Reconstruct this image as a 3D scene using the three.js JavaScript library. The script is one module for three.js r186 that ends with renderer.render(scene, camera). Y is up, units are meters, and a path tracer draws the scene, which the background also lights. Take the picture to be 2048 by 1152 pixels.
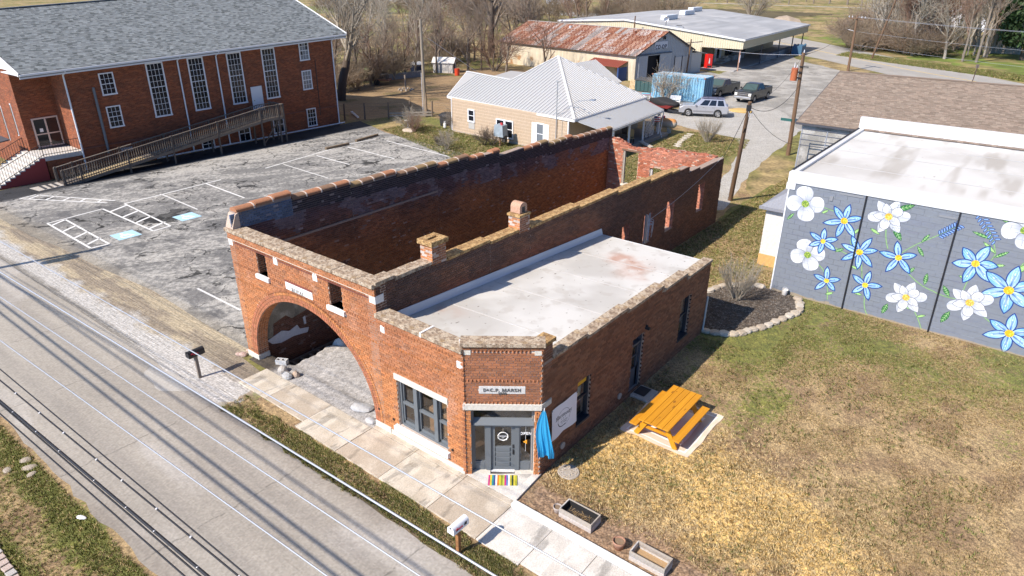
import * as THREE from 'three';
import { mergeGeometries } from 'three/addons/utils/BufferGeometryUtils.js';
import { RoundedBoxGeometry } from 'three/addons/geometries/RoundedBoxGeometry.js';
import { TextGeometry } from 'three/addons/geometries/TextGeometry.js';
import { FontLoader } from 'three/addons/loaders/FontLoader.js';
import { Sky } from 'three/addons/objects/Sky.js';

// ---------------------------------------------------------------- camera, sky, sun, exposure
const scene = new THREE.Scene();
const camera = new THREE.PerspectiveCamera(46.0, 16 / 9, 0.5, 4000);
camera.rotation.order = 'YXZ';
camera.position.set(10.067, 12.545, 10.858);
camera.rotation.set(-0.43449, 0.66413, 0.00699);
const SUN = new THREE.Vector3(-0.192, 0.669, 0.718).normalize();
const sky = new Sky();
sky.name = 'sky';
sky.scale.setScalar(3000);
sky.material.uniforms.sunPosition.value.copy(SUN);
sky.material.uniforms.turbidity.value = 4;
sky.material.uniforms.rayleigh.value = 0.6;
sky.material.uniforms.mieCoefficient.value = 0.004;
sky.userData = { kind: 'structure' };
scene.add(sky);
scene.environmentIntensity = 0.24;
const sun = new THREE.DirectionalLight(0xfff1e0, 5);
sun.name = 'sun';
sun.position.copy(SUN).multiplyScalar(120).add(new THREE.Vector3(-15, 0, -30));
sun.target.position.set(-15, 0, -30);
sun.castShadow = true;
Object.assign(sun.shadow.camera, { left: -90, right: 90, top: 90, bottom: -90, near: 1, far: 400 });
sun.shadow.mapSize.set(4096, 4096);
scene.add(sun, sun.target);
const renderer = new THREE.WebGLRenderer({ antialias: true });
renderer.toneMapping = THREE.LinearToneMapping;
renderer.toneMappingExposure = 1.4;
renderer.shadowMap.enabled = true;

// ---------------------------------------------------------------- helpers
const V = (x, y, z) => new THREE.Vector3(x, y, z);
const K = 0.8;
function rng(seed) { let a = seed >>> 0; return () => { a = (a + 0x6d2b79f5) >>> 0; let t = a; t = Math.imul(t ^ (t >>> 15), t | 1); t ^= t + Math.imul(t ^ (t >>> 7), t | 61); return ((t ^ (t >>> 14)) >>> 0) / 4294967296; }; }
const PERM = new Uint8Array(512); { const r = rng(7); const p = [...Array(256).keys()]; for (let i = 255; i > 0; i--) { const j = (r() * (i + 1)) | 0; [p[i], p[j]] = [p[j], p[i]]; } for (let i = 0; i < 512; i++) PERM[i] = p[i & 255]; }
function vn(x, y, p = 0) { // value noise, optional integer period
  const xi = Math.floor(x), yi = Math.floor(y); let fx = x - xi, fy = y - yi; fx = fx * fx * (3 - 2 * fx); fy = fy * fy * (3 - 2 * fy);
  let x0 = xi, x1 = xi + 1, y0 = yi, y1 = yi + 1;
  if (p) { x0 = ((x0 % p) + p) % p; x1 = ((x1 % p) + p) % p; y0 = ((y0 % p) + p) % p; y1 = ((y1 % p) + p) % p; }
  const a = PERM[(x0 & 255) + PERM[y0 & 255]], b = PERM[(x1 & 255) + PERM[y0 & 255]], c = PERM[(x0 & 255) + PERM[y1 & 255]], d = PERM[(x1 & 255) + PERM[y1 & 255]];
  return (a + (b - a) * fx + (c - a) * fy + (a - b - c + d) * fx * fy) / 255;
}
function fbm(x, y, o = 4, p = 0) { let s = 0, a = 0.5, n = 0; for (let i = 0; i < o; i++) { s += a * vn(x + i * 17.3 * (p ? 0 : 1), y + i * 9.1 * (p ? 0 : 1), p); n += a; x *= 2; y *= 2; p *= 2; a *= 0.5; } return s / n; }
const mix = (a, b, t) => a + (b - a) * t;
const mixc = (a, b, t) => [mix(a[0], b[0], t), mix(a[1], b[1], t), mix(a[2], b[2], t)];
const ss = (a, b, x) => { const t = Math.min(1, Math.max(0, (x - a) / (b - a))); return t * t * (3 - 2 * t); };
const lin = (r, g, b) => new THREE.Color().setRGB(r, g, b);
const clamp = (v, a, b) => Math.min(b, Math.max(a, v));
function texture(w, h, fn, { srgb = true, repeat = null } = {}) { // fn(u, v) -> [r,g,b] 0..255 (sRGB when srgb)
  const d = new Uint8Array(w * h * 4);
  for (let j = 0; j < h; j++) for (let i = 0; i < w; i++) { const c = fn((i + 0.5) / w, (j + 0.5) / h), k = (j * w + i) * 4; if (typeof c === 'number') { d[k] = d[k + 1] = d[k + 2] = clamp(c, 0, 255); } else { d[k] = clamp(c[0], 0, 255); d[k + 1] = clamp(c[1], 0, 255); d[k + 2] = clamp(c[2], 0, 255); } d[k + 3] = 255; }
  const t = new THREE.DataTexture(d, w, h); t.magFilter = THREE.LinearFilter; t.minFilter = THREE.LinearMipmapLinearFilter; t.generateMipmaps = true; t.wrapS = t.wrapT = THREE.RepeatWrapping;
  if (srgb) t.colorSpace = THREE.SRGBColorSpace; if (repeat) t.repeat.set(repeat[0], repeat[1]); t.needsUpdate = true; return t;
}
function canvasTexture(w, h, draw) { const c = document.createElement('canvas'); c.width = w; c.height = h; draw(c.getContext('2d'), w, h); const t = new THREE.CanvasTexture(c); t.colorSpace = THREE.SRGBColorSpace; return t; }
const NT = {}; // shared tileable grain maps, one tile = 1 unit of uv
NT.grain = texture(256, 256, (u, v) => 255 * (0.72 + 0.28 * fbm(u * 16, v * 16, 4, 16)), { srgb: false });
NT.fine = texture(256, 256, (u, v) => 255 * (0.3 * vn(u * 64, v * 64, 64) + 0.4 * vn(u * 128, v * 128, 128) + 0.3 * fbm(u * 8, v * 8, 4, 8)), { srgb: false });
function mat(r, g, b, rough = 0.85, o = {}) { return new THREE.MeshStandardMaterial({ color: lin(r, g, b), roughness: rough, ...o }); }
function grainy(r, g, b, rough = 0.9, rep = 1, o = {}) { const m = NT.grain.clone(); m.repeat.set(rep, rep); const bm = NT.fine.clone(); bm.repeat.set(rep * 1.7, rep * 1.7); return mat(r / 0.86, g / 0.86, b / 0.86, rough, { map: m, bumpMap: bm, bumpScale: 0.006, ...o }); }

const used = {};
function numbered(name) { if (!(name in used)) { used[name] = 0; return name; } used[name]++; return name + '_' + String(used[name]).padStart(3, '0'); }
function thing(name, label, category, pos = [0, 0, 0], turn = 0, group) { const o = new THREE.Group(); o.name = numbered(name); o.position.set(...pos); o.rotation.y = turn; o.userData = { label, category }; if (group) o.userData.group = group; scene.add(o); return o; }
function struct(o, label) { o.userData = { kind: 'structure' }; if (label) o.userData.label = label; if (!o.parent) scene.add(o); return o; }
function copyOf(root, pos, turn, label, scale) { const c = root.clone(); c.name = numbered(root.name.replace(/_\d\d\d$/, '')); c.position.set(...pos); c.rotation.y = turn; if (scale) c.scale.copy(scale.isVector3 ? scale : V(scale, scale, scale)); c.userData = { ...root.userData }; if (label) c.userData.label = label; scene.add(c); return c; }
function part(name, geos, material, parent) { const g = Array.isArray(geos) ? (geos.length === 1 ? geos[0] : mergeGeometries(geos.map(x => x.index ? x.toNonIndexed() : x), false)) : geos; const m = new THREE.Mesh(g, material); m.name = parent ? name : numbered(name); m.castShadow = m.receiveShadow = true; (parent || scene).add(m); return m; }
function stuff(o) { o.userData = { ...o.userData, kind: 'stuff' }; return o; }
function uvBox(g, s = 1) { // uv in metres from the dominant face direction
  if (g.index) g = g.toNonIndexed(); g.computeVertexNormals(); const p = g.attributes.position, n = g.attributes.normal, uv = new Float32Array(p.count * 2);
  for (let i = 0; i < p.count; i++) { const ax = Math.abs(n.getX(i)), ay = Math.abs(n.getY(i)), az = Math.abs(n.getZ(i)); let u, v; if (ay > ax && ay > az) { u = p.getX(i); v = p.getZ(i); } else if (ax > az) { u = p.getZ(i); v = p.getY(i); } else { u = p.getX(i); v = p.getY(i); } uv[2 * i] = u * s; uv[2 * i + 1] = v * s; }
  g.setAttribute('uv', new THREE.BufferAttribute(uv, 2)); return g;
}
function bx(x0, x1, y0, y1, z0, z1) { const g = new THREE.BoxGeometry(Math.abs(x1 - x0), Math.abs(y1 - y0), Math.abs(z1 - z0)); g.translate((x0 + x1) / 2, (y0 + y1) / 2, (z0 + z1) / 2); return uvBox(g); }
function rbx(x0, x1, y0, y1, z0, z1, r = 0.015, seg = 1) { const g = new RoundedBoxGeometry(Math.abs(x1 - x0), Math.abs(y1 - y0), Math.abs(z1 - z0), seg, r); g.translate((x0 + x1) / 2, (y0 + y1) / 2, (z0 + z1) / 2); const h = g.index ? g.toNonIndexed() : g; const p = h.attributes.position, n = h.attributes.normal, uv = new Float32Array(p.count * 2); for (let i = 0; i < p.count; i++) { const ax = Math.abs(n.getX(i)), ay = Math.abs(n.getY(i)), az = Math.abs(n.getZ(i)); const [a, b] = ay > ax && ay > az ? [p.getX(i), p.getZ(i)] : ax > az ? [p.getZ(i), p.getY(i)] : [p.getX(i), p.getY(i)]; uv[2 * i] = a; uv[2 * i + 1] = b; } h.setAttribute('uv', new THREE.BufferAttribute(uv, 2)); return h; }
function bar(a, b, w, h = w) { // a square bar from a to b
  const d = b.clone().sub(a), L = d.length(); const g = new THREE.BoxGeometry(w, h, L); const q = new THREE.Quaternion(); const z = d.clone().normalize(); const up = Math.abs(z.y) > 0.95 ? V(1, 0, 0) : V(0, 1, 0); const x = up.clone().cross(z).normalize(), y = z.clone().cross(x); g.applyMatrix4(new THREE.Matrix4().makeBasis(x, y, z).setPosition(a.clone().add(b).multiplyScalar(0.5))); return uvBox(g);
}
function rod(a, b, r0, r1 = r0, n = 8) { const d = b.clone().sub(a), L = d.length(); const g = new THREE.CylinderGeometry(r1, r0, L, n, 1); g.applyQuaternion(new THREE.Quaternion().setFromUnitVectors(V(0, 1, 0), d.normalize())); g.translate((a.x + b.x) / 2, (a.y + b.y) / 2, (a.z + b.z) / 2); return g.toNonIndexed(); }
function quad(pts) { // triangulated convex polygon of world points, uv in metres along first edge
  const P = pts.map(p => p.isVector3 ? p : V(...p)); const e1 = P[1].clone().sub(P[0]).normalize(); const n = e1.clone().cross(P[2].clone().sub(P[0])).normalize(); const e2 = n.clone().cross(e1); const pos = [], uv = [], nn = []; const put = p => { pos.push(p.x, p.y, p.z); nn.push(n.x, n.y, n.z); const d = p.clone().sub(P[0]); uv.push(d.dot(e1), d.dot(e2)); }; for (let i = 1; i < P.length - 1; i++) { put(P[0]); put(P[i]); put(P[i + 1]); }
  const g = new THREE.BufferGeometry(); g.setAttribute('position', new THREE.Float32BufferAttribute(pos, 3)); g.setAttribute('normal', new THREE.Float32BufferAttribute(nn, 3)); g.setAttribute('uv', new THREE.Float32BufferAttribute(uv, 2)); return g;
}
function slab(pts, th) { // polygon thickened downwards along its normal: top, bottom and rim
  const P = pts.map(p => p.isVector3 ? p.clone() : V(...p)); const n = P[1].clone().sub(P[0]).cross(P[2].clone().sub(P[0])).normalize(); const Q = P.map(p => p.clone().addScaledVector(n, -th)); const out = [quad(P), quad([...Q].reverse())]; for (let i = 0; i < P.length; i++) { const j = (i + 1) % P.length; out.push(quad([P[i], Q[i], Q[j], P[j]])); } return mergeGeometries(out);
}
function prism(pts, depth, M) { // 2-D outline (x, y) extruded along z by depth
  const g = new THREE.ExtrudeGeometry(new THREE.Shape(pts.map(p => new THREE.Vector2(p[0], p[1]))), { depth, bevelEnabled: false }); if (M) g.applyMatrix4(M); return uvBox(g);
}
const inPoly = (x, y, P) => { let c = false; for (let i = 0, j = P.length - 1; i < P.length; j = i++) { const [a, b] = P[i], [e, f] = P[j]; if ((b > y) !== (f > y) && x < ((e - a) * (y - b)) / (f - b) + a) c = !c; } return c; };
const UNIT = new THREE.BoxGeometry(1, 1, 1);
const M4 = (x, y, z, sx = 1, sy = 1, sz = 1, rx = 0, ry = 0, rz = 0) => new THREE.Matrix4().compose(V(x, y, z), new THREE.Quaternion().setFromEuler(new THREE.Euler(rx, ry, rz)), V(sx, sy, sz));
function instances(name, geo, material, list, parent, colors) { const m = new THREE.InstancedMesh(geo, material, list.length); list.forEach((x, i) => m.setMatrixAt(i, x)); if (colors) colors.forEach((c, i) => m.setColorAt(i, c)); m.name = parent ? name : numbered(name); m.castShadow = m.receiveShadow = true; m.userData = { kind: 'stuff' }; (parent || scene).add(m); return m; }
// ground sheets
function sheet(name, outline, y, material, region, holes = [], parent) { // outline [[x,z],...]; uv 0..1 over region [x0,x1,z0,z1] or metres
  const s = new THREE.Shape(outline.map(p => new THREE.Vector2(p[0], -p[1]))); for (const h of holes) s.holes.push(new THREE.Path(h.map(p => new THREE.Vector2(p[0], -p[1]))));
  const g = new THREE.ShapeGeometry(s); g.rotateX(-Math.PI / 2); g.translate(0, y, 0); const p = g.attributes.position, uv = g.attributes.uv; for (let i = 0; i < p.count; i++) { if (region) uv.setXY(i, (p.getX(i) - region[0]) / (region[1] - region[0]), (p.getZ(i) - region[2]) / (region[3] - region[2])); else uv.setXY(i, p.getX(i), p.getZ(i)); }
  const m = part(name, g, material, parent); if (!parent) struct(m); return m;
}
function ragged(pts, amp, step, seed) { // an outline with a wandering edge
  const r = rng(seed), out = []; for (let i = 0; i < pts.length; i++) { const a = pts[i], b = pts[(i + 1) % pts.length]; const L = Math.hypot(b[0] - a[0], b[1] - a[1]), n = Math.max(1, Math.round(L / step)); for (let k = 0; k < n; k++) { const t = k / n; out.push([mix(a[0], b[0], t) + (r() - 0.5) * 2 * amp, mix(a[1], b[1], t) + (r() - 0.5) * 2 * amp]); } } return out;
}
const regionTex = (reg, w, h, fn, srgb = true) => { const t = texture(w, h, (u, v) => fn(mix(reg[0], reg[1], u), mix(reg[2], reg[3], v)), { srgb }); t.wrapS = t.wrapT = THREE.ClampToEdgeWrapping; return t; };
const loader = new FontLoader();
const fontBold = await loader.loadAsync('fonts/droid/droid_sans_bold.typeface.json');
const fontSerif = await loader.loadAsync('fonts/droid/droid_serif_bold.typeface.json');
function letters(text, size, depth, font = fontBold) { const g = new TextGeometry(text, { font, size, depth, curveSegments: 3, bevelEnabled: false }); g.computeBoundingBox(); const b = g.boundingBox; g.translate(-(b.min.x + b.max.x) / 2, -(b.min.y + b.max.y) / 2, 0); return g; }
const hash1 = (a, b) => vn(a * 13.7 + 0.31, b * 7.9 + 0.77);
// ---------------------------------------------------------------- ground, roads, pavements
const GREEN = [132, 134, 62], GREEN2 = [96, 106, 46], TAN = [184, 158, 116], STRAW = [230, 194, 124], SOIL = [154, 128, 96];
function turf(x, z, g, s) { // g: share of green, s: share of straw
  const patch = fbm(x * 0.55 + 3, z * 0.55 + 8, 4), fine = vn(x * 9, z * 9) * 0.5 + vn(x * 23, z * 23) * 0.5, blade = vn(x * 61, z * 43);
  const gg = ss(0.42, 0.62, patch * 0.55 + fine * 0.35 + (g - 0.5) * 0.62 + 0.05);
  const st = ss(0.45, 0.7, fbm(x * 0.8 + 40, z * 0.8, 3) * 0.5 + fine * 0.35 + (s - 0.5) * 0.7);
  let c = mixc(mixc(TAN, SOIL, ss(0.4, 0.75, fbm(x * 1.3, z * 1.3 + 20, 3))), STRAW, st);
  c = mixc(c, mixc(GREEN, GREEN2, vn(x * 5, z * 5 + 9)), gg * 0.85);
  const k = 0.7 + 0.3 * fine + 0.55 * (blade - 0.5);
  return [c[0] * k, c[1] * k, c[2] * k];
}
const bump = (s, sc) => { const t = NT.fine.clone(); t.repeat.set(s, s); return { bumpMap: t, bumpScale: sc }; };
// the ground: one sheet to the horizon, open where the floor of the ruin lies lower
{
  const far = texture(1024, 1024, (u, v) => { const f = fbm(u * 24, v * 24, 5, 24), p = fbm(u * 5, v * 5, 4, 5), b = vn(u * 200, v * 200, 200); const c = mixc([178, 156, 110], [140, 136, 74], ss(0.42, 0.6, p)); const k = 0.6 + 0.5 * f + 0.25 * (b - 0.5); return [c[0] * k, c[1] * k, c[2] * k]; });
  far.repeat.set(1 / 28, 1 / 28);
  sheet('ground', [[-1600, 900], [1600, 900], [1600, -1800], [-1600, -1800]], 0, new THREE.MeshStandardMaterial({ map: far, roughness: 1, ...bump(0.7, 0.05) }), null, [[[-10.12, -0.4], [-3.55, -0.4], [-3.55, -24.1], [-10.12, -24.1]]]);
}
// yard beside the shop
{
  const reg = [-6, 20, -34, 0.02];
  const f = (x, z) => {
    let g = 0.24, s = 0.25;
    g += 0.34 * Math.exp(-(((x - 4.5) / 3.2) ** 2 + ((z + 14.2) / 4.2) ** 2)); // below the bed and mural
    g += 0.3 * ss(-16, -22, z) * ss(6, 2, x); g += 0.14 * Math.exp(-(((x - 2.6) / 1.3) ** 2) - ((z + 9) / 4) ** 2) + 0.35 * ss(-18.5, -17, z) * ss(2, 5, x) * 0.6;
    g += 0.25 * ss(-24, -29, z);
    s += 0.55 * Math.exp(-(((x - 2.7) / 1.8) ** 2 + ((z + 3.2) / 3.2) ** 2)) + 0.6 * Math.exp(-(((x - 5.5) / 2.4) ** 2 + ((z + 3.4) / 2.2) ** 2)) + 0.55 * Math.exp(-(((x - 8) / 1.7) ** 2 + ((z + 3.3) / 1.5) ** 2));
    s -= 0.25 * ss(5, 9, x) * ss(-4, -7, z);
    g -= 0.3 * ss(-8, -4, z) * ss(1.5, 3, x);
    g -= 0.35 * ss(4.5, 7, x) * ss(-13, -10, z);
    let c = turf(x, z, g, s);
    const dirt = Math.max(ss(1.2, 0.35, Math.abs(z + 0.5 + 0.5 * fbm(x * 0.9, z, 3) - 0.25)) * ss(1.2, 1.9, x), 0.9 * ss(0.9, 0.2, Math.abs(x + 0.4 + (z + 24) * 0.02)) * ss(-19, -21, z) * fbm(x, z * 0.6, 3));
    const d = mixc([186, 156, 126], [150, 122, 96], vn(x * 14, z * 14)); const k = 0.74 + 0.5 * (vn(x * 34 + z * 9, z * 34 - x * 9) - 0.3);
    return mixc(c, [d[0] * k, d[1] * k, d[2] * k], clamp(dirt * 1.15 * (0.5 + vn(x * 4, z * 4)), 0, 1));
  };
  const o = sheet('yard_lawn', [[-3.3, -33.9], [20, -33.9], [20, 0.02], [1.66, 0.02], [1.66, -1.3], [-3.15, -1.3]], 0.004, new THREE.MeshStandardMaterial({ map: regionTex(reg, 1600, 2048, f), roughness: 1, bumpMap: regionTex(reg, 1024, 1280, (x, z) => 255 * (0.5 * vn(x * 31, z * 31) + 0.5 * vn(x * 12, z * 12)), false), bumpScale: 0.05 }), reg);
  o.userData.label = 'patchy winter lawn of tan, straw and green grass';
}
// house plot, lane verges
{
  const reg = [-37, -3, -60, -24];
  const f = (x, z) => {
    let g = 0.62 - 0.3 * ss(-33, -29, z) * ss(-30, -34, x); const bank = ss(1.6, 0.2, Math.abs(z + 29.8 + 0.08 * (x + 33)) ) * ss(-26, -31, x);
    g -= 0.45 * bank; g -= 0.35 * ss(-43, -47, z);
    g -= 0.28 * ss(-12, -8, x) * ss(-36, -30, z);
    return turf(x + 60, z, g, 0.1 + 0.25 * bank);
  };
  sheet('house_lawn', ragged([[-36.2, -27.5], [-20, -25.5], [-10.8, -24.6], [-3.4, -24.6], [-3.4, -30], [-8.3, -41.8], [-10.6, -45.5], [-14.8, -47.2], [-18.5, -50], [-36.2, -52]], 0.18, 0.6, 5), 0.006, new THREE.MeshStandardMaterial({ map: regionTex(reg, 1024, 1024, f), roughness: 1, ...bump(0.6, 0.05) }), reg).userData.label = 'green house lawn with stepping stones and bushes';
}
// asphalt car park, old and cracked
{
  const reg = [-42, -9.5, -31, 0.6];
  const pts = []; { const r = rng(31); for (let i = 0; i < 260; i++) pts.push([mix(reg[0], reg[1], r()), mix(reg[2], reg[3], r())]); }
  const cell = (x, z) => { let a = 1e9, b = 1e9; for (const p of pts) { const d = (p[0] - x) ** 2 + (p[1] - z) ** 2; if (d < a) { b = a; a = d; } else if (d < b) b = d; } return Math.sqrt(b) - Math.sqrt(a); };
  const cw = 650, ch = 632, CE = new Float32Array(cw * ch); for (let j = 0; j < ch; j++) for (let i = 0; i < cw; i++) { const x = mix(reg[0], reg[1], (i + 0.5) / cw), z = mix(reg[2], reg[3], (j + 0.5) / ch); CE[j * cw + i] = cell(x + (fbm(x * 1.7, z * 1.7, 3) - 0.5) * 1.6, z + (fbm(x * 1.7 + 50, z * 1.7, 3) - 0.5) * 1.6); }
  const f = (x, z) => {
    const i = clamp(((x - reg[0]) / (reg[1] - reg[0])) * cw | 0, 0, cw - 1), j = clamp(((z - reg[2]) / (reg[3] - reg[2])) * ch | 0, 0, ch - 1);
    const wx = x + 0.6 * fbm(z * 0.4, x * 0.4, 2), streak = fbm(wx * 1.5 + z * 0.7, z * 0.28 - wx * 0.12 + 4, 5), big = fbm(x * 0.13 + 2, z * 0.13 + 6, 4), fine = vn(x * 24, z * 24);
    let c = mixc([122, 121, 118], [174, 171, 164], ss(0.3, 0.62, streak * 0.5 + big * 0.42 + 0.3 * (vn(x * 7, z * 7) - 0.5)));
    c = mixc(c, [80, 80, 81], 0.5 * ss(0.52, 0.66, fbm(x * 0.5 + 70, z * 0.9 + 3, 4)) * ss(-16, -6, z));
    const road = ss(-0.9, 0.3, z + 0.5 * fbm(x * 0.5, z, 3)); c = mixc(c, [150, 141, 124], road * 0.7);
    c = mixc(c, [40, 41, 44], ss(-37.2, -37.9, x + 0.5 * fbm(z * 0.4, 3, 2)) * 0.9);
    const crack = 1 - ss(0.02, 0.1, CE[j * cw + i]) ; const k = (0.8 + 0.3 * fine) * (1 - 0.7 * crack * ss(0.25, 0.5, vn(x * 0.4, z * 0.4)));
    return [c[0] * k, c[1] * k, c[2] * k];
  };
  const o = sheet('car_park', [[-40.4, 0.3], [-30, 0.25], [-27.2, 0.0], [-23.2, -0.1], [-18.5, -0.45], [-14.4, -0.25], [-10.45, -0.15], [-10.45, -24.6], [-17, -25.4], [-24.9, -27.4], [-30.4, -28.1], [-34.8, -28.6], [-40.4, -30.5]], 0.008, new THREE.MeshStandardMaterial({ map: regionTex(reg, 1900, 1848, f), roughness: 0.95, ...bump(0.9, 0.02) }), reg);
  o.userData.label = 'weathered cracked asphalt car park beside the ruin';
  const paint = mat(0.7, 0.7, 0.68, 0.8), worn = mat(0.62, 0.62, 0.6, 0.85);
  const line = (x0, z0, x1, z1, w = 0.11, m = paint) => { const d = V(x1 - x0, 0, z1 - z0).normalize(), n = V(d.z, 0, -d.x).multiplyScalar(w / 2), a = V(x0, 0.013, z0), b = V(x1, 0.013, z1); part('parking_line', quad([a.clone().add(n), b.clone().add(n), b.clone().sub(n), a.clone().sub(n)].reverse()), m, o); };
  const L = (a, b, w, m) => line(a[0] * K, a[1] * K, b[0] * K, b[1] * K, w, m);
  // hatched walkway along the ramp, then two hatched aisles
  L([-47.0, -2.2], [-40.9, -5.9]); L([-47.0, -3.4], [-41.0, -6.5]); L([-47.0, -2.2], [-47.2, -3.4]); for (let i = 0; i < 5; i++) { const t = (i + 0.5) / 5; L([mix(-47, -41, t), mix(-2.2, -5.9, t)], [mix(-47, -41, t) - 0.5, mix(-3.0, -6.1, t) - 0.3], 0.14); }
  L([-39.3, -1.3], [-32.2, -1.15]); L([-39.2, -2.4], [-32.1, -2.2]); L([-39.3, -1.3], [-39.7, -5.05]); L([-32.2, -1.15], [-32.1, -2.2]); for (let i = 0; i < 4; i++) L([-38.6 + i * 1.85, -1.3], [-39.2 + i * 1.85, -2.35], 0.15);
  L([-39.7, -5.05], [-32.3, -5.1]); L([-39.7, -6.6], [-32.35, -6.3]); L([-32.3, -5.1], [-32.35, -6.3]); for (let i = 0; i < 4; i++) L([-38.6 + i * 1.9, -5.1], [-39.2 + i * 1.9, -6.5], 0.16);
  L([-39.7, -6.6], [-40.15, -14.6]); L([-40.0, -9.4], [-40.0, -9.5]); L([-40.0, -13.2], [-34.2, -13.0]); L([-39.9, -9.5], [-34.3, -9.3], 0.1, worn);
  L([-40.5, -19.0], [-42.2, -29.8]); L([-42.2, -29.8], [-41.9, -33.0]); L([-40.4, -20.8], [-33.7, -20.5], 0.1, worn); L([-40.8, -24.7], [-35.8, -24.5]); L([-41.3, -28.8], [-34.3, -28.5]); L([-40.4, -33.1], [-30.6, -32.3]); L([-21.5, -2.2], [-17.3, -2.2], 0.1, worn);
  // two blue disabled bays
  const sym = canvasTexture(256, 256, (c, w, h) => { c.fillStyle = '#a4c9dd'; c.fillRect(0, 0, w, h); c.globalAlpha = 0.9; c.strokeStyle = '#f2f5f5'; c.lineWidth = 20; c.lineCap = 'round'; c.beginPath(); c.moveTo(112, 82); c.lineTo(118, 138); c.lineTo(168, 138); c.lineTo(188, 192); c.stroke(); c.beginPath(); c.arc(118, 158, 52, -0.15 + Math.PI * 0.05, Math.PI * 1.35); c.stroke(); c.beginPath(); c.moveTo(116, 108); c.lineTo(160, 108); c.stroke(); c.fillStyle = '#f2f5f5'; c.beginPath(); c.arc(110, 52, 19, 0, 7); c.fill(); const r = rng(4); c.globalAlpha = 0.55; for (let i = 0; i < 260; i++) { c.fillStyle = r() < 0.5 ? '#9aa2a6' : '#c4dceb'; const s = 1 + r() * 7; c.fillRect(r() * w, r() * h, s * 2.5, s * 0.7); } });
  const sm = new THREE.MeshStandardMaterial({ map: sym, roughness: 0.9 });
  for (const [cx, cz] of [[-32.9, -3.6], [-33.35, -8.0]]) { const g = new THREE.PlaneGeometry(1.15, 1.15); g.rotateX(-Math.PI / 2); g.rotateY(Math.PI / 2); g.translate(cx * K, 0.016, cz * K); part('disabled_bay_symbol', g, sm, o); }
  // crooked kerb timbers at the far bay
  const kt = grainy(0.2, 0.15, 0.1, 0.9, 2); for (const [a, b] of [[[-42.03, -26.7], [-41.99, -29.5]], [[-42.45, -30.8], [-42.9, -34.1]]]) { const m = part('parking_timber', bar(V(a[0] * K, 0.1, a[1] * K), V(b[0] * K, 0.1, b[1] * K), 0.2, 0.16), kt); m.userData = { label: a[1] > -28 ? 'nearer brown timber lying at the edge of the far parking bays' : 'farther brown timber lying at the edge of the far parking bays', category: 'timber' }; }
}
// verge: gravel shoulder, old concrete strip, grass strip
{
  const reg = [-40, 24, -0.8, 2.8];
  const f = (x, z) => {
    const n = fbm(x * 1.1, z * 1.1, 4), fi = vn(x * 22 + z * 7, z * 22 - x * 7), gr = 0.5 * vn(x * 31 + z * 17, z * 31 - x * 17) + 0.5 * vn(x * 57 - z * 23, z * 57 + x * 23);
    let c;
    if (x < -8.4 + (n - 0.5) * 1.6) { const conc = ss(1.5, 1.0, z + (n - 0.5) * 1.1); c = mixc(mixc([188, 184, 176], [206, 204, 200], gr), mixc([186, 170, 140], [150, 136, 116], ss(0.4, 0.6, fbm(x * 0.6, z * 2, 4))), conc * 0.9); const dk = ss(-14, -11, x) * ss(0.62, 0.3, Math.abs(z - 0.7)); c = mixc(c, [128, 118, 104], dk * 0.6); c = mixc(c, [90, 84, 74], ss(2.1, 2.45, z + 0.3 * n) * 0.5 * ss(-12, -16, x)); const k = 0.74 + 0.3 * fi + 0.14 * (gr - 0.5); c = [c[0] * k, c[1] * k, c[2] * k]; }
    else { c = turf(x + 20, z * 1.3, 0.84 - 0.5 * ss(1.95, 1.6, z + 0.5 * (n - 0.5)) - 0.3 * ss(0.3, 2.6, x) - 0.9 * ss(0.5, 0.68, fbm(x * 0.9, z * 2 + 30, 3)), 0.14); const e = Math.max(ss(2.28, 2.5, z + 0.24 * n), 0); c = mixc(c, [96, 84, 66], e * 0.8); const g2 = ss(-6.8, -8.6, x + n) ; c = mixc(c, [196 * (0.75 + 0.3 * gr), 192 * (0.75 + 0.3 * gr), 184 * (0.75 + 0.3 * gr)], g2 * ss(0.4, 0.55, n + g2 * 0.25)); }
    return c;
  };
  sheet('road_verge', [[-40, -0.75], [-10.46, -0.75], [-10.46, 0.3], [-9.0, 0.45], [-9.0, 1.0], [24, 1.0], [24, 2.78], [-40, 2.78]], 0.006, new THREE.MeshStandardMaterial({ map: regionTex(reg, 2048, 200, f), roughness: 1, ...bump(1.1, 0.03) }), reg).userData.label = 'gravel shoulder, old concrete strip and grass along the road';
}
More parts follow.
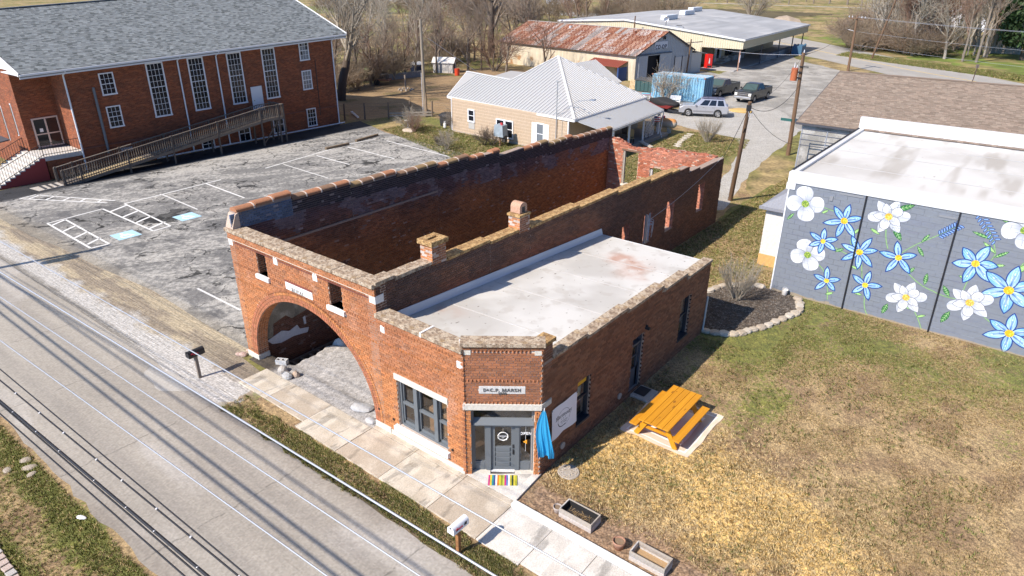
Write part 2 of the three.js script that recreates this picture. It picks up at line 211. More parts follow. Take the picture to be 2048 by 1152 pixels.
// main road of pale worn asphalt
{
  const reg = [-46, 26, 2.2, 7.2];
  const f = (x, z) => {
    const n = fbm(x * 0.35, z * 0.9, 4), fi = vn(x * 26, z * 26), dirt = fbm(x * 0.5 + 8, z * 2, 4); let c = mixc([150, 144, 134], [172, 166, 155], n);
    const edge = Math.max(ss(3.1, 2.35, z + 0.25 * dirt) * ss(-9.5, -7.5, x), 0.5 * ss(6.5, 7.1, z + 0.3 * dirt)); c = mixc(c, [112, 102, 92], edge * 0.75 * dirt * 1.3); c = mixc(c, [190, 186, 180], ss(0.62, 0.75, fbm(x * 0.22 + 4, z * 0.6, 3)) * 0.45);
    c = mixc(c, [136, 131, 124], 0.4 * (ss(0.35, 0.05, Math.abs(z - 3.7)) + ss(0.35, 0.05, Math.abs(z - 5.6))) * (0.4 + dirt)); const w = x + 0.25 * fbm(x * 3, z * 3, 3) + z * 0.02; const j = Math.abs(((w + 100) % 4.7) - 2.35); const cr = (1 - ss(0.006, 0.025, j)) * 0.22 * ss(0.35, 0.6, vn(Math.floor((w + 100) / 4.7) * 3.3, z * 0.9)); const k = (0.88 + 0.17 * fi) * (1 - cr); return [c[0] * k, c[1] * k, c[2] * k];
  };
  const edgeN = [], edgeF = []; const r = rng(12); for (let x = -300; x <= 300; x += x > -45 && x < 25 ? 0.5 : 15) { edgeN.push([x, 2.46 + (x > -12 && x < 4 ? 0.1 * (r() - 0.5) : 0.03 * (r() - 0.5)) + (x < -12.2 ? -0.1 : 0)]); edgeF.push([x, 6.98 + 0.14 * (r() - 0.5)]); }
  sheet('main_road', [...edgeF, ...edgeN.reverse()], 0.011, new THREE.MeshStandardMaterial({ map: regionTex(reg, 2048, 160, f), roughness: 0.92, ...bump(1.2, 0.006) }), reg).userData.label = 'pale grey two lane road in the foreground';
  // pale concrete patch at the shoulder
  const pm = grainy(0.42, 0.4, 0.36, 0.95, 1.2); const s = sheet('concrete_patch', ragged([[-12.2, 3.0], [-12.35, 2.6], [-11.2, 2.3], [-9.6, 2.35], [-10.6, 3.25]], 0.05, 0.3, 4), 0.015, pm); s.userData.label = 'pale concrete patch at the edge of the road';
}
// grass on the near side of the road
{
  const reg = [-24, 8, 6.7, 16];
  const f = (x, z) => turf(x * 1 + 90, z, 0.82 - 0.55 * Math.exp(-(((z - 8.1 - 0.4 * fbm(x * 0.4, 3, 2)) / 0.5) ** 2)) - 0.4 * ss(7.3, 7.0, z), 0.12);
  sheet('near_verge', [[-60, 6.85], [20, 6.85], [20, 18], [-60, 18]], 0.007, new THREE.MeshStandardMaterial({ map: regionTex(reg, 1280, 400, f), roughness: 1, ...bump(0.8, 0.04) }), reg).userData.label = 'green grass verge on the near side of the road';
}
// pavement of concrete slabs
const concA = grainy(0.5, 0.46, 0.4, 0.92, 0.8), concB = grainy(0.56, 0.53, 0.48, 0.92, 0.8), concC = grainy(0.45, 0.41, 0.36, 0.92, 0.8), concW = grainy(0.7, 0.69, 0.66, 0.9, 0.8);
function stained(seed, a, b) { return texture(256, 256, (u, v) => { const n = fbm(u * 4 + seed, v * 4 + seed * 2, 5), d = vn(u * 90, v * 90 + seed); const c = mixc(a, b, ss(0.35, 0.65, n)); const k = 0.9 + 0.14 * d - 0.18 * ss(0.62, 0.75, fbm(u * 7 + seed * 3, v * 2.2, 4)); return [c[0] * k, c[1] * k, c[2] * k]; }); }
{
  const walk = new THREE.Group(); walk.name = 'pavement'; scene.add(walk); struct(walk, 'concrete slab pavement in front of the brick shop');
  const tx = [stained(1, [208, 199, 182], [190, 179, 160]), stained(5, [202, 191, 173], [182, 169, 150]), stained(9, [216, 211, 202], [202, 196, 186])];
  tx.forEach(t => t.repeat.set(0.55, 0.55)); const ms = tx.map(t => new THREE.MeshStandardMaterial({ map: t, roughness: 0.93, ...bump(1, 0.004) }));
  const xs = [-9.05, -7.5, -5.52, -3.6, -1.77, 0.085, 1.745, 3.055, 4.35, 5.7, 7.0, 8.3, 9.6, 10.9, 12.2];
  for (let i = 0; i < xs.length - 1; i++) { const skew = 0.0; const z1 = i < 2 ? 1.3 : 1.6; const x0 = xs[i] + 0.006, x1 = xs[i + 1] - 0.006; part('paving_slab', rbx(x0, x1, -0.1, 0.05 + (i % 3) * 0.004, i < 3 ? 0.22 : 0.2, i > 6 ? 1.52 : z1, 0.01), ms[i > 5 ? 2 : i % 2], walk); if (i >= 3 && i < 6) part('paving_strip', rbx(x0, x1, -0.1, 0.062, 0.01, 0.188, 0.01), ms[1], walk); }
  part('door_slab', prism([[0.02, 0.0], [1.72, 0.0], [1.62, 1.3]].map(p => [p[0], p[1]]), 0.16, new THREE.Matrix4().makeRotationX(-Math.PI / 2).setPosition(0, -0.09, 0)), ms[2], walk);
  part('kerb', rbx(1.72, 12.2, -0.1, 0.14, 0.0, 0.19, 0.02, 2), concW, walk);
}
// lane, coop forecourt, far road
function polySheet(name, pts, y, map, rep, label, rag = 0.25, seed = 3) { const t = map.clone(); t.repeat.set(rep, rep); const o = sheet(name, rag ? ragged(pts, rag, 1.2, seed) : pts, y, new THREE.MeshStandardMaterial({ map: t, roughness: 0.97, ...bump(0.8, 0.02) })); o.userData.label = label; return o; }
const TG = {
  gravel: texture(512, 512, (u, v) => { const n = fbm(u * 6, v * 6, 5, 6), g = vn(u * 128, v * 128, 128), h = vn(u * 60, v * 60, 60); const c = mixc([172, 168, 160], [196, 193, 186], n); const k = 0.72 + 0.28 * g + 0.12 * h; return [c[0] * k, c[1] * k, c[2] * k]; }),
  asphalt: texture(512, 512, (u, v) => { const n = fbm(u * 5, v * 5, 5, 5), g = vn(u * 128, v * 128, 128); const c = mixc([150, 147, 140], [182, 178, 170], ss(0.3, 0.7, n)); const k = 0.86 + 0.16 * g - 0.14 * ss(0.6, 0.72, fbm(u * 9, v * 9, 3, 9)); return [c[0] * k, c[1] * k, c[2] * k]; }),
  dirt: texture(512, 512, (u, v) => { const n = fbm(u * 7, v * 7, 5, 7), g = vn(u * 100, v * 100, 100), p = fbm(u * 3, v * 3, 3, 3); const c = mixc(mixc([150, 124, 92], [176, 150, 112], n), [120, 108, 70], ss(0.56, 0.7, p) * 0.7); const k = 0.74 + 0.3 * g; return [c[0] * k, c[1] * k, c[2] * k]; }),
  field: texture(512, 512, (u, v) => { const n = fbm(u * 7, v * 9, 5, 7), g = vn(u * 120, v * 120, 120), p = fbm(u * 4, v * 4, 4, 4); const c = mixc([152, 134, 92], [122, 122, 58], ss(0.4, 0.6, p)); const k = 0.62 + 0.3 * g + 0.25 * n; return [c[0] * k, c[1] * k, c[2] * k]; }),
};
polySheet('gravel_lane', [[-4.9, -25], [-3.7, -26.8], [-5.4, -35.6], [-6.3, -44], [-7.2, -53], [-11, -68], [-15.5, -60], [-20, -55.5], [-24.5, -53.5], [-22, -49.5], [-15.3, -47.3], [-10.6, -46], [-8.4, -41.8], [-6.6, -34]], 0.009, TG.gravel, 0.25, 'pale gravel lane between the ruin and the grey wall', 0.14, 8);
polySheet('forecourt', [[-26, -55], [-12, -62], [-7.5, -53], [-4, -60], [-4, -96], [-15.5, -99], [-24, -108], [-31, -120], [-28, -84], [-33, -86], [-37, -80], [-33.5, -70], [-30, -64]], 0.012, TG.asphalt, 0.12, 'worn asphalt forecourt in front of the cream shed', 0.3, 9);
polySheet('dirt_yard', [[-41.5, -30.5], [-37, -36.4], [-31, -38], [-33, -44], [-35, -52], [-50, -60], [-59, -57], [-57.5, -47], [-54, -39], [-47, -33]], 0.008, TG.dirt, 0.16, 'bare brown dirt yard behind the church', 0.5, 10);
polySheet('scrub_ground', [[-24, -53], [-31, -55], [-42, -69], [-56, -70], [-60, -60], [-50, -58], [-35, -51], [-30, -48]], 0.007, TG.dirt, 0.21, 'rough dirt behind the house', 0.6, 11);
{
  const road = texture(512, 512, (u, v) => { const n = fbm(u * 4, v * 4, 4, 4), g = vn(u * 128, v * 128, 128); const c = mixc([156, 153, 147], [178, 174, 167], n), k = 0.9 + 0.12 * g; return [c[0] * k, c[1] * k, c[2] * k]; });
  const edge = [[-160, -205], [-90, -172], [-64.6, -159.8], [-42, -130], [-22.6, -113], [7.4, -81.2], [60, -40], [140, 10]], back = [[140, 22 - 40], [60, -62], [6, -101], [-31.6, -144.6], [-52, -166], [-90, -190], [-160, -222]];
  polySheet('far_road', [...edge, ...back], 0.014, road, 0.15, 'grey road curving behind the brown roofed building', 0);
  const ym = mat(0.62, 0.45, 0.16, 0.85); for (let i = 0; i < 5; i++) { const a = edge[i + 1], b = edge[i + 2] || edge[edge.length - 1], c = back[back.length - 2 - i], d = back[back.length - 3 - i] || back[0]; const p = [mix(a[0], c[0], 0.5), mix(a[1], c[1], 0.5)], q = [mix(b[0], d[0], 0.5), mix(b[1], d[1], 0.5)]; for (const o of [-0.12, 0.12]) part('centre_line', bar(V(p[0] + o, 0.02, p[1]), V(q[0] + o, 0.02, q[1]), 0.1, 0.006), ym, scene.getObjectByName('far_road')); }
  polySheet('distant_lane', [[-330, -232], [-170, -225], [-120, -190], [-116, -196], [-168, -234], [-330, -246]], 0.012, TG.gravel, 0.1, 'pale lane far behind the bare trees', 1, 21);
  polySheet('distant_path', [[-260, -322], [-70, -326], [60, -330], [60, -334], [-70, -331], [-260, -327]], 0.012, TG.gravel, 0.1, 'thin pale path across the far field', 0.5, 22);
  polySheet('green_field', [[-235, -150], [-180, -140], [-170, -200], [-230, -215]], 0.006, texture(256, 256, (u, v) => { const n = fbm(u * 9, v * 9, 5, 9), k = 0.75 + 0.4 * n; return [128 * k, 134 * k, 66 * k]; }), 0.04, 'green field beyond the bare trees', 4, 23);
  polySheet('ploughed_field', [[-130, -200], [-70, -210], [-60, -265], [-150, -280]], 0.006, texture(256, 256, (u, v) => { const n = fbm(u * 9, v * 9, 5, 9), k = 0.75 + 0.4 * n; return [98 * k, 88 * k, 58 * k]; }), 0.04, 'dark brown field beyond the cream shed', 4, 24);
  polySheet('roadside_grass', [[-40, -154], [-14, -128], [12, -106], [60, -66], [60, -100], [10, -140], [-20, -170]], 0.006, texture(256, 256, (u, v) => { const n = fbm(u * 9, v * 9, 5, 9), p = fbm(u * 4, v * 4, 3, 4); const c = mixc([122, 138, 54], [146, 136, 82], ss(0.45, 0.6, p)), k = 0.65 + 0.5 * n; return [c[0] * k, c[1] * k, c[2] * k]; }), 0.06, 'bright green grass beyond the far road', 1.5, 25);
}
// gravel floor inside the ruin: level at the arch, falling to a lower floor behind
{
  const x0 = -10.12, x1 = -3.55, z0 = -24.12, z1 = 0.24, nx = 66, nz = 240, r = rng(3); const g = new THREE.PlaneGeometry(x1 - x0, z1 - z0, nx, nz); g.rotateX(-Math.PI / 2); g.translate((x0 + x1) / 2, 0, (z0 + z1) / 2);
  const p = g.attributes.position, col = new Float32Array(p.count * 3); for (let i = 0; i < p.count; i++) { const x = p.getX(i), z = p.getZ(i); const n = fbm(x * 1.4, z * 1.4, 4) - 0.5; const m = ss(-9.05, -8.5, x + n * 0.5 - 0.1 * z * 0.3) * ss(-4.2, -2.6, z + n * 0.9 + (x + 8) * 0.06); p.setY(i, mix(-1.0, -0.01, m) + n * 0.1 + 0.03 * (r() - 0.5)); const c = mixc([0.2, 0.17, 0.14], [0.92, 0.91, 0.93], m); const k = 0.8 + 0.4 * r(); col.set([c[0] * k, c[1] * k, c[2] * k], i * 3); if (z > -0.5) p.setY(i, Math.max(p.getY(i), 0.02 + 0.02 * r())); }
  g.setAttribute('color', new THREE.BufferAttribute(col, 3)); g.computeVertexNormals(); const gm = TG.gravel.clone(); gm.repeat.set(2, 6); const o = part('ruin_floor', g, new THREE.MeshStandardMaterial({ vertexColors: true, map: gm, roughness: 1, bumpMap: NT.fine, bumpScale: 0.03 })); struct(o, 'grey gravel floor inside the ruin seen through the arch');
}
// ---------------------------------------------------------------- masonry
const brickMat = (() => { const m = NT.grain.clone(); m.repeat.set(3, 3); const b = NT.fine.clone(); b.repeat.set(0.8, 0.8); return new THREE.MeshStandardMaterial({ color: 0xffffff, map: m, roughness: 0.92, bumpMap: b, bumpScale: 0.004 }); })();
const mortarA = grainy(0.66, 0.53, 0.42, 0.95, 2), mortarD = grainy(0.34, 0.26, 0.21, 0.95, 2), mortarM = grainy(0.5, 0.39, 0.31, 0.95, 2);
const BU = new THREE.BoxGeometry(1, 1, 1);
const COURSE = 0.0765, BL = 0.215, JT = 0.016;
// a wall slab: outline in (u, y), holes as outlines, thickness behind the face; N = U x Y is the outward normal
function wallCore(name, parent, O, U, outline, holes, th, material, inset = 0.013) {
  const s = new THREE.Shape(outline.map(p => new THREE.Vector2(...p))); for (const h of holes) s.holes.push(new THREE.Path(h.map(p => new THREE.Vector2(...p))));
  const g = new THREE.ExtrudeGeometry(s, { depth: th - inset, bevelEnabled: false }); const N = U.clone().cross(V(0, 1, 0)); g.translate(0, 0, -th); g.applyMatrix4(new THREE.Matrix4().makeBasis(U, V(0, 1, 0), N).setPosition(O)); return part(name, uvBox(g), material, parent);
}
// bricks on the face; gaps(y) gives blocked [a, b] intervals, span(y) the allowed [a, b]
function layBricks({ parent, O, U, y0, y1, span, gaps = () => [], color, seed = 1, single = null, proud = 0.006, name = 'brick', course = COURSE, bl = BL, dark }) {
  const r = rng(seed), N = U.clone().cross(V(0, 1, 0)), mats = [], cols = [], base = new THREE.Matrix4().makeBasis(U, V(0, 1, 0), N).setPosition(O); let row = 0, singles = 0; const sm = {};
  for (let y = y0; y + course * 0.6 < y1; y += course, row++) {
    const yc = y + course / 2, sp = span(yc); if (!sp) continue; let iv = [[sp[0], sp[1]]]; for (const [a, b] of gaps(yc)) { const nx = []; for (const [p, q] of iv) { if (b <= p || a >= q) nx.push([p, q]); else { if (a > p) nx.push([p, a]); if (b < q) nx.push([b, q]); } } iv = nx; }
    const header = row % 6 === 5, L = header ? bl / 2 : bl; let u = Math.floor(sp[0] / bl) * bl - (row % 2) * bl * 0.5 + (header ? bl * 0.25 : 0);
    for (; u < sp[1]; u += L) for (const [p, q] of iv) {
      const a = Math.max(u, p), b = Math.min(u + L - JT, q); if (b - a < 0.035) continue; const d = 0.06, off = proud + (r() - 0.5) * 0.007 - d / 2; const m = new THREE.Matrix4().compose(V((a + b) / 2, yc - JT / 2 + (r() - 0.5) * 0.003, off), new THREE.Quaternion().setFromEuler(new THREE.Euler((r() - 0.5) * 0.02, (r() - 0.5) * 0.03, (r() - 0.5) * 0.012)), V(b - a, course - JT, d)); const W = base.clone().multiply(m); const c = color((a + b) / 2, yc, r);
      if (single && singles < single.max && single.test((a + b) / 2, yc)) { singles++; const key = ((c.r * 40) | 0) + '_' + ((c.g * 40) | 0); if (!sm[key]) { sm[key] = brickMat.clone(); sm[key].color.copy(c); } const me = new THREE.Mesh(BU, sm[key]); me.name = 'brick'; me.castShadow = me.receiveShadow = true; me.applyMatrix4(W); parent.add(me); } else { mats.push(W); cols.push(c); }
    }
  }
  if (mats.length) instances(name, BU, brickMat, mats, parent, cols); return mats.length;
}
const tone = (c, r, v = 0.25) => { const k = 1 + (r() - 0.5) * 2 * v, w = (r() - 0.5) * 0.12; return lin(c[0] * k * (1 + w), c[1] * k, c[2] * k * (1 - w)); };
// row of bricks set on the skew (dog-tooth course)
function dogtooth(parent, O, U, u0, u1, y, color, seed, sz = 0.07, pitch = 0.112, skip = () => false) { const N = U.clone().cross(V(0, 1, 0)), base = new THREE.Matrix4().makeBasis(U, V(0, 1, 0), N).setPosition(O), list = [], cols = [], r = rng(seed); for (let u = u0; u < u1; u += pitch) { if (skip(u)) continue; list.push(base.clone().multiply(M4(u, y, -0.022, sz, 0.06, sz, 0, Math.PI / 4, 0))); cols.push(tone(color, r, 0.2)); } return instances('dogtooth_brick', BU, brickMat, list, parent, cols); }
const lichen = (() => { const t = texture(512, 512, (u, v) => { const n = fbm(u * 10, v * 10, 5, 10), d = vn(u * 100, v * 100, 100), p = fbm(u * 22, v * 22, 3, 22); let c = mixc([196, 179, 156], [164, 143, 120], ss(0.38, 0.6, n)); c = mixc(c, [116, 98, 82], ss(0.54, 0.7, p) * 0.7); c = mixc(c, [176, 146, 100], ss(0.62, 0.76, fbm(u * 5 + 3, v * 5, 3, 5)) * 0.4); const k = 0.74 + 0.36 * d; return [c[0] * k, c[1] * k, c[2] * k]; }); t.repeat.set(0.9, 0.9); return new THREE.MeshStandardMaterial({ map: t, roughness: 0.97, ...bump(1, 0.012) }); })();
const lichenY = lichen.clone(); lichenY.color = lin(1.05, 0.84, 0.5);
const limestone = grainy(0.62, 0.58, 0.5, 0.9, 1.5), whiteStone = grainy(0.78, 0.77, 0.74, 0.85, 1.5), whitePaint = mat(0.78, 0.78, 0.78, 0.6), steelGrey = mat(0.13, 0.145, 0.155, 0.5), darkGlass = new THREE.MeshPhysicalMaterial({ color: lin(0.012, 0.014, 0.018), roughness: 0.06, metalness: 0, specularIntensity: 1 }), pane = new THREE.MeshPhysicalMaterial({ color: 0xffffff, transmission: 1, thickness: 0, roughness: 0.02, ior: 1.5 });
const black = mat(0.02, 0.02, 0.022, 0.6), blackMetal = mat(0.025, 0.025, 0.028, 0.45, { metalness: 0.4 });

// ---------------------------------------------------------------- the roofless brick ruin with the great arch
const FX0 = -10.44, RX = -3.19, RZ = -24.48, H2 = 4.86;
const orange = [0.56, 0.225, 0.08], red = [0.42, 0.17, 0.078], brown = [0.245, 0.11, 0.06], sooty = [0.055, 0.042, 0.045], pinkB = [0.58, 0.24, 0.15];
const ARC = { cx: -6.7, cy: 0.36, a: 3.08, b: 2.74 };
const archHalf = y => y < ARC.cy ? ARC.a : y < ARC.cy + ARC.b ? ARC.a * Math.sqrt(1 - ((y - ARC.cy) / ARC.b) ** 2) : 0;
const frontColor = (x, y, r) => { const n = fbm(x * 0.7, y * 1.6, 3); let c = mixc(red, orange, clamp(ss(3.6, 1.2, y) * 0.75 + (n - 0.5) * 1.2 + 0.1, 0, 1)); c = mixc(c, [0.5, 0.25, 0.15], ss(0.6, 0.75, fbm(x * 2.3, y * 0.9 + 9, 3)) * 0.6); if (r() < 0.04) c = mixc(c, brown, 0.6); return tone(c, r, 0.17); };
{
  const ruin = thing('brick_ruin', 'roofless old red brick building shell with a great arched opening and white stone name plaque', 'building');
  const U = V(1, 0, 0), O = V(0, 0, 0);
  const arch = (k = 0) => { const o = []; for (let i = 0; i <= 40; i++) { const t = Math.PI * (1 - i / 40); o.push([ARC.cx + (ARC.a + k) * Math.cos(t), ARC.cy + (ARC.b + k) * Math.sin(t)]); } return o; };
  const slots = [[-8.92, -8.4], [-5.26, -4.66]], sy = [3.6, 4.42];
  const outline = [[FX0, -1.05], [ARC.cx - ARC.a, -1.05], ...arch(), [ARC.cx + ARC.a, -1.05], [RX, -1.05], [RX, 4.73], [FX0, 4.73]];
  const fw = wallCore('front_wall', ruin, O, U, outline, slots.map(([a, b]) => [[a, sy[0]], [b, sy[0]], [b, sy[1]], [a, sy[1]]]), 0.4, mortarA);
  const stones = [[-7.94, 4.2, 0.22, 0.24], [-5.96, 4.2, 0.22, 0.25], [FX0, 4.25, 0.22, 0.24], [RX - 0.24, 4.25, 0.24, 0.25]];
  const RING = 0.33;
  const ringHalf = y => y < ARC.cy - 0.25 ? archHalf(y) : y < ARC.cy + ARC.b + RING ? Math.max(archHalf(y), (ARC.a + RING) * Math.sqrt(Math.max(0, 1 - ((Math.max(y, ARC.cy) - ARC.cy) / (ARC.b + RING)) ** 2))) : 0;
  const plq = [-7.44, 3.5, 1.36, 0.25];
  const gaps = y => { const g = []; const h = ringHalf(y); if (h > 0) g.push([ARC.cx - h - 0.006, ARC.cx + h + 0.006]); if (y > sy[0] - 0.16 && y < sy[0]) for (const [a, b] of slots) g.push([a - 0.1, b + 0.1]); if (y > sy[0] && y < sy[1]) for (const [a, b] of slots) g.push([a, b]); for (const [x, yy, w, h2] of stones) if (y > yy && y < yy + h2) g.push([x, x + w]); if (y > plq[1] && y < plq[1] + plq[3]) g.push([plq[0], plq[0] + plq[2]]); return g; };
  layBricks({ parent: fw, O, U, y0: 0.22, y1: 4.46, span: () => [FX0, RX], gaps, color: frontColor, seed: 11 });
  // projecting head courses under the coping
  layBricks({ parent: fw, O: V(0, 0, 0.03), U, y0: 4.5, y1: 4.735, span: () => [FX0 - 0.02, RX + 0.02], color: (x, y, r) => tone(mixc(red, orange, 0.35), r, 0.25), seed: 12 });
  part('head_course', bx(FX0, RX, 4.46, 4.73, -0.2, 0.02), mortarA, fw);
  dogtooth(fw, V(0, 0, 0.008), U, FX0 + 0.4, RX - 0.4, 4.44, red, 13, 0.06, 0.1);
  part('soldier_band', slots.length ? [bx(FX0 + 0.35, RX - 0.3, 4.36, 4.4, -0.05, 0.012)] : [], mat(0.16, 0.05, 0.035, 0.95), fw);
  dogtooth(fw, V(0, 0, 0.006), U, FX0 + 0.15, RX - 0.05, 3.63, red, 14, 0.07, 0.112, u => slots.some(([a, b]) => u > a - 0.12 && u < b + 0.12) || (u > plq[0] - 0.05 && u < plq[0] + plq[2] + 0.05));
  dogtooth(fw, V(0, 0, 0.006), U, FX0 + 0.18, RX - 0.02, 3.03, orange, 15, 0.07, 0.112, u => Math.abs(u - ARC.cx) < (ARC.a + RING + 0.05) * Math.sqrt(1 - ((3.03 - ARC.cy) / (ARC.b + RING + 0.08)) ** 2));
  // arch rings of bricks on edge, each brick its own piece
  { const r = rng(16), vm = [0.9, 1.05, 1.2].map((k, i) => { const m = brickMat.clone(); m.color = lin(0.43 * k, (0.17 - i * 0.008) * k, 0.078 * k); return m; }); const ringPart = new THREE.Group(); let count = 0;
    const ap = (t, k) => V(ARC.cx + (ARC.a + k) * Math.cos(t), ARC.cy + (ARC.b + k) * Math.sin(t), 0); const list = [], cols = [];
    for (let q = 0; q < 3; q++) { const k0 = q * 0.11 + 0.006; let len = 0; const N = 1500; let acc = 0; let prev = ap(Math.PI + 0.08, k0); const pitch = 0.077; for (let i = 1; i <= N; i++) { const t = Math.PI + 0.08 - ((Math.PI + 0.16) * i) / N, p = ap(t, k0); acc += p.distanceTo(prev); prev = p; if (acc >= pitch) { acc -= pitch; const c = ap(t, k0 + 0.049), o = ap(t, k0 + 0.1); const ang = Math.atan2(o.y - p.y, o.x - p.x); const mm = M4(c.x, c.y, -0.02 + 0.006 + (r() - 0.5) * 0.006, 0.098, pitch - 0.011, 0.06, 0, 0, ang); if (count < 300 && q < 3) { const me = new THREE.Mesh(BU, vm[(r() * 3) | 0]); me.name = 'arch_brick'; me.applyMatrix4(mm); me.castShadow = me.receiveShadow = true; fw.add(me); count++; } else { list.push(mm); cols.push(tone(orange, r, 0.2)); } } } }
    if (list.length) instances('arch_brick', BU, brickMat, list, fw, cols);
    const tl = [], tc = []; let acc = 0, prev = ap(Math.PI, 0.36); for (let i = 1; i <= 1500; i++) { const t = Math.PI - (Math.PI * i) / 1500, p = ap(t, 0.37); acc += p.distanceTo(prev); prev = p; if (acc > 0.112) { acc = 0; if (p.y < 2.98) continue; const o = ap(t, 0.5), ang = Math.atan2(o.y - p.y, o.x - p.x); tl.push(M4(p.x, p.y, 0.004, 0.06, 0.07, 0.07, 0, 0, ang).multiply(M4(0, 0, 0, 1, 1, 1, Math.PI / 4, 0, 0))); tc.push(tone(red, r, 0.2)); } } instances('dogtooth_brick', BU, brickMat, tl, fw, tc);
    // soffit courses across the thickness of the arch
    const sl = [], sc = []; for (let q = 0; q < 4; q++) { let acc2 = 0, pv = ap(Math.PI, 0); for (let i = 1; i <= 1500; i++) { const t = Math.PI - (Math.PI * i) / 1500, p = ap(t, 0); acc2 += p.distanceTo(pv); pv = p; if (acc2 > 0.077) { acc2 = 0; const o = ap(t, 0.2), ang = Math.atan2(o.y - p.y, o.x - p.x); sl.push(M4(p.x, p.y, -0.06 - q * 0.098, 0.02, 0.066, 0.088, 0, 0, ang)); sc.push(tone(mixc(red, orange, 0.4), r, 0.25)); } } } instances('soffit_brick', BU, brickMat, sl, fw, sc);
  }
  for (const x of [ARC.cx - ARC.a]) { const list = [], cols = [], r = rng(17); for (let y = -0.9; y < ARC.cy; y += COURSE) for (let q = 0; q < 4; q++) { list.push(M4(x - 0.004, y + 0.033, -0.06 - q * 0.098, 0.02, 0.064, 0.088)); cols.push(tone(mixc(red, brown, 0.3), r, 0.25)); } instances('jamb_brick', BU, brickMat, list, fw, cols); }
  // white stones, sills, plaque, footing
  stones.forEach(([x, y, w, h], i) => part('white_block', rbx(x - (i === 2 ? 0.012 : 0), x + w + (i === 3 ? 0.014 : 0), y + 0.006, y + h - 0.006, i === 3 ? -0.3 : -0.12, 0.018, 0.008), whiteStone, ruin));
  for (const [a, b] of slots) { part('slot_sill', rbx(a - 0.1, b + 0.1, sy[0] - 0.15, sy[0], -0.35, 0.08, 0.012), whiteStone, ruin);
    const l = [], c = [], r = rng(19); for (let y = sy[0]; y < sy[1] - 0.03; y += COURSE) for (let q = 0; q < 4; q++) { l.push(M4(a + 0.004, y + 0.033, -0.07 - q * 0.098, 0.03, 0.06, 0.086)); c.push(tone(brown, r, 0.3)); } instances('reveal_brick', BU, brickMat, l, ruin, c); }
  { const r = rng(20); for (const [a, b] of [slots[0]]) for (let i = 0; i < 7; i++) part('lattice_brick', M4 && bx(a + 0.04, a + 0.2, sy[0] + 0.06 + i * 0.11, sy[0] + 0.12 + i * 0.11, -0.38, -0.26), mortarD, ruin); }
  const pq = part('name_plaque', rbx(plq[0], plq[0] + plq[2], plq[1], plq[1] + plq[3], -0.1, 0.022, 0.008), whiteStone, ruin); { const t = letters('ROYAL', 0.13, 0.012, fontSerif); t.translate(plq[0] + 0.62, plq[1] + 0.06, 0.02); part('lettering', t, mat(0.2, 0.19, 0.18, 0.9), pq); }
  part('plaque_hood', bx(plq[0] - 0.03, plq[0] + plq[2], plq[1] + plq[3] + 0.004, plq[1] + plq[3] + 0.07, -0.02, 0.02), mat(0.2, 0.06, 0.04, 0.95), ruin);
  part('footing', [rbx(FX0 - 0.02, ARC.cx - ARC.a + 0.02, -0.2, 0.22, -0.42, 0.04, 0.02), rbx(ARC.cx + ARC.a - 0.01, RX + 0.25, -0.4, 0.25, -0.42, 0.04, 0.02)], limestone, ruin);
  // front coping, stone by stone
  { const r = rng(21); let x = FX0 - 0.06; while (x < RX - 0.1) { const w = Math.min(0.95 + r() * 0.35, RX + 0.02 - x); part('coping_stone', rbx(x, x + w - 0.012, 4.735, 4.86 + (r() - 0.5) * 0.012, -0.44, 0.1, 0.018, 2), lichen, ruin); x += w; } }
  // ---- left wall, seen from inside: stepped, capped with clay tiles
  const WX = -10.12; const LS = [[-0.2, -2.36, 6.86, 7.02], [-2.36, -4.95, 6.76, 6.78], [-4.95, -7.3, 6.58, 6.68], [-7.3, -9.65, 6.47, 6.53], [-9.65, -11.7, 6.32, 6.44], [-11.7, -13.9, 6.22, 6.27], [-13.9, -15.8, 5.95, 6.03], [-15.8, -17.9, 5.84, 5.94], [-17.9, -20.15, 5.65, 5.78], [-20.15, -24.4, 5.57, 5.5]].map(([a, b, h, e]) => [a, b, h * K - 0.11, (e - h) * K]);
  const U2 = V(0, 0, -1), O2 = V(WX, 0, 0); const lo = [[0, -1.1]]; lo.push([24.48, -1.1]); for (let i = LS.length - 1; i >= 0; i--) { lo.push([-LS[i][1] + (i === LS.length - 1 ? 0.08 : 0), LS[i][2] + LS[i][3]], [-LS[i][0], LS[i][2]]); } lo.push([0.2, 4.7], [0, 4.7]);
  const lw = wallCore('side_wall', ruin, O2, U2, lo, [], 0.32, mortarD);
  const lTop = u => { for (const [a, b, h] of LS) if (u >= -a && u <= -b) return h; return 4.72; };
  const lCol = (u, y, r) => { const top = lTop(u), d = top - y, n = fbm(u * 0.5, y * 1.1, 4), n2 = fbm(u * 1.6 + 9, y * 1.3, 3); let c = mixc(mixc(brown, red, ss(0.35, 0.6, n)), [0.5, 0.19, 0.06], ss(6, 17, u + 6 * (n - 0.5)) * ss(0.7, 1.7, d) * 0.85); c = mixc(c, [0.4, 0.16, 0.055], ss(1.7, 2.8, d + (n2 - 0.5)) * 0.6); c = mixc(c, [0.13, 0.07, 0.075], ss(1.7, 0.5, d + (n2 - 0.5) * 0.9) * ss(24, 14, u) * 0.85); if (d < 0.55 + (n2 - 0.5) * 0.3) c = mixc(c, sooty, 0.85); if (d > 0.5 && d < 1.0 + n2 * 0.4 && n2 > 0.55) c = [0.24, 0.17, 0.17]; if (u < 4.5 && y < 2.4) c = mixc(c, [0.13, 0.07, 0.055], 0.75); if (u < 2.36 && d < 0.5 + u * 0.06) c = mixc([0.09, 0.12, 0.2], [0.2, 0.24, 0.31], n2); if (r() < 0.03) c = mixc(c, [0.5, 0.4, 0.36], 0.5); return tone(c, r, 0.28); };
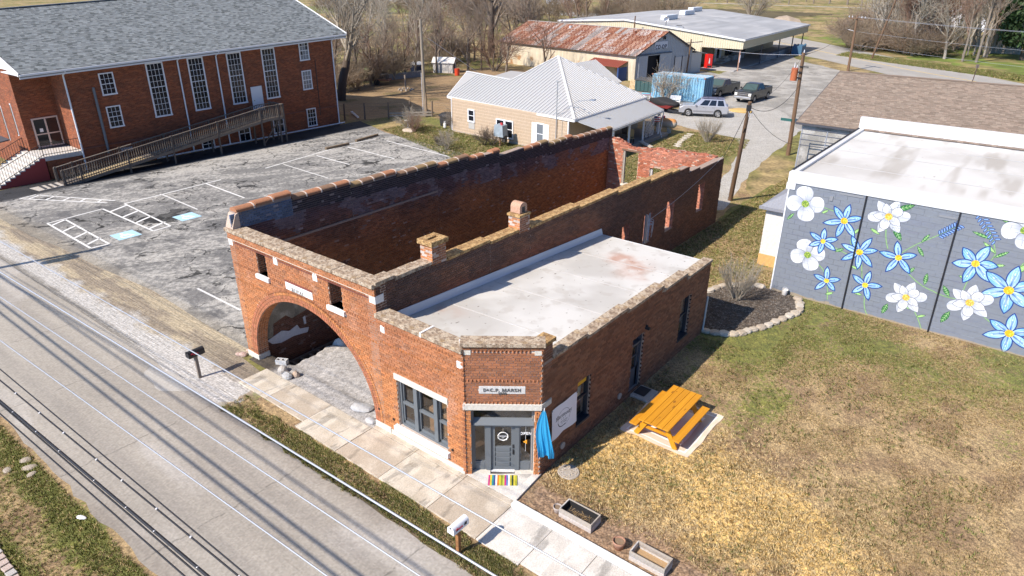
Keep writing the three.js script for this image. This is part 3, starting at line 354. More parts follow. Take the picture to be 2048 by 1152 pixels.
  for (const [a, b, h] of LS) layBricks({ parent: lw, O: O2, U: U2, y0: -1.0 + Math.floor(0) , y1: h, span: () => [-a - (a > -0.3 ? 0.2 : 0), -b], color: lCol, seed: 30 + (h * 10 | 0) });
  part('wall_ledge', [bx(WX - 0.05, WX + 0.04, 3.9 - 0.02, 3.96, -9.6, -0.5)], mortarD, lw);
  { const clay = grainy(0.38, 0.17, 0.085, 0.8, 1.5), clayM = grainy(0.27, 0.18, 0.085, 0.85, 1.5), clayD = grainy(0.23, 0.135, 0.08, 0.85, 1.5), jm = grainy(0.6, 0.5, 0.42, 0.9, 2), r = rng(33);
    const half = (L) => { const s = []; for (let i = 0; i <= 10; i++) { const t = Math.PI * (i / 10); s.push([0.2 * Math.cos(t), 0.115 * Math.pow(Math.sin(t), 0.8)]); } return prism([[0.2, -0.03], ...s, [-0.2, -0.03]], L); };
    LS.forEach(([a, b, h, dh], si) => { const n = Math.max(3, Math.round((a - b) / 0.62)), L = (a - b) / n; for (let i = 0; i < n; i++) { if ((si === 6 && i === 0) || (si > 2 && r() < 0.06)) continue; const g = half(L - 0.05); g.rotateZ((r() - 0.5) * 0.05); const hy = h + dh * (i + 0.5) / n; g.translate(WX - 0.16, hy, a - (i + 1) * L + 0.02); const m = si === 0 ? clay : r() < 0.45 ? clayM : r() < 0.6 ? clayD : clay; const t = part('coping_tile', g, m, ruin); const j = half(0.05); j.scale(1.06, 1.1, 1); j.translate(WX - 0.16, hy, a - (i + 1) * L + 0.0); part('joint', j, i === n - 1 && r() < 0.4 ? clay : jm, t); } });
    part('end_stone', prism([[0, 0], [0.3, 0], [0.3, 0.66], [0.18, 0.6], [0.02, 0.2]], 0.42, new THREE.Matrix4().makeRotationY(Math.PI / 2).setPosition(WX - 0.36, 4.72, 0.02)), mortarM, ruin);
  }
  // plaster left on the inner wall
  { const pl = new THREE.MeshStandardMaterial({ map: stained(13, [176, 170, 156], [140, 134, 120]), roughness: 0.95 }), pw = grainy(0.62, 0.62, 0.64, 0.9, 2); pl.map.repeat.set(0.5, 0.5); const P = (pts, m, d) => { const g = prism(pts, d); g.rotateY(Math.PI / 2); const o = part('plaster_patch', g, m, ruin); o.position.set(WX + 0.01, 0, 0); };
    P([[0.42, 0.45], [0.58, 0.5], [0.82, 0.45], [0.9, 0.98], [1.45, 1.12], [1.68, 0.9], [2.3, 1.0], [2.9, 1.5], [3.2, 2.6], [0.42, 2.6]].map(p => [-p[0] * -1, p[1]]).map(([a, b]) => [a, b]), pl, 0.022);
    const W = [[0.55, 0.42], [1.2, 0.58], [1.5, 0.44], [1.86, 0.55], [1.95, 0.35], [2.34, 0.26], [2.26, 0.08], [1.64, 0.17], [1.1, 0.12], [0.75, 0.22]]; P(W, pw, 0.03); P([[2.15, 0.75], [2.25, 0.78], [2.25, 0.45], [2.17, 0.45]], pw, 0.03);
    ruin.children.filter(c => c.name === 'plaster_patch').forEach(c => { c.geometry.scale(1, 1, 1); });
  }
  // ---- right wall, outer face: stepped, lichened coping, two chimneys, four window holes
  const RS = [[0, -0.75, 6.14], [-0.75, -2.85, 6.05], [-2.85, -4.9, 5.93], [-4.9, -7.1, 5.82], [-7.1, -10.2, 5.73], [-10.2, -13.1, 5.61], [-13.1, -15.95, 5.45], [-15.95, -18.1, 5.29], [-18.1, -18.95, 5.2], [-18.95, -20.1, 5.06], [-20.1, -21.4, 4.72], [-21.4, -24.48, 4.56]].map(([a, b, h]) => [a, b, h * K]);
  const O3 = V(RX, 0, 0); const ro = [[0, -1.1], [24.48, -1.1]]; for (let i = RS.length - 1; i >= 0; i--) ro.push([-RS[i][1], RS[i][2] - (i < 9 ? 0.1 : 0.02)], [-RS[i][0], RS[i][2] - (i < 9 ? 0.1 : 0.02)]);
  const rh = [[13.75, 14.4, 1.3, 2.66], [15.73, 16.5, 1.25, 2.68], [17.98, 18.8, 1.25, 2.74], [21.53, 22.3, 1.3, 2.8]];
  const rw = wallCore('side_wall', ruin, O3, U2, ro, rh.map(([a, b, c, d]) => [[a, c], [b, c], [b, d], [a, d]]), 0.36, mortarD);
  const rTop = u => { for (const [a, b, h] of RS) if (u >= -a && u <= -b) return h; return 3.6; };
  const rCol = (u, y, r) => { const n = fbm(u * 0.6 + 30, y * 1.2, 4), d = rTop(u) - y; let c = mixc(brown, [0.17, 0.085, 0.055], ss(0.4, 0.6, n)); const scar = ss(3.5, 2.7, y + u * 0.0 - 0.25 * (n - 0.5) * 2) * ss(12.1, 11.4, u + (n - 0.5) * 2 + (y - 3) * 0.3); const sc2 = ss(d > 0 ? 4.2 - u * 0.03 : 4, 3.4 - u * 0.03, y + (n - 0.5) * 0.8); c = mixc(c, n > 0.5 ? [0.38, 0.13, 0.05] : [0.3, 0.1, 0.05], sc2 * ss(12.2, 11.2, u + (n - 0.5)) * ss(0.6, 3, u) * 0.9); if (d < 0.35) c = mixc(c, [0.1, 0.06, 0.05], 0.5); if (u > 12) c = mixc(c, [0.19, 0.09, 0.06], 0.4); return tone(c, r, 0.25); };
  RS.forEach(([a, b, h], i) => layBricks({ parent: rw, O: O3, U: U2, y0: i > 4 ? 0 : 1.5, y1: h - (i < 9 ? 0.1 : 0.02), span: () => [-a, -b], gaps: y => rh.filter(q => y > q[2] && y < q[3]).map(q => [q[0], q[1]]), color: rCol, seed: 60 + i }));
  { const r = rng(37), m = lichenY; RS.forEach(([a, b, h], i) => { if (i > 8) return; const n = Math.max(1, Math.round((a - b) / 1.3)), L = (a - b) / n; for (let k = 0; k < n; k++) { const z1 = a - k * L, z0 = z1 - L; part('coping_stone', rbx(RX - 0.4, RX + 0.05, h - 0.1, h + (r() - 0.5) * 0.02, z0 + 0.006 + (k === n - 1 ? 0.02 : 0), z1 - 0.006, 0.018, 2), i < 2 ? lichen : m, ruin); } }); }
  // window reveals in the lit far side
  { const l = [], c = [], r = rng(38); for (const [a, b, y0, y1] of rh) for (let y = y0; y < y1 - 0.03; y += COURSE) for (let q = 0; q < 4; q++) { l.push(M4(RX - 0.05 - q * 0.09, y + 0.033, -b + 0.002 + (r() - 0.5) * 0.02, 0.082, 0.064, 0.06)); c.push(tone(pinkB, r, 0.3)); } instances('reveal_brick', BU, brickMat, l, rw, c); }
  { const wf = grainy(0.55, 0.56, 0.56, 0.8, 3); const f = part('window_frame', [bx(RX - 0.12, RX - 0.04, 1.25, 2.68, -16.1, -16.02), bx(RX - 0.14, RX - 0.06, 1.25, 2.6, -16.5, -16.44)], wf, ruin); part('window_frame', [bx(RX - 0.14, RX - 0.06, 1.25, 2.74, -18.06, -17.99)], wf, ruin); }
  // chimneys
  { const ch = (z0, z1, y0, y1, capY, hole) => { const b = part('chimney', bx(RX - 0.42, RX + 0.06, y0, y1, z0, z1), mortarM, ruin); layBricks({ parent: b, O: V(RX + 0.06, 0, 0), U: U2, y0, y1, span: () => [-z1, -z0], color: (u, y, r) => tone(r() < 0.15 ? [0.5, 0.4, 0.34] : mixc(brown, red, 0.5), r, 0.3), seed: 71 }); layBricks({ parent: b, O: V(0, 0, z1), U: V(1, 0, 0), y0, y1, span: () => [RX - 0.42, RX + 0.06], color: (u, y, r) => tone(r() < 0.3 ? [0.62, 0.5, 0.42] : mixc(red, orange, 0.7), r, 0.3), seed: 72 }); return b; };
    const c1 = ch(-2.78, -2.2, 4.7, 5.3); const cap = new THREE.Shape([[-0.29, -0.35], [0.29, -0.35], [0.29, 0.35], [-0.29, 0.35]].map(p => new THREE.Vector2(...p))); cap.holes.push(new THREE.Path([[-0.07, -0.22], [0.07, -0.22], [0.07, 0.22], [-0.07, 0.22]].map(p => new THREE.Vector2(...p)))); const cg = new THREE.ExtrudeGeometry(cap, { depth: 0.13, bevelEnabled: true, bevelSize: 0.01, bevelThickness: 0.01, bevelSegments: 1 }); cg.rotateX(-Math.PI / 2); cg.translate(RX - 0.18, 5.31, -2.49); part('cap', uvBox(cg), lichenY, c1); part('flue', bx(RX - 0.3, RX - 0.06, 5.3, 5.32, -2.75, -2.25), black, c1);
    const c2 = ch(-6.95, -6.4, 4.5, 5.06); part('cap', rbx(RX - 0.47, RX + 0.1, 5.06, 5.15, -7.0, -6.35, 0.02, 2), lichenY, c2); const hood = []; for (let i = 0; i <= 10; i++) { const t = Math.PI * i / 10; hood.push([0.2 * Math.cos(t), 0.2 + 0.16 * Math.sin(t)]); } part('pot_hood', prism([[0.2, 0], ...hood, [-0.2, 0]], 0.4, new THREE.Matrix4().makeRotationY(Math.PI / 2).setPosition(RX - 0.4, 5.17, -6.68)), grainy(0.5, 0.3, 0.2, 0.9, 3), c2); part('flue', bx(RX - 0.01, RX + 0.005, 5.19, 5.38, -6.76, -6.6), black, c2); }
  // old service cable
  const mast = part('service_mast', rod(V(RX + 0.06, 1.3, -15.95), V(RX + 0.06, 2.65, -15.95), 0.03), mat(0.62, 0.63, 0.65, 0.4, { metalness: 0.5 }), ruin);
  { const r = rng(41), gs = []; for (let i = 0; i < 7; i++) { const y = 2.45 - r() * 0.3, p = V(RX + 0.08, y, -15.95); const pts = [p, p.clone().add(V(0.1 + r() * 0.1, 0.1 * (r() - 0.5), -0.1 - r() * 0.2)), p.clone().add(V(0.1, -0.3 - r() * 0.4, -0.2 - r() * 0.15))]; gs.push(new THREE.TubeGeometry(new THREE.CatmullRomCurve3(pts), 8, 0.012, 5)); } part('loose_wire', gs, mat(0.6, 0.6, 0.62, 0.5), mast); }
  // ---- back wall, inner face, broken top, doorway and small window
  { const O4 = V(0, 0, -24.12); const top = [[-10.12, 3.85], [-9.85, 3.78], [-9.6, 3.84], [-9.2, 3.68], [-8.95, 3.6], [-8.76, 3.46], [-8.4, 3.42], [-8.0, 3.5], [-7.4, 3.52], [-6.9, 3.66], [-6.4, 3.6], [-5.65, 3.72], [-5.0, 3.66], [-4.4, 3.74], [-3.55, 3.7]]; const tf = x => { for (let i = 0; i < top.length - 1; i++) if (x <= top[i + 1][0]) return mix(top[i][1], top[i + 1][1], (x - top[i][0]) / (top[i + 1][0] - top[i][0])); return 3.7; };
    const open = [[-9.1, -8.12, 1.2, 3.26], [-7.32, -6.38, 1.2, 2.5]]; const bw = wallCore('back_wall', ruin, O4, V(1, 0, 0), [[-10.12, -1.1], [-3.55, -1.1], ...[...top].reverse().map(([a, b]) => [a, b - 0.1])], open.map(([a, b, c, d]) => [[a, c], [b, c], [b, d], [a, d]]), 0.34, grainy(0.5, 0.36, 0.28, 0.95, 2));
    layBricks({ parent: bw, O: O4, U: V(1, 0, 0), y0: -0.9, y1: 3.85, span: () => [-10.12, -3.55], gaps: y => { const g = []; const r = rng((y * 977) | 0); for (const [a, b, c, d] of open) if (y > c && y < d + 0.15) g.push(y > d ? [a + 0.2 + 0.2 * r(), b - 0.1 - 0.2 * r()] : [a - 0.06 * r(), b + 0.06 * r()]); let x = null; for (let u = -10.12; u < -3.55; u += 0.08) { const b = tf(u) < y + 0.03 + 0.05 * r(); if (b && x === null) x = u; if (!b && x !== null) { g.push([x, u]); x = null; } } if (x !== null) g.push([x, -3.5]); return g; }, color: (u, y, r) => { const n = fbm(u, y * 1.5, 3); return tone(r() < 0.1 ? [0.56, 0.4, 0.3] : mixc([0.5, 0.17, 0.09], pinkB, ss(0.35, 0.65, n)), r, 0.3); }, seed: 81, proud: 0.012 });
    const rub = [], rc = [], r = rng(83); for (let u = -10.1; u < -3.6; u += 0.11) for (let q = 0; q < 3; q++) { rub.push(M4(u, tf(u) - 0.07 + r() * 0.06, -24.18 - q * 0.1, 0.2, 0.06, 0.1, (r() - 0.5) * 0.3, r() * 0.6, (r() - 0.5) * 0.3)); rc.push(tone(r() < 0.2 ? [0.5, 0.36, 0.28] : [0.42, 0.15, 0.09], r, 0.3)); } instances('broken_brick', BU, brickMat, rub, bw, rc);
    part('lintel', bx(-9.2, -8.0, 3.2, 3.3, -24.4, -24.1), grainy(0.2, 0.12, 0.08, 0.95, 2), ruin); part('door_frame', [bx(-9.1, -9.0, 1.2, 3.2, -24.3, -24.16)], grainy(0.36, 0.33, 0.28, 0.9, 3), ruin); part('window_frame', [bx(-7.32, -7.18, 1.2, 2.35, -24.3, -24.2)], grainy(0.45, 0.43, 0.4, 0.9, 3), ruin); part('threshold', rbx(-9.15, -8.0, 1.1, 1.22, -24.45, -24.05, 0.02), limestone, ruin); }
  // floor litter inside the arch
}
// ---------------------------------------------------------------- the corner shop with white roof and chamfered entrance
const CX = 1.6, CZ = -1.24, SZ = -11.88; // corner: facade ends at x = 0, side wall starts at (CX, CZ)
const clothMat = (r, g, b, o = {}) => new THREE.MeshStandardMaterial({ color: lin(r, g, b), roughness: 0.9, ...bump(6, 0.002), ...o });
let shop;
{
  shop = thing('corner_shop', 'small red brick corner shop with white flat roof, angled grey entrance and carved date plaque', 'building');
  const U = V(1, 0, 0), O = V(0, 0, 0);
  const win = [-2.58, -0.63, 0.5, 2.08];
  const fw = wallCore('front_wall', shop, O, U, [[RX + 0.001, -0.3], [0, -0.3], [0, 3.88], [RX + 0.001, 3.88]], [[[win[0], win[2]], [win[1], win[2]], [win[1], win[3]], [win[0], win[3]]]], 0.32, mortarA);
  const stones = [[-3.07, 3.46, 0.17, 0.19], [-0.2, 3.4, 0.2, 0.2]];
  const gaps = y => { const g = []; if (y > win[2] && y < win[3]) g.push([win[0], win[1]]); if (y > 2.08 && y < 2.28) g.push([-2.66, -0.57]); if (y > 0.33 && y < 0.5) g.push([-2.72, -0.56]); for (const [x, yy, w, h] of stones) if (y > yy && y < yy + h) g.push([x, x + w]); return g; };
  layBricks({ parent: fw, O, U, y0: 0.22, y1: 3.72, span: y => [RX, y < 3.66 ? 0.0 : 0.0], gaps, color: frontColor, seed: 101 });
  layBricks({ parent: fw, O: V(0, 0, 0.03), U, y0: 3.73, y1: 3.89, span: () => [RX, 0.02], color: frontColor, seed: 102 });
  part('head_course', bx(RX, 0.0, 3.72, 3.88, -0.2, 0.02), mortarA, fw);
  for (const [y, a, b, s] of [[3.68, RX + 0.25, -0.3, 1], [3.14, RX + 0.1, -0.2, 2], [2.42, -3.0, -0.25, 3]]) dogtooth(fw, V(0, 0, 0.006), U, a, b, y, y > 3.5 ? red : orange, 103 + s);
  // quoins of skew bricks on the corner
  { const l = [], c = [], r = rng(107); for (let y = 0.2; y < 3.85; y += COURSE * 2) { l.push(M4(-0.01, y, 0.0, 0.08, 0.062, 0.08, 0, 0.3, 0)); c.push(tone(red, r, 0.25)); } instances('quoin_brick', BU, brickMat, l, fw, c); }
  stones.forEach(([x, y, w, h]) => part('white_block', rbx(x, x + w, y, y + h, -0.1, 0.016, 0.008), whiteStone, shop));
  part('footing', rbx(RX + 0.26, -0.01, -0.3, 0.21, -0.34, 0.03, 0.015), limestone, shop);
  part('lintel', rbx(-2.66, -0.57, 2.085, 2.275, -0.3, 0.03, 0.012), limestone, shop);
  part('sill', rbx(-2.72, -0.56, 0.335, 0.495, -0.3, 0.11, 0.015), whiteStone, shop);
  // facade window: three double-hung lights in grey frames
  { const w = part('window', [bx(-2.58, -2.5, 0.5, 2.08, -0.24, -0.1), bx(-0.71, -0.63, 0.5, 2.08, -0.24, -0.1), bx(-2.5, -0.71, 2.0, 2.08, -0.24, -0.1), bx(-2.5, -0.71, 0.5, 0.57, -0.24, -0.08), bx(-1.98, -1.84, 0.57, 2.0, -0.22, -0.06), bx(-1.2, -1.06, 0.57, 2.0, -0.22, -0.06)], steelGrey, shop);
    for (const [a, b] of [[-2.5, -1.98], [-1.84, -1.2], [-1.06, -0.71]]) { part('sash', [bx(a, b, 1.24, 1.32, -0.2, -0.12), bx(a, a + 0.05, 0.57, 1.24, -0.19, -0.13), bx(b - 0.05, b, 0.57, 1.24, -0.19, -0.13), bx(a, b, 0.57, 0.65, -0.19, -0.13), bx(a, a + 0.04, 1.32, 2.0, -0.22, -0.15), bx(b - 0.04, b, 1.32, 2.0, -0.22, -0.15)], steelGrey, w); part('glass', [bx(a + 0.05, b - 0.05, 0.65, 1.24, -0.165, -0.16)], pane, w); part('glass', [bx(a + 0.04, b - 0.04, 1.32, 2.0, -0.19, -0.185)], pane, w); } }
  { const r = rng(111); for (const [x, y] of [[-2.8, 0.62], [-0.45, 0.66], [-3.42, 0.72]]) part('wall_bolt', [bx(x - 0.03, x + 0.03, y - 0.03, y + 0.03, -0.01, 0.035)], blackMetal, shop); }
  // coping on the facade
  for (const [a, b] of [[RX + 0.0, -1.42], [-1.36, 0.03]]) part('coping_stone', rbx(a, b, 3.89, 4.02, -0.4, 0.1, 0.018, 2), lichen, shop);
  part('mortar_joint', bx(-1.42, -1.36, 3.9, 4.03, -0.4, 0.105), whitePaint, shop);
  // ---- chamfered entrance front
  const CU = V(CX, 0, CZ).normalize(), CN = CU.clone().cross(V(0, 1, 0)), CL = Math.hypot(CX, CZ);
  const cb = new THREE.Matrix4().makeBasis(CU, V(0, 1, 0), CN);
  const at = g => { g.applyMatrix4(cb); return g; };
  const open = [0.17, 1.86, 2.18];
  const cw = wallCore('entrance_wall', shop, O, CU, [[0, -0.3], [open[0], -0.3], [open[0], open[2]], [open[1], open[2]], [open[1], -0.3], [CL, -0.3], [CL, 4.09], [0, 4.09]], [], 0.26, mortarA);
  const plq = [0.4, 2.69, 1.2, 0.23];
  layBricks({ parent: cw, O, U: CU, y0: 2.38, y1: 3.9, span: () => [0.03, CL - 0.03], gaps: y => [...(y > plq[1] && y < plq[1] + plq[3] ? [[plq[0], plq[0] + plq[2]]] : []), ...(y > 3.83 && y < 4.0 ? [[0.02, 0.2], [CL - 0.2, CL - 0.02]] : [])], color: (x, y, r) => tone(mixc(red, [0.3, 0.13, 0.07], fbm(x * 2, y * 2, 2)), r, 0.22), seed: 121, single: { max: 300, test: () => true } });
  layBricks({ parent: cw, O: CN.clone().multiplyScalar(0.02), U: CU, y0: 3.99, y1: 4.1, span: () => [-0.02, CL + 0.02], color: (x, y, r) => tone(red, r, 0.22), seed: 122 });
  layBricks({ parent: cw, O, U: CU, y0: 0.02, y1: 2.18, span: () => [0.05, CL - 0.05], gaps: () => [[open[0], open[1]]], color: (x, y, r) => tone(orange, r, 0.22), seed: 123 });
  dogtooth(cw, CN.clone().multiplyScalar(0.006), CU, 0.28, CL - 0.25, 3.95, red, 124, 0.07, 0.1); dogtooth(cw, CN.clone().multiplyScalar(0.004), CU, 0.12, CL - 0.1, 3.09, red, 125, 0.07, 0.1); dogtooth(cw, CN.clone().multiplyScalar(0.004), CU, 0.06, CL - 0.04, 2.41, red, 126, 0.07, 0.1);
  { const l = [], c = [], r = rng(127); for (let y = 0.1; y < 3.95; y += COURSE * 2) { if (y > 2.15 && y < 2.42) continue; for (const u of [0.02, CL - 0.02]) { l.push(cb.clone().multiply(M4(u, y, -0.026, 0.075, 0.062, 0.075, 0, Math.PI / 4, 0))); c.push(tone(mixc(red, orange, 0.3), r, 0.25)); } if (y < 2.1) { l.push(cb.clone().multiply(M4(CL - 0.12, y, -0.025, 0.07, 0.062, 0.07, 0, Math.PI / 4, 0))); c.push(tone(orange, r, 0.25)); } } instances('quoin_brick', BU, brickMat, l, cw, c); }
  for (const u of [0.03, CL - 0.21]) part('white_block', at(rbx(u, u + 0.18, 3.84, 4.0, -0.1, 0.016, 0.008)), limestone, shop);
  part('lintel', at(rbx(-0.03, CL + 0.02, 2.185, 2.375, -0.26, 0.04, 0.012)), limestone, shop); part('lintel', rbx(CX - 0.1, CX + 0.035, 2.19, 2.37, CZ - 0.42, CZ, 0.012), limestone, shop);
  const pq = part('date_plaque', at(rbx(plq[0], plq[0] + plq[2], plq[1], plq[1] + plq[3], -0.08, 0.014, 0.006)), grainy(0.6, 0.58, 0.55, 0.9, 2), shop);
  { const dk = mat(0.1, 0.095, 0.09, 0.9); const a = letters('D', 0.095, 0.014), rr = letters('R.', 0.065, 0.014), b = letters('C.P. MARSH', 0.095, 0.014), d = letters('1919', 0.075, 0.014); b.scale(1.12, 1, 1); a.translate(plq[0] + 0.15, 2.807, 0.013); rr.translate(plq[0] + 0.24, 2.807, 0.013); b.translate(plq[0] + 0.68, 2.807, 0.013); d.translate(plq[0] + 0.6, 2.705, 0.013); part('lettering', [a, rr, b, d].map(g => at(g)), dk, pq); }
  // parapet block over the entrance with its own coping
  part('parapet_return', [bx(CX - 0.26, CX - 0.001, 3.3, 4.09, CZ - 0.42, CZ)], mortarD, shop); layBricks({ parent: cw, O: V(CX, 0, 0), U: V(0, 0, -1), y0: 3.6, y1: 4.09, span: () => [-CZ, -CZ + 0.42], color: (x, y, r) => tone(brown, r, 0.22), seed: 128 });
  part('coping_stone', at(rbx(-0.06, CL + 0.07, 4.095, 4.215, -0.33, 0.09, 0.018, 2)), lichen, shop); part('coping_stone', rbx(CX - 0.34, CX + 0.08, 4.1, 4.212, CZ - 0.47, CZ - 0.06, 0.018, 2), lichenY, shop);
  // joinery
  const R = -0.2; const ent = part('entrance_frame', [at(bx(open[0], open[0] + 0.06, 0, 2.18, R - 0.06, R + 0.06)), at(bx(open[1] - 0.06, open[1], 0, 2.18, R - 0.06, R + 0.06)), at(bx(0.56, 0.69, 0, 1.6, R - 0.06, R + 0.05)), at(bx(1.34, 1.46, 0, 1.6, R - 0.06, R + 0.05)), at(bx(open[0], open[1], 2.12, 2.18, R - 0.06, R + 0.03))], steelGrey, shop);
  part('transom_cornice', [at(rbx(open[0] + 0.01, open[1] - 0.01, 1.57, 1.63, R - 0.06, R + 0.08, 0.01)), at(prism([[0, 0], [0.16, 0], [0.16, 0.02], [0.03, 0.17], [0, 0.17]], open[1] - open[0] - 0.04, new THREE.Matrix4().makeRotationY(-Math.PI / 2).setPosition(open[1] - 0.02, 1.63, R - 0.02)))], steelGrey, ent);
  for (const [a, b] of [[open[0] + 0.06, 0.56], [1.46, open[1] - 0.06]]) { part('side_light', [at(bx(a, b, 0, 0.36, R - 0.04, R + 0.02)), at(bx(a, a + 0.035, 0.36, 1.57, R - 0.03, R + 0.02)), at(bx(b - 0.035, b, 0.36, 1.57, R - 0.03, R + 0.02)), at(bx(a + 0.05, b - 0.05, 0.06, 0.3, R + 0.02, R + 0.03))], steelGrey, ent); part('glass', at(bx(a + 0.035, b - 0.035, 0.36, 1.57, R - 0.01, R - 0.004)), pane, ent); }
  part('glass', at(bx(open[0] + 0.06, open[1] - 0.06, 1.8, 2.12, R - 0.01, R - 0.004)), pane, ent);
  const door = part('door', [at(bx(0.69, 0.8, 0.05, 1.57, R - 0.05, R)), at(bx(1.24, 1.34, 0.05, 1.57, R - 0.05, R)), at(bx(0.8, 1.24, 1.5, 1.57, R - 0.05, R)), at(bx(0.8, 1.24, 0.05, 0.16, R - 0.05, R)), at(bx(0.8, 1.24, 0.16, 0.84, R - 0.05, R - 0.022))], steelGrey, shop);
  for (let i = 0; i < 4; i++) part('door_panel', at(rbx(0.83, 1.21, 0.18 + i * 0.165, 0.31 + i * 0.165, R - 0.03, R + 0.004, 0.012)), steelGrey, door); part('door_rail', [0, 1, 2, 3, 4].map(i => at(bx(0.8, 1.24, 0.145 + i * 0.165, 0.178 + i * 0.165, R - 0.03, R - 0.002))), steelGrey, door);
  part('door_glass', at(bx(0.8, 1.24, 0.84, 1.5, R - 0.03, R - 0.024)), pane, door); part('door_handle', [at(rbx(1.275, 1.315, 0.6, 0.76, R, R + 0.03, 0.008)), at(rbx(1.275, 1.315, 0.8, 0.92, R, R + 0.02, 0.008)), at(rod(V(1.295, 0.62, R + 0.05), V(1.295, 0.74, R + 0.05), 0.012))], black, door);
  part('threshold', at(bx(0.69, 1.34, 0.0, 0.06, R - 0.06, R + 0.08)), whiteStone, shop); for (const [a, b] of [[open[0], 0.68], [1.35, open[1]]]) part('plinth_stone', at(rbx(a, b, -0.05, 0.075, R - 0.06, -0.01, 0.01)), limestone, shop);
  // ---- right side wall
  const U2 = V(0, 0, -1), O3 = V(CX, 0, 0); const SS = [[-1.66, -3.28, 4.56], [-3.28, -5.58, 4.42], [-5.58, -7.92, 4.28], [-7.92, -9.74, 4.06], [-9.74, SZ, 3.82]].map(([a, b, h]) => [a, b, h * K]);
  const so = [[-CZ, -0.3], [-SZ, -0.3]]; for (let i = SS.length - 1; i >= 0; i--) so.push([-SS[i][1], SS[i][2] - 0.1], [-SS[i][0], SS[i][2] - 0.1]); so.push([-CZ, SS[0][2] - 0.1]);
  const holes = [[2.98, 3.7, 0.63, 2.18], [6.15, 6.9, 0.12, 2.16], [9.57, 10.4, 0.53, 2.24]];
  const sw = wallCore('side_wall', shop, O3, U2, so, holes.map(([a, b, c, d]) => [[a, c], [b, c], [b, d], [a, d]]), 0.3, mortarM);
  SS.forEach(([a, b, h], i) => layBricks({ parent: sw, O: O3, U: U2, y0: 0, y1: h - 0.1, span: () => [i ? -a : -CZ, -b], gaps: y => [...holes.filter(q => y > q[2] && y < q[3]).map(q => [q[0], q[1]]), ...(i === 0 && y > 2.19 && y < 2.37 ? [[1.2, 1.67]] : [])], color: (u, y, r) => { const n = fbm(u * 0.8 + 70, y * 1.2, 3); return tone(mixc(mixc([0.26, 0.12, 0.065], [0.36, 0.165, 0.085], n), [0.17, 0.085, 0.06], ss(0.6, 0.2, y) * 0.4), r, 0.28); }, seed: 140 + i }));
  { const r = rng(146); SS.forEach(([a, b, h]) => { const n = 2, L = (a - b) / n; for (let k = 0; k < n; k++) part('coping_stone', rbx(CX - 0.32, CX + 0.06, h - 0.1, h + (r() - 0.5) * 0.012, a - (k + 1) * L + 0.006, a - k * L - 0.006, 0.016, 2), lichen, shop); }); }
  // rowlock quoins round the openings
  { const l = [], c = [], r = rng(149); for (const [a, b, y0, y1] of holes) for (let y = y0; y < y1; y += COURSE * 2) { l.push(M4(CX - 0.036, y + 0.03, -b - 0.02, 0.06, 0.064, 0.06, 0, Math.PI / 4, 0)); c.push(tone([0.06, 0.03, 0.025], r, 0.2)); } instances('quoin_brick', BU, brickMat, l, sw, c); }
  const dk = mat(0.03, 0.034, 0.045, 0.5); const sideWin = ([a, b, y0, y1], mid, blind) => { const w = part('window', [bx(CX - 0.2, CX - 0.08, y0, y1, -a - 0.06, -a), bx(CX - 0.2, CX - 0.08, y0, y1, -b, -b + 0.06), bx(CX - 0.2, CX - 0.08, y1 - 0.07, y1, -b, -a), bx(CX - 0.24, CX + 0.03, y0, y0 + 0.07, -b, -a), bx(CX - 0.18, CX - 0.1, mid, mid + 0.05, -b, -a)], dk, shop); part('glass', bx(CX - 0.145, CX - 0.139, y0, y1, -b, -a), pane, w); if (blind) { part('blind', bx(CX - 0.134, CX - 0.128, y1 - 0.32, y1 - 0.07, -b + 0.06, -a - 0.06), clothMat(0.72, 0.42, 0.03), w); part('curtain', bx(CX - 0.3, CX - 0.295, y0 + 0.5, y1 - 0.55, -b + 0.06, -a - 0.1), clothMat(0.5, 0.56, 0.42), w); } };
  sideWin(holes[0], 1.4, true); sideWin(holes[2], 1.4, false);
  { const [a, b, y0, y1] = holes[1]; const d = part('side_door', [bx(CX - 0.22, CX - 0.08, y0, y1, -a - 0.05, -a), bx(CX - 0.22, CX - 0.08, y0, y1, -b, -b + 0.05), bx(CX - 0.22, CX - 0.08, 1.75, 1.82, -b, -a), bx(CX - 0.2, CX - 0.14, y0, 0.85, -b, -a), bx(CX - 0.2, CX - 0.14, y0, 1.75, -a - 0.16, -a - 0.05), bx(CX - 0.2, CX - 0.14, y0, 1.75, -b + 0.05, -b + 0.16), bx(CX - 0.19, CX - 0.14, 1.28, 1.33, -b, -a)], mat(0.07, 0.085, 0.105, 0.5), shop); part('door_glass', [bx(CX - 0.17, CX - 0.165, 0.85, 1.75, -b + 0.16, -a - 0.16), bx(CX - 0.17, CX - 0.165, 1.82, y1, -b + 0.05, -a - 0.05)], pane, d); part('door_handle', rod(V(CX - 0.1, 0.86, -b + 0.1), V(CX - 0.1, 1.0, -b + 0.1), 0.014), black, d); }
  for (const [x, z] of [[0.4, -5.5], [0.42, -2.3]]) { const g = new THREE.CylinderGeometry(0.1, 0.11, 0.05, 14); g.rotateZ(Math.PI / 2); g.translate(CX + 0.02, x, z); part('wall_vent', g, grainy(0.45, 0.4, 0.35, 0.8, 4), shop); }
  part('wall_lamp', [rbx(CX, CX + 0.16, 2.22, 2.3, -6.98, -6.86, 0.015), bx(CX, CX + 0.08, 2.3, 2.36, -6.95, -6.9)], black, shop);
  part('down_pipe', [rod(V(CX + 0.04, 0.1, SZ + 0.02), V(CX + 0.04, 1.5, SZ - 0.05), 0.035), rod(V(CX + 0.04, 0.1, SZ + 0.02), V(CX + 0.14, 0.02, SZ + 0.05), 0.035)], mat(0.5, 0.51, 0.5, 0.6), shop);
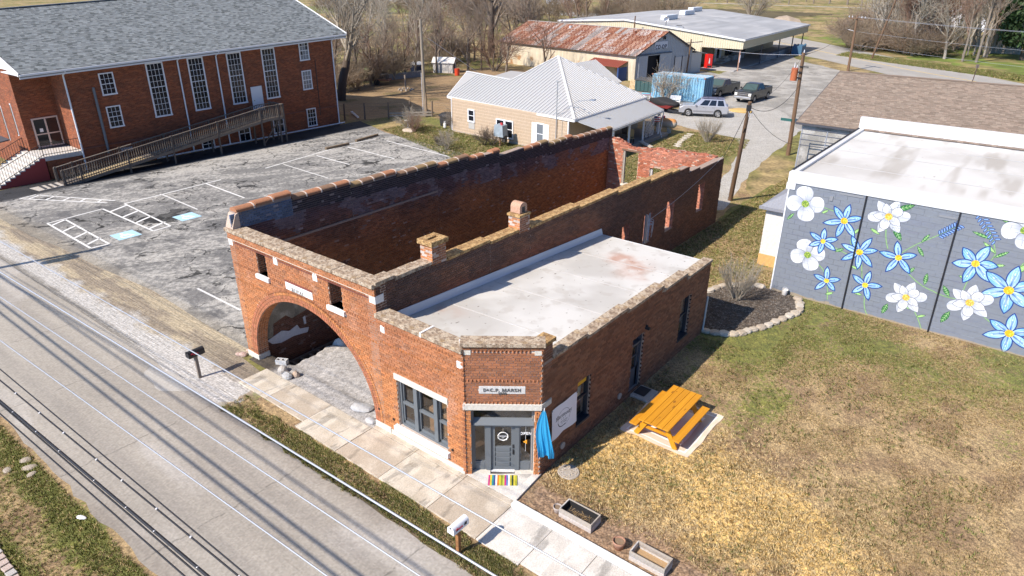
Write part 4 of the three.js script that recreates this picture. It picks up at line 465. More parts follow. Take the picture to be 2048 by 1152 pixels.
  // back wall, floor, white membrane roof falling to the back
  part('back_wall', bx(RX, CX - 0.3, -0.2, 2.8, SZ, SZ + 0.28), mortarM, shop); part('floor', bx(RX, CX - 0.32, -0.06, 0.03, SZ + 0.3, -0.34), grainy(0.05, 0.032, 0.022, 0.5, 1), shop); part('partition', [bx(RX + 0.02, 0.3, 0, 2.9, -1.75, -1.65), bx(0.3, 0.4, 0, 2.9, -3.2, -1.65), bx(0.4, CX - 0.34, 0, 2.9, -3.3, -3.2)], mat(0.035, 0.03, 0.028, 0.8), shop); part('counter', [rbx(-2.2, -0.9, 0, 0.85, -1.3, -0.85, 0.02), rbx(0.7, 1.15, 0, 0.7, -2.6, -2.2, 0.02)], grainy(0.2, 0.12, 0.06, 0.7, 2), shop);  // dark partition is added behind the windows so their glass looks black
  const mem = texture(1024, 1024, (u, v) => { const x = u * 4.9, z = v * 11.6; const n = fbm(x * 0.5, z * 0.5, 4), d = fbm(x * 2.4, z * 2.4, 4); let c = mixc([206, 205, 201], [186, 184, 179], ss(0.35, 0.65, n)); c = mixc(c, [168, 162, 154], ss(0.55, 0.75, d) * 0.35); const rs = Math.exp(-(((x - 2.3) / 0.55) ** 2 + ((z - 9.6) / 0.5) ** 2)) + 0.55 * Math.exp(-(((x - 3.3) / 0.5) ** 2 + ((z - 9.0) / 0.9) ** 2)) + 0.4 * Math.exp(-(((x - 3.9) / 0.3) ** 2 + ((z - 8.2) / 0.3) ** 2)) + 0.4 * Math.exp(-(((x - 0.6) / 0.7) ** 2 + ((z - 1.9) / 0.35) ** 2)); c = mixc(c, [172, 112, 88], clamp(rs * (d * 1.5 - 0.25), 0, 0.5)); if (vn(x * 9, z * 9) > 0.955) c = mixc(c, [90, 80, 70], 0.6); return c; });
  const rm = new THREE.MeshStandardMaterial({ map: mem, roughness: 0.6 }); const ry = z => mix(3.52, 2.86, (z + 0.3) / (SZ + 0.3)); const rg = new THREE.PlaneGeometry(1, 1, 40, 60); { const p = rg.attributes.position, uv = rg.attributes.uv; const x0 = RX, x1 = CX - 0.3; for (let i = 0; i < p.count; i++) { const u = p.getX(i) + 0.5, v = 0.5 - p.getY(i); let x = mix(x0, x1, u), z = mix(-0.36, SZ - 0.06, v); const lim = (x - 0) * (CZ / CX) - 0.3; if (x > -0.1 && z > lim) z = lim; p.setXYZ(i, x, ry(z) + 0.012 * fbm(x * 1.2, z * 0.8, 3) + 0.02 * fbm(x * 0.3, z * 0.3, 2), z); uv.setXY(i, u, v); } rg.computeVertexNormals(); } const roof = part('roof', rg, rm, shop); part('roof_deck', slab([V(RX, ry(-0.36) - 0.03, -0.36), V(-0.1, ry(-0.36) - 0.03, -0.36), V(CX - 0.32, ry(-1.6) - 0.03, -1.6), V(CX - 0.32, ry(SZ) - 0.03, SZ), V(RX, ry(SZ) - 0.03, SZ)], 0.12), rm, shop);
  const seam = mat(0.5, 0.49, 0.47, 0.6); for (const z of [-2.6, -4.9, -7.2, -9.4]) part('roof_seam', bar(V(RX + 0.2, ry(z) + 0.02, z), V(CX - 0.32, ry(z - 0.25) + 0.02, z - 0.25), 0.035, 0.008), seam, roof);
  const wm = mat(0.66, 0.67, 0.68, 0.55); part('roof_upstand', [quadStrip([[RX + 0.015, ry(-0.36), -0.36], [RX + 0.015, ry(SZ), SZ - 0.06]], 0.27, 0.09)], wm, shop); part('roof_edge', bar(V(RX, ry(SZ) - 0.04, SZ - 0.07), V(CX - 0.3, ry(SZ) - 0.04, SZ - 0.07), 0.05, 0.12), wm, shop); part('parapet_lining', [bx(RX + 0.02, 0, 3.3, 3.9, -0.4, -0.33), at(bx(-0.1, CL, 3.3, 4.1, -0.34, -0.27)), bx(CX - 0.36, CX - 0.305, 2.75, 3.2, -9.7, -1.9), bx(CX - 0.36, CX - 0.305, 2.7, 2.96, SZ, -9.7)], wm, shop);
  function quadStrip(line, h, out) { const [a, b] = line.map(p => V(...p)); return mergeGeometries([quad([V(a.x, a.y + h, a.z), V(a.x + out * 0.2, a.y + h, a.z), V(b.x + out * 0.2, b.y + h, b.z), V(b.x, b.y + h, b.z)].reverse()), quad([V(a.x + out * 0.2, a.y + h, a.z), V(a.x + out, a.y + 0.02, a.z), V(b.x + out, b.y + 0.02, b.z), V(b.x + out * 0.2, b.y + h, b.z)].reverse())]); }
}
// things at the shop
{
  const at = (u, y, n) => V(CX, 0, CZ).normalize().multiplyScalar(u).add(V(0, y, 0)).add(V(-CZ, 0, CX).normalize().multiplyScalar(n));
  const face = Math.atan2(-CZ, CX); // turn of the entrance front
  const w = thing('door_wreath', 'round white hoop with black lettering hanging on the shop door glass', 'wreath', at(1.02, 1.2, -0.185).toArray(), face); const t = new THREE.TorusGeometry(0.13, 0.013, 6, 28); part('hoop', t, whitePaint, w); const rr = rng(3), gs = []; for (let i = 0; i < 26; i++) { const a = rr() * 7; gs.push(new THREE.SphereGeometry(0.012 + rr() * 0.01, 5, 4).translate(0.135 * Math.cos(a), 0.135 * Math.sin(a), 0.006).toNonIndexed()); } part('flowers', gs, mat(0.7, 0.68, 0.62), w); part('board', new THREE.CircleGeometry(0.12, 24).translate(0, 0, -0.004), mat(0.03, 0.03, 0.03), w); part('lettering', [letters('Harmony', 0.04, 0.004, fontSerif).translate(0, 0.0, 0), letters('LOT', 0.028, 0.004).translate(0, -0.05, 0)], whitePaint, w); part('string', [rod(V(-0.03, 0.13, 0), V(0, 0.27, 0), 0.004), rod(V(0.03, 0.13, 0), V(0, 0.27, 0), 0.004)], mat(0.4, 0.35, 0.28), w);
  const o = thing('open_sign', 'white OPEN sign hung inside the right side light of the shop entrance', 'sign', at(1.63, 1.3, -0.19).toArray(), face); part('lettering', letters('OPEN', 0.085, 0.01), whitePaint, o); part('string', rod(V(0, -0.6, 0), V(0, 0.25, 0), 0.004), whitePaint, o); part('arrow', prism([[-0.07, -0.28], [0.04, -0.21], [0.04, -0.35]], 0.01), mat(0.75, 0.33, 0.02), o);
  const b = thing('banner', 'white fabric banner with black hoop and script hung on the brick side wall', 'banner', [CX + 0.03, 0, 0]); { const g = new THREE.PlaneGeometry(1.24, 1.0, 26, 18); const p = g.attributes.position; for (let i = 0; i < p.count; i++) { const u = p.getX(i), v = p.getY(i); p.setZ(i, 0.012 * Math.sin(u * 7 + v * 3) + 0.02 * (0.5 - v) * Math.abs(Math.sin(u * 4)) + 0.012); p.setY(i, v + 0.02 * Math.cos(u * 2.2)); } g.computeVertexNormals(); g.rotateY(Math.PI / 2); g.translate(0, 1.42, -2.3); const tx = canvasTexture(992, 800, (c, W, H) => { c.fillStyle = '#eeedf0'; c.fillRect(0, 0, W, H); c.strokeStyle = '#2a2a30'; c.lineCap = 'round'; c.lineWidth = 7; c.beginPath(); c.arc(W * 0.47, H * 0.52, 225, -2.4, 0.5); c.stroke(); c.lineWidth = 18; c.beginPath(); c.arc(W * 0.47, H * 0.52, 225, 1.2, 2.9); c.stroke(); c.lineWidth = 6; c.beginPath(); c.arc(W * 0.47, H * 0.52, 236, 0.6, 1.4); c.stroke(); c.fillStyle = '#222228'; c.font = 'italic bold 130px serif'; c.textAlign = 'center'; c.fillText('Harmony', W * 0.46, H * 0.48); c.lineWidth = 9; c.beginPath(); c.moveTo(W * 0.2, H * 0.42); c.bezierCurveTo(W * 0.24, H * 0.3, W * 0.3, H * 0.28, W * 0.25, H * 0.56); c.stroke(); c.fillStyle = '#55555c'; c.font = '60px sans-serif'; c.fillText('L  O  T', W * 0.47, H * 0.57); c.font = 'bold 40px sans-serif'; c.fillText('ART GALLERY', W * 0.49, H * 0.65); c.fillText('& STUDIO', W * 0.5, H * 0.715); }); part('cloth', g, new THREE.MeshStandardMaterial({ map: tx, roughness: 0.9, side: THREE.DoubleSide }), b); for (const [y, z] of [[1.9, -1.7], [1.9, -2.9], [0.94, -1.7], [0.94, -2.9]]) part('eyelet', bx(0, 0.02, y - 0.012, y + 0.012, z - 0.012, z + 0.012), blackMetal, b); }
  const f = thing('feather_flag', 'bright blue cloth flag hanging limp at the shop corner', 'flag', [CX + 0.06, 0.75, CZ - 0.02]); { const W = 44, H = 40, g = new THREE.PlaneGeometry(1, 1, W, H), p = g.attributes.position; for (let i = 0; i < p.count; i++) { const u = p.getX(i) + 0.5, v = 0.5 - p.getY(i); const wid = mix(0.05, 0.54, Math.pow(v, 0.7)) * (v > 0.9 ? 1 - (v - 0.9) : 1), a = (u - 0.45) * wid; const fold = 0.2 * v * (fbm(u * 5 + v * 0.7, v * 1.1, 3) - 0.5) + 0.035 * Math.sin(u * 19 + v * 4 * fbm(u * 3, v, 2)) * v; const dx = a * 0.7 + fold * 0.4, dz = -a * 0.5 + fold * 0.9; p.setXYZ(i, dx + 0.1 * v + 0.05 - 0.1 * Math.sin(Math.PI * Math.min(1, v * 1.15)) * (1.2 - u), 1.5 * (1 - v) + 0.1 * (fbm(u * 4, 3, 2) - 0.3) * v, dz + 0.06); } g.computeVertexNormals(); part('cloth', g, new THREE.MeshStandardMaterial({ color: lin(0.02, 0.27, 0.5), roughness: 0.6, side: THREE.DoubleSide }), f); part('pole', rod(V(-0.02, 0.9, 0.02), V(0.06, 1.56, 0.05), 0.012), whitePaint, f); }
  const m = thing('door_mat', 'striped multicoloured door mat before the angled shop entrance', 'mat', at(1.02, 0.078, 0.27).toArray(), face); ['#c2327a', '#d8c23a', '#2f8f8f', '#3f4a86', '#eeeae0', '#d07a2a', '#c9c03a', '#8a8a2c', '#b7c04a', '#c2327a', '#5577b0', '#eeeae0', '#b8ae3a', '#33432e', '#d3c33e', '#a8a832'].forEach((c, i) => { const s = 0.78 / 16; part('stripe', bx(-0.39 + i * s, -0.39 + (i + 1) * s - 0.002, 0, 0.014, -0.2, 0.2), new THREE.MeshStandardMaterial({ color: new THREE.Color(c), roughness: 0.95 }), m); });
  const st = thing('side_step', 'grey concrete step slab below the side door of the shop', 'step', [CX + 0.32, 0, -6.6]); part('slab', rbx(-0.3, 0.34, -0.05, 0.09, -0.37, 0.37, 0.015), concC, st);
  const dm = thing('black_mat', 'small black door mat on the concrete side step', 'mat', [CX + 0.25, 0.092, -6.64]); part('rubber', rbx(-0.2, 0.2, 0, 0.014, -0.26, 0.26, 0.006), black, dm); part('ribs', [...Array(9)].map((_, i) => bx(-0.18 + i * 0.042, -0.155 + i * 0.042, 0.014, 0.019, -0.24, 0.24)), mat(0.04, 0.04, 0.045), dm);
}
// ---------------------------------------------------------------- brick church hall on the left
function brickTex(mk, bricks, w = 1024, h = 1024, rows = 32, cols = 12) { // one tile of running bond; uv tile = cols*0.215 m by rows*0.0765 m
  const r = rng(rows * 7 + cols), tn = []; for (let i = 0; i < rows * cols; i++) tn.push([bricks[(r() * bricks.length) | 0], 0.86 + 0.24 * r()]);
  const col = texture(w, h, (u, v) => { const y = v * rows, row = Math.floor(y), fy = y - row, x = u * cols + (row % 2) * 0.5, cI = ((Math.floor(x) % cols) + cols) % cols, fx = x - Math.floor(x); const n = vn(u * 256, v * 256, 256), big = fbm(u * 6, v * 6, 3, 6); if (fx < 0.05 || fy < 0.15) return mk.map(c => c * (0.85 + 0.25 * n)); const [b, k] = tn[row * cols + cI]; return b.map(c => c * k * (0.8 + 0.2 * n + 0.25 * (big - 0.4))); });
  const bmp = texture(512, 512, (u, v) => { const y = v * rows, row = Math.floor(y), fy = y - row, x = u * cols + (row % 2) * 0.5, fx = x - Math.floor(x); return (fx < 0.05 || fy < 0.15) ? 60 : 190 + 40 * vn(u * 128, v * 128, 128); }, { srgb: false });
  for (const t of [col, bmp]) t.repeat.set(1 / (cols * 0.215), 1 / (rows * 0.0765)); return new THREE.MeshStandardMaterial({ map: col, bumpMap: bmp, bumpScale: 0.012, roughness: 0.93 });
}
const churchBrick = brickTex([140, 104, 84], [[154, 84, 50], [146, 78, 46], [162, 92, 56], [136, 74, 46], [150, 88, 58]]);
const glassTint = new THREE.MeshPhysicalMaterial({ color: lin(0.01, 0.012, 0.018), roughness: 0.08, specularIntensity: 0.7 });
const curtainGlass = new THREE.MeshPhysicalMaterial({ color: lin(0.16, 0.18, 0.2), roughness: 0.1 });
function sashWindow(parent, name, O, U, w, h, cols, rows, o = {}) { // frame, muntins and panes on a wall; O = lower left corner, on the face
  const N = U.clone().cross(V(0, 1, 0)), B = new THREE.Matrix4().makeBasis(U, V(0, 1, 0), N).setPosition(O), G = g => { g.applyMatrix4(B); return g; }, f = o.f || 0.07, fm = o.mat || whitePaint;
  const win = part(name, [G(bx(-0.02, f, -0.02, h + 0.02, -0.08, 0.055)), G(bx(w - f, w + 0.02, -0.02, h + 0.02, -0.08, 0.055)), G(bx(f, w - f, h - f, h + 0.02, -0.08, 0.05)), G(bx(-0.04, w + 0.04, -0.06, f * 0.7, -0.08, 0.075))], fm, parent);
  const iw = w - 2 * f, ih = h - 1.7 * f, y0 = f * 0.7, gs = []; for (let i = 1; i < cols; i++) gs.push(G(bx(f + (iw * i) / cols - 0.011, f + (iw * i) / cols + 0.011, y0, y0 + ih, 0, 0.03))); for (let j = 1; j < rows; j++) { const t = j === Math.round(rows / 2) ? 0.024 : 0.011; gs.push(G(bx(f, w - f, y0 + (ih * j) / rows - t, y0 + (ih * j) / rows + t, 0, 0.032))); } if (gs.length) part('glazing_bar', gs, fm, win);
  const r = rng((O.z * 31) | 0); for (let i = 0; i < cols; i++) for (let j = 0; j < rows; j++) { const me = new THREE.Mesh(BU, (o.glass || [glassTint])[(r() * (o.glass || [1]).length) | 0]); me.name = 'pane'; me.applyMatrix4(B.clone().multiply(M4(f + (iw * (i + 0.5)) / cols, y0 + (ih * (j + 0.5)) / rows, 0.012, iw / cols - 0.02, ih / rows - 0.02, 0.006, (r() - 0.5) * 0.012, (r() - 0.5) * 0.012, 0))); win.add(me); }
  return win;
}
// shingles laid course by course on a sloping quad (p0 eave start, p1 eave end, p2 ridge end, p3 ridge start)
function shingles(parent, p0, p1, p2, p3, colors, seed, tab = 0.3, expo = 0.14) {
  const r = rng(seed), list = [], cols = [], up = p3.clone().sub(p0), n = Math.floor(up.length() / expo); const nrm = p1.clone().sub(p0).cross(up).normalize();
  for (let i = 0; i < n; i++) { const t = (i + 0.5) / n, a = p0.clone().lerp(p3, t), b = p1.clone().lerp(p2, t), d = b.clone().sub(a), L = d.length(); d.normalize(); const y = nrm.clone().cross(d); const B = new THREE.Matrix4().makeBasis(d, y, nrm); let s = -(i % 2) * tab * 0.5 - r() * 0.05; while (s < L) { const w = tab * (0.75 + r() * 0.5), q = Math.min(s + w, L), p = Math.max(s, 0); if (q - p > 0.04) { const c = a.clone().addScaledVector(d, (p + q) / 2).addScaledVector(nrm, 0.008 + r() * 0.008); list.push(B.clone().setPosition(c).multiply(M4(0, 0, 0, q - p - 0.008, expo * 1.05, 0.012, 0.05, 0, 0))); const k = colors[(r() * colors.length) | 0], e = 0.8 + 0.4 * r(); cols.push(lin(k[0] * e, k[1] * e, k[2] * e)); } s += w; } }
  return instances('shingle', BU, brickMat, list, parent, cols);
}
{
  const ch = thing('church', 'large red brick church hall with grey shingle roof and tall white paned windows', 'building');
  const X = -50.8 * K, zA = -8.68 * K, zB = -35.5 * K, eave = 7.2, inX = -54 * K, fz = -5.85 * K, ridgeX = -62 * K, ridgeY = 10.6;
  const U = V(0, 0, -1), O = V(X, 0, 0);
  part('wall', bx(-74 * K, X, -0.3, eave, zB, zA), churchBrick, ch);
  part('vestibule_wall', bx(-74 * K, inX, -0.3, eave, zA, fz), churchBrick, ch);
  // lower courses stand a little proud
  part('base_course', bx(X - 0.05, X + 0.045, -0.3, 1.62, zB - 0.02, zA + 0.02), churchBrick, ch); part('base_cap', bx(X, X + 0.06, 1.62, 1.7, zB, zA), mat(0.2, 0.085, 0.06, 0.95), ch);
  const S = v => v * K;
  for (const z of [-15.25, -19.05, -22.95, -26.72]) sashWindow(ch, 'tall_window', V(X, 3.08, z * K), U, 1.49 * K, 3.76, 4, 9, { f: 0.075 });
  for (const [z, y, g] of [[-11.27, 6.42 * K, 0], [-11.25, 3.58 * K, 0], [-31.2, 7.0 * K, 1], [-31.18, 4.15 * K, 2], [-31.2, 0.42 * K, 0]]) sashWindow(ch, 'window', V(X + (y < 1.4 ? 0.045 : 0), y, z * K), U, 1.14 * K, 1.8 * K, 3, 4, { f: 0.06, glass: g === 2 ? [curtainGlass] : g === 1 ? [glassTint, curtainGlass] : [glassTint] });
  for (const [z, y] of [[-22.95, 0.1], [-26.95, 0.3], [-19.0, -0.2]]) sashWindow(ch, 'basement_window', V(X + 0.045, y, z * K), U, 1.25 * K, 1.3, 2, 2, { f: 0.06 });
  part('basement_vent', bx(X + 0.04, X + 0.1, 1.0, 1.25, -12.6 * K, -11.6 * K), mat(0.45, 0.47, 0.5, 0.6), ch);
  const dr = part('white_door', rbx(X - 0.04, X + 0.05, 2.3, 4.14, -26.24 * K, -25.0 * K, 0.015), whitePaint, ch); part('door_knob', new THREE.SphereGeometry(0.045, 8, 6).translate(X + 0.09, 3.1, -25.2 * K), mat(0.5, 0.45, 0.3, 0.3, { metalness: 0.8 }), dr);
  // eaves, fascia, gutter, soffit
  const ov = 0.55, ez0 = -5.4 * K, ez1 = -36.9 * K;
  part('fascia', [bx(X + ov - 0.05, X + ov, eave - 0.28, eave + 0.02, ez1, ez0), bx(X + 0.02, X + 0.12, eave - 0.32, eave - 0.06, zB, zA)], mat(0.72, 0.72, 0.72, 0.6), ch);
  part('soffit', bx(inX, X + ov - 0.05, eave - 0.1, eave - 0.05, ez1, ez0), mat(0.62, 0.64, 0.66, 0.7), ch);
  part('gutter', [rbx(X + ov, X + ov + 0.13, eave - 0.1, eave + 0.03, ez1, ez0, 0.03, 2)], mat(0.78, 0.78, 0.78, 0.5), ch);
  const dp = mat(0.74, 0.75, 0.77, 0.5); for (const z of [-8.6, -18.1, -21.85, -35.35]) part('down_pipe', [rod(V(X + 0.09, 0.1, z * K), V(X + 0.09, eave - 0.42, z * K), 0.055), rod(V(X + 0.09, eave - 0.42, z * K), V(X + ov + 0.05, eave - 0.1, z * K), 0.055)], dp, ch); part('drain_pipe', [rod(V(X + 0.16, 0.12, -36 * K), V(X + 0.16, 0.12, -14.5 * K), 0.06)], dp, ch);
  part('flue_pipe', [rod(V(X + 0.16, 2.8, -10.58 * K), V(X + 0.16, 5.75, -10.58 * K), 0.09), rod(V(X + 0.16, 1.1, -10.58 * K), V(X + 0.16, 2.8, -10.58 * K), 0.09)], mat(0.16, 0.17, 0.18, 0.6), ch); part('conduit', rod(V(X + 0.06, 1.1, -32.95 * K), V(X + 0.06, 5.5, -33.0 * K), 0.03), mat(0.07, 0.05, 0.04, 0.7), ch);
  // roof: two slopes, shingled towards us
  const e0 = V(X + ov + 0.06, eave + 0.05, ez0), e1 = V(X + ov + 0.06, eave + 0.05, ez1), r1 = V(ridgeX, ridgeY, ez1), r0 = V(ridgeX, ridgeY, ez0);
  part('roof', [slab([e0, e1, r1, r0].map(p => p.clone().add(V(0, -0.14, 0))), 0.1), slab([r0, r1, V(2 * ridgeX - e0.x, e0.y, ez1), V(2 * ridgeX - e0.x, e0.y, ez0)], 0.1)], mat(0.24, 0.26, 0.28, 0.95), ch);
  shingles(ch, e0, e1, r1, r0, [[0.19, 0.215, 0.225], [0.22, 0.245, 0.255], [0.17, 0.19, 0.2], [0.24, 0.265, 0.275], [0.1, 0.115, 0.12]], 5, 0.26, 0.13);
  part('ridge_cap', bar(r0.clone().add(V(0, 0.05, 0)), r1.clone().add(V(0, 0.05, 0)), 0.3, 0.06), mat(0.2, 0.22, 0.24, 0.9), ch);
  part('rake_board', [bar(e0.clone().add(V(0, -0.05, 0.04)), r0.clone().add(V(0, -0.05, 0.04)), 0.05, 0.24), bar(e1.clone().add(V(0, -0.05, -0.04)), r1.clone().add(V(0, -0.05, -0.04)), 0.05, 0.24)], whitePaint, ch);
  part('gable', [prism([[X + 0.3, eave - 0.1], [ridgeX, ridgeY - 0.2], [2 * ridgeX - X - 0.3, eave - 0.1]], 0.2, new THREE.Matrix4().setPosition(0, 0, fz - 0.2)), prism([[X + 0.3, eave - 0.1], [ridgeX, ridgeY - 0.2], [2 * ridgeX - X - 0.3, eave - 0.1]], 0.2, new THREE.Matrix4().setPosition(0, 0, zB - 0.01))], whitePaint, ch);
  // entrance
  const ly = 1.55; const fr = mat(0.62, 0.5, 0.43, 0.6); const ed = part('entrance_door', [bx(inX - 0.02, inX + 0.05, ly, 3.8, -6.62 * K, -6.5 * K), bx(inX - 0.02, inX + 0.05, ly, 3.8, -8.5 * K, -8.4 * K), bx(inX - 0.02, inX + 0.05, 3.7, 3.8, -8.4 * K, -6.6 * K), bx(inX - 0.02, inX + 0.06, ly, 3.7, -7.56 * K, -7.44 * K), bx(inX - 0.02, inX + 0.05, 2.6, 2.68, -8.4 * K, -6.6 * K), bx(inX - 0.02, inX + 0.04, ly, 1.75, -8.4 * K, -6.6 * K)], fr, ch); part('glass', bx(inX, inX + 0.015, 1.75, 3.7, -8.4 * K, -6.6 * K), darkGlass, ed); part('notice', bx(inX + 0.016, inX + 0.02, 2.8, 3.05, -7.2 * K, -6.95 * K), whitePaint, ed); part('door_sill', bx(inX, inX + 0.25, ly, ly + 0.1, -8.6 * K, -6.4 * K), mat(0.04, 0.045, 0.06, 0.8), ed);
  for (const [x, y0, y1] of [[-55.6, 2.5, 4.8], [-58.2, 1.8, 4.4]]) { part('slit_window', [bx(x * K - 0.1, x * K + 0.1, y0, y1, fz - 0.05, fz + 0.04)], whitePaint, ch); part('slit_glass', bx(x * K - 0.1, x * K + 0.04, y0 + 0.06, y1 - 0.06, fz + 0.04, fz + 0.045), darkGlass, ch); }
  part('landing', [bx(inX, X + 0.05, ly - 0.3, ly, zA, fz + 0.1)], concB, ch); part('landing_base', bx(inX, X + 0.02, -0.2, ly - 0.3, zA, fz + 0.02), churchBrick, ch); const redPaint = mat(0.3, 0.045, 0.04, 0.7); const st = [[0, 0], [0, ly - 0.05]]; const nS = 10; for (let i = 0; i < nS; i++) { st.push([(i + 1) * 0.31, ly - 0.05 - i * 0.155]); st.push([(i + 1) * 0.31, ly - 0.05 - (i + 1) * 0.155]); }
  part('stair_wall', prism(st.map(([a, b]) => [a, Math.max(b - 0.03, 0)]), 0.12, new THREE.Matrix4().makeRotationY(-Math.PI / 2).setPosition(X + 0.06, 0, fz + 0.1)), redPaint, ch);
  for (let i = 0; i < nS; i++) part('step', rbx(inX - 0.6, X + 0.05, -0.1, ly - 0.0 - i * 0.155 - 0.02, fz + 0.1 + i * 0.31, fz + 0.1 + (i + 1) * 0.31 + 0.03, 0.01), concB, ch);
  const rail = (pts, name) => { const gs = []; for (let i = 0; i < pts.length - 1; i++) { const a = V(...pts[i]), b = V(...pts[i + 1]); for (const h of [0.95, 0.15]) gs.push(rod(a.clone().add(V(0, h, 0)), b.clone().add(V(0, h, 0)), 0.022, 0.022, 5)); const n = Math.round(a.distanceTo(b) / 0.16); for (let k = 0; k <= n; k++) { const p = a.clone().lerp(b, k / n); gs.push(rod(p, p.clone().add(V(0, 0.95, 0)), k === 0 || k === n ? 0.024 : 0.012, k === 0 || k === n ? 0.024 : 0.012, 4)); } } part(name, gs, blackMetal, ch); };
  rail([[X, ly, zA + 0.1], [X, ly, fz + 0.1], [X, 0, fz + 3.3]], 'handrail'); rail([[inX - 0.5, ly, fz + 0.15], [inX - 0.5, 0, fz + 3.3]], 'handrail');
  part('shade_canopy', slab([V(inX - 2.2, 2.2, fz + 2.9), V(inX - 0.6, 2.2, fz + 2.9), V(inX - 0.6, 2.5, fz + 0.8), V(inX - 2.2, 2.5, fz + 0.8)], 0.08), mat(0.06, 0.06, 0.07, 0.8), ch);
  // the building settles a little: eaves rise towards the back
  const done = new Set(); ch.updateMatrixWorld(true); ch.traverse(o => { if (!o.isMesh) return; const f = (y, z) => (y < 1.0 ? y : y * (1 + (-z / K - 22) * 0.0041 * ss(1, 3, y))); if (o.isInstancedMesh) { const m = new THREE.Matrix4(); for (let i = 0; i < o.count; i++) { o.getMatrixAt(i, m); m.elements[13] = f(m.elements[13], m.elements[14]); o.setMatrixAt(i, m); } } else if (o.geometry !== BU) { if (done.has(o.geometry)) return; done.add(o.geometry); const p = o.geometry.attributes.position; for (let i = 0; i < p.count; i++) p.setY(i, f(p.getY(i), p.getZ(i))); } else { const w = o.matrix.elements; o.position.y = f(o.position.y, o.position.z); } });
}
// timber access ramp along the church
{
  const rp = thing('access_ramp', 'long grey timber wheelchair ramp with picket railings along the church wall', 'ramp'); const X0 = -48.0 * K, X1 = -49.35 * K; const wood = [grainy(0.17, 0.145, 0.12, 0.95, 2), grainy(0.12, 0.1, 0.085, 0.95, 2), grainy(0.36, 0.28, 0.16, 0.95, 2)];
  const zS = -5.7 * K, zE = -24.6 * K, yE = 2.05, zP = -26.5 * K; const dy = z => z < zE ? yE : mix(0.06, yE, (zS - z) / (zS - zE)); const r = rng(5);
  for (let i = 0, n = 96; i < n; i++) { const z0 = mix(zS, zE, i / n), z1 = mix(zS, zE, (i + 1) / n); part('deck_board', bar(V(X0, dy((z0 + z1) / 2), (z0 + z1) / 2), V(X1, dy((z0 + z1) / 2), (z0 + z1) / 2), (z0 - z1) - 0.012, 0.035), wood[i > 6 && i < 34 ? 2 : (r() * 2) | 0], rp); }
  for (let i = 0; i < 11; i++) { const z = mix(zE, zP, (i + 0.5) / 11); part('deck_board', bx(X1 - 0.9, X0, yE - 0.02, yE + 0.018, z - 0.06, z + 0.06), wood[(r() * 2) | 0], rp); }
  for (const x of [X0 + 0.02, X1 - 0.02]) part('side_beam', [bar(V(x, dy(zS) - 0.1, zS), V(x, yE - 0.12, zE), 0.05, 0.2), bar(V(x, yE - 0.12, zE), V(x, yE - 0.12, zP), 0.05, 0.2)], wood[0], rp);
  for (const x of [X0 + 0.04, X1 - 0.04]) { part('handrail', [bar(V(x, dy(zS) + 0.92, zS), V(x, yE + 0.92, zE), 0.13, 0.045), bar(V(x, yE + 0.92, zE), V(x, yE + 0.92, zP), 0.13, 0.045)], wood[x < X0 ? 0 : 1], rp); part('lower_rail', bar(V(x, dy(zS) + 0.12, zS), V(x, yE + 0.12, zE), 0.04, 0.06), wood[1], rp); for (let z = zS; z > zP; z -= 0.155) part('baluster', bx(x - 0.018, x + 0.018, dy(z) - 0.05, dy(z) + 0.9, z - 0.018, z + 0.018), wood[(r() * 2) | 0], rp); for (const z of [-5.8, -7.1, -10.95, -14.87, -19.3, -23.9, -25.9, -26.5]) part('post', bx(x - 0.05, x + 0.05, -0.1, dy(z * K) + 0.98, z * K - 0.05, z * K + 0.05), wood[1], rp); }
  part('end_rail', [bar(V(X0, yE + 0.92, zP), V(X1 - 0.9, yE + 0.92, zP), 0.13, 0.045), ...[...Array(12)].map((_, i) => bx(mix(X0, X1 - 0.9, i / 12) - 0.018, mix(X0, X1 - 0.9, i / 12) + 0.018, yE, yE + 0.9, zP - 0.02, zP + 0.02))], wood[1], rp);
  part('brace', [bar(V(X0, 0.1, -23.9 * K), V(X0, yE - 0.2, -25.9 * K), 0.04, 0.09)], wood[1], rp); part('entry_slab', slab([V(X1 - 0.05, 0.02, -3.7 * K), V(X0 + 0.02, 0.02, -3.9 * K), V(X0, 0.07, zS), V(X1, 0.07, zS)].reverse().reverse(), 0.06), concC, rp); for (let i = 0; i < 3; i++) part('grip_strip', bar(V(X0 - 0.05, 0.06 + i * 0.012, -4.4 * K - i * 0.36), V(X1 + 0.1, 0.06 + i * 0.012, -4.4 * K - i * 0.36), 0.16, 0.02), mat(0.05, 0.05, 0.055, 0.9), rp);
}
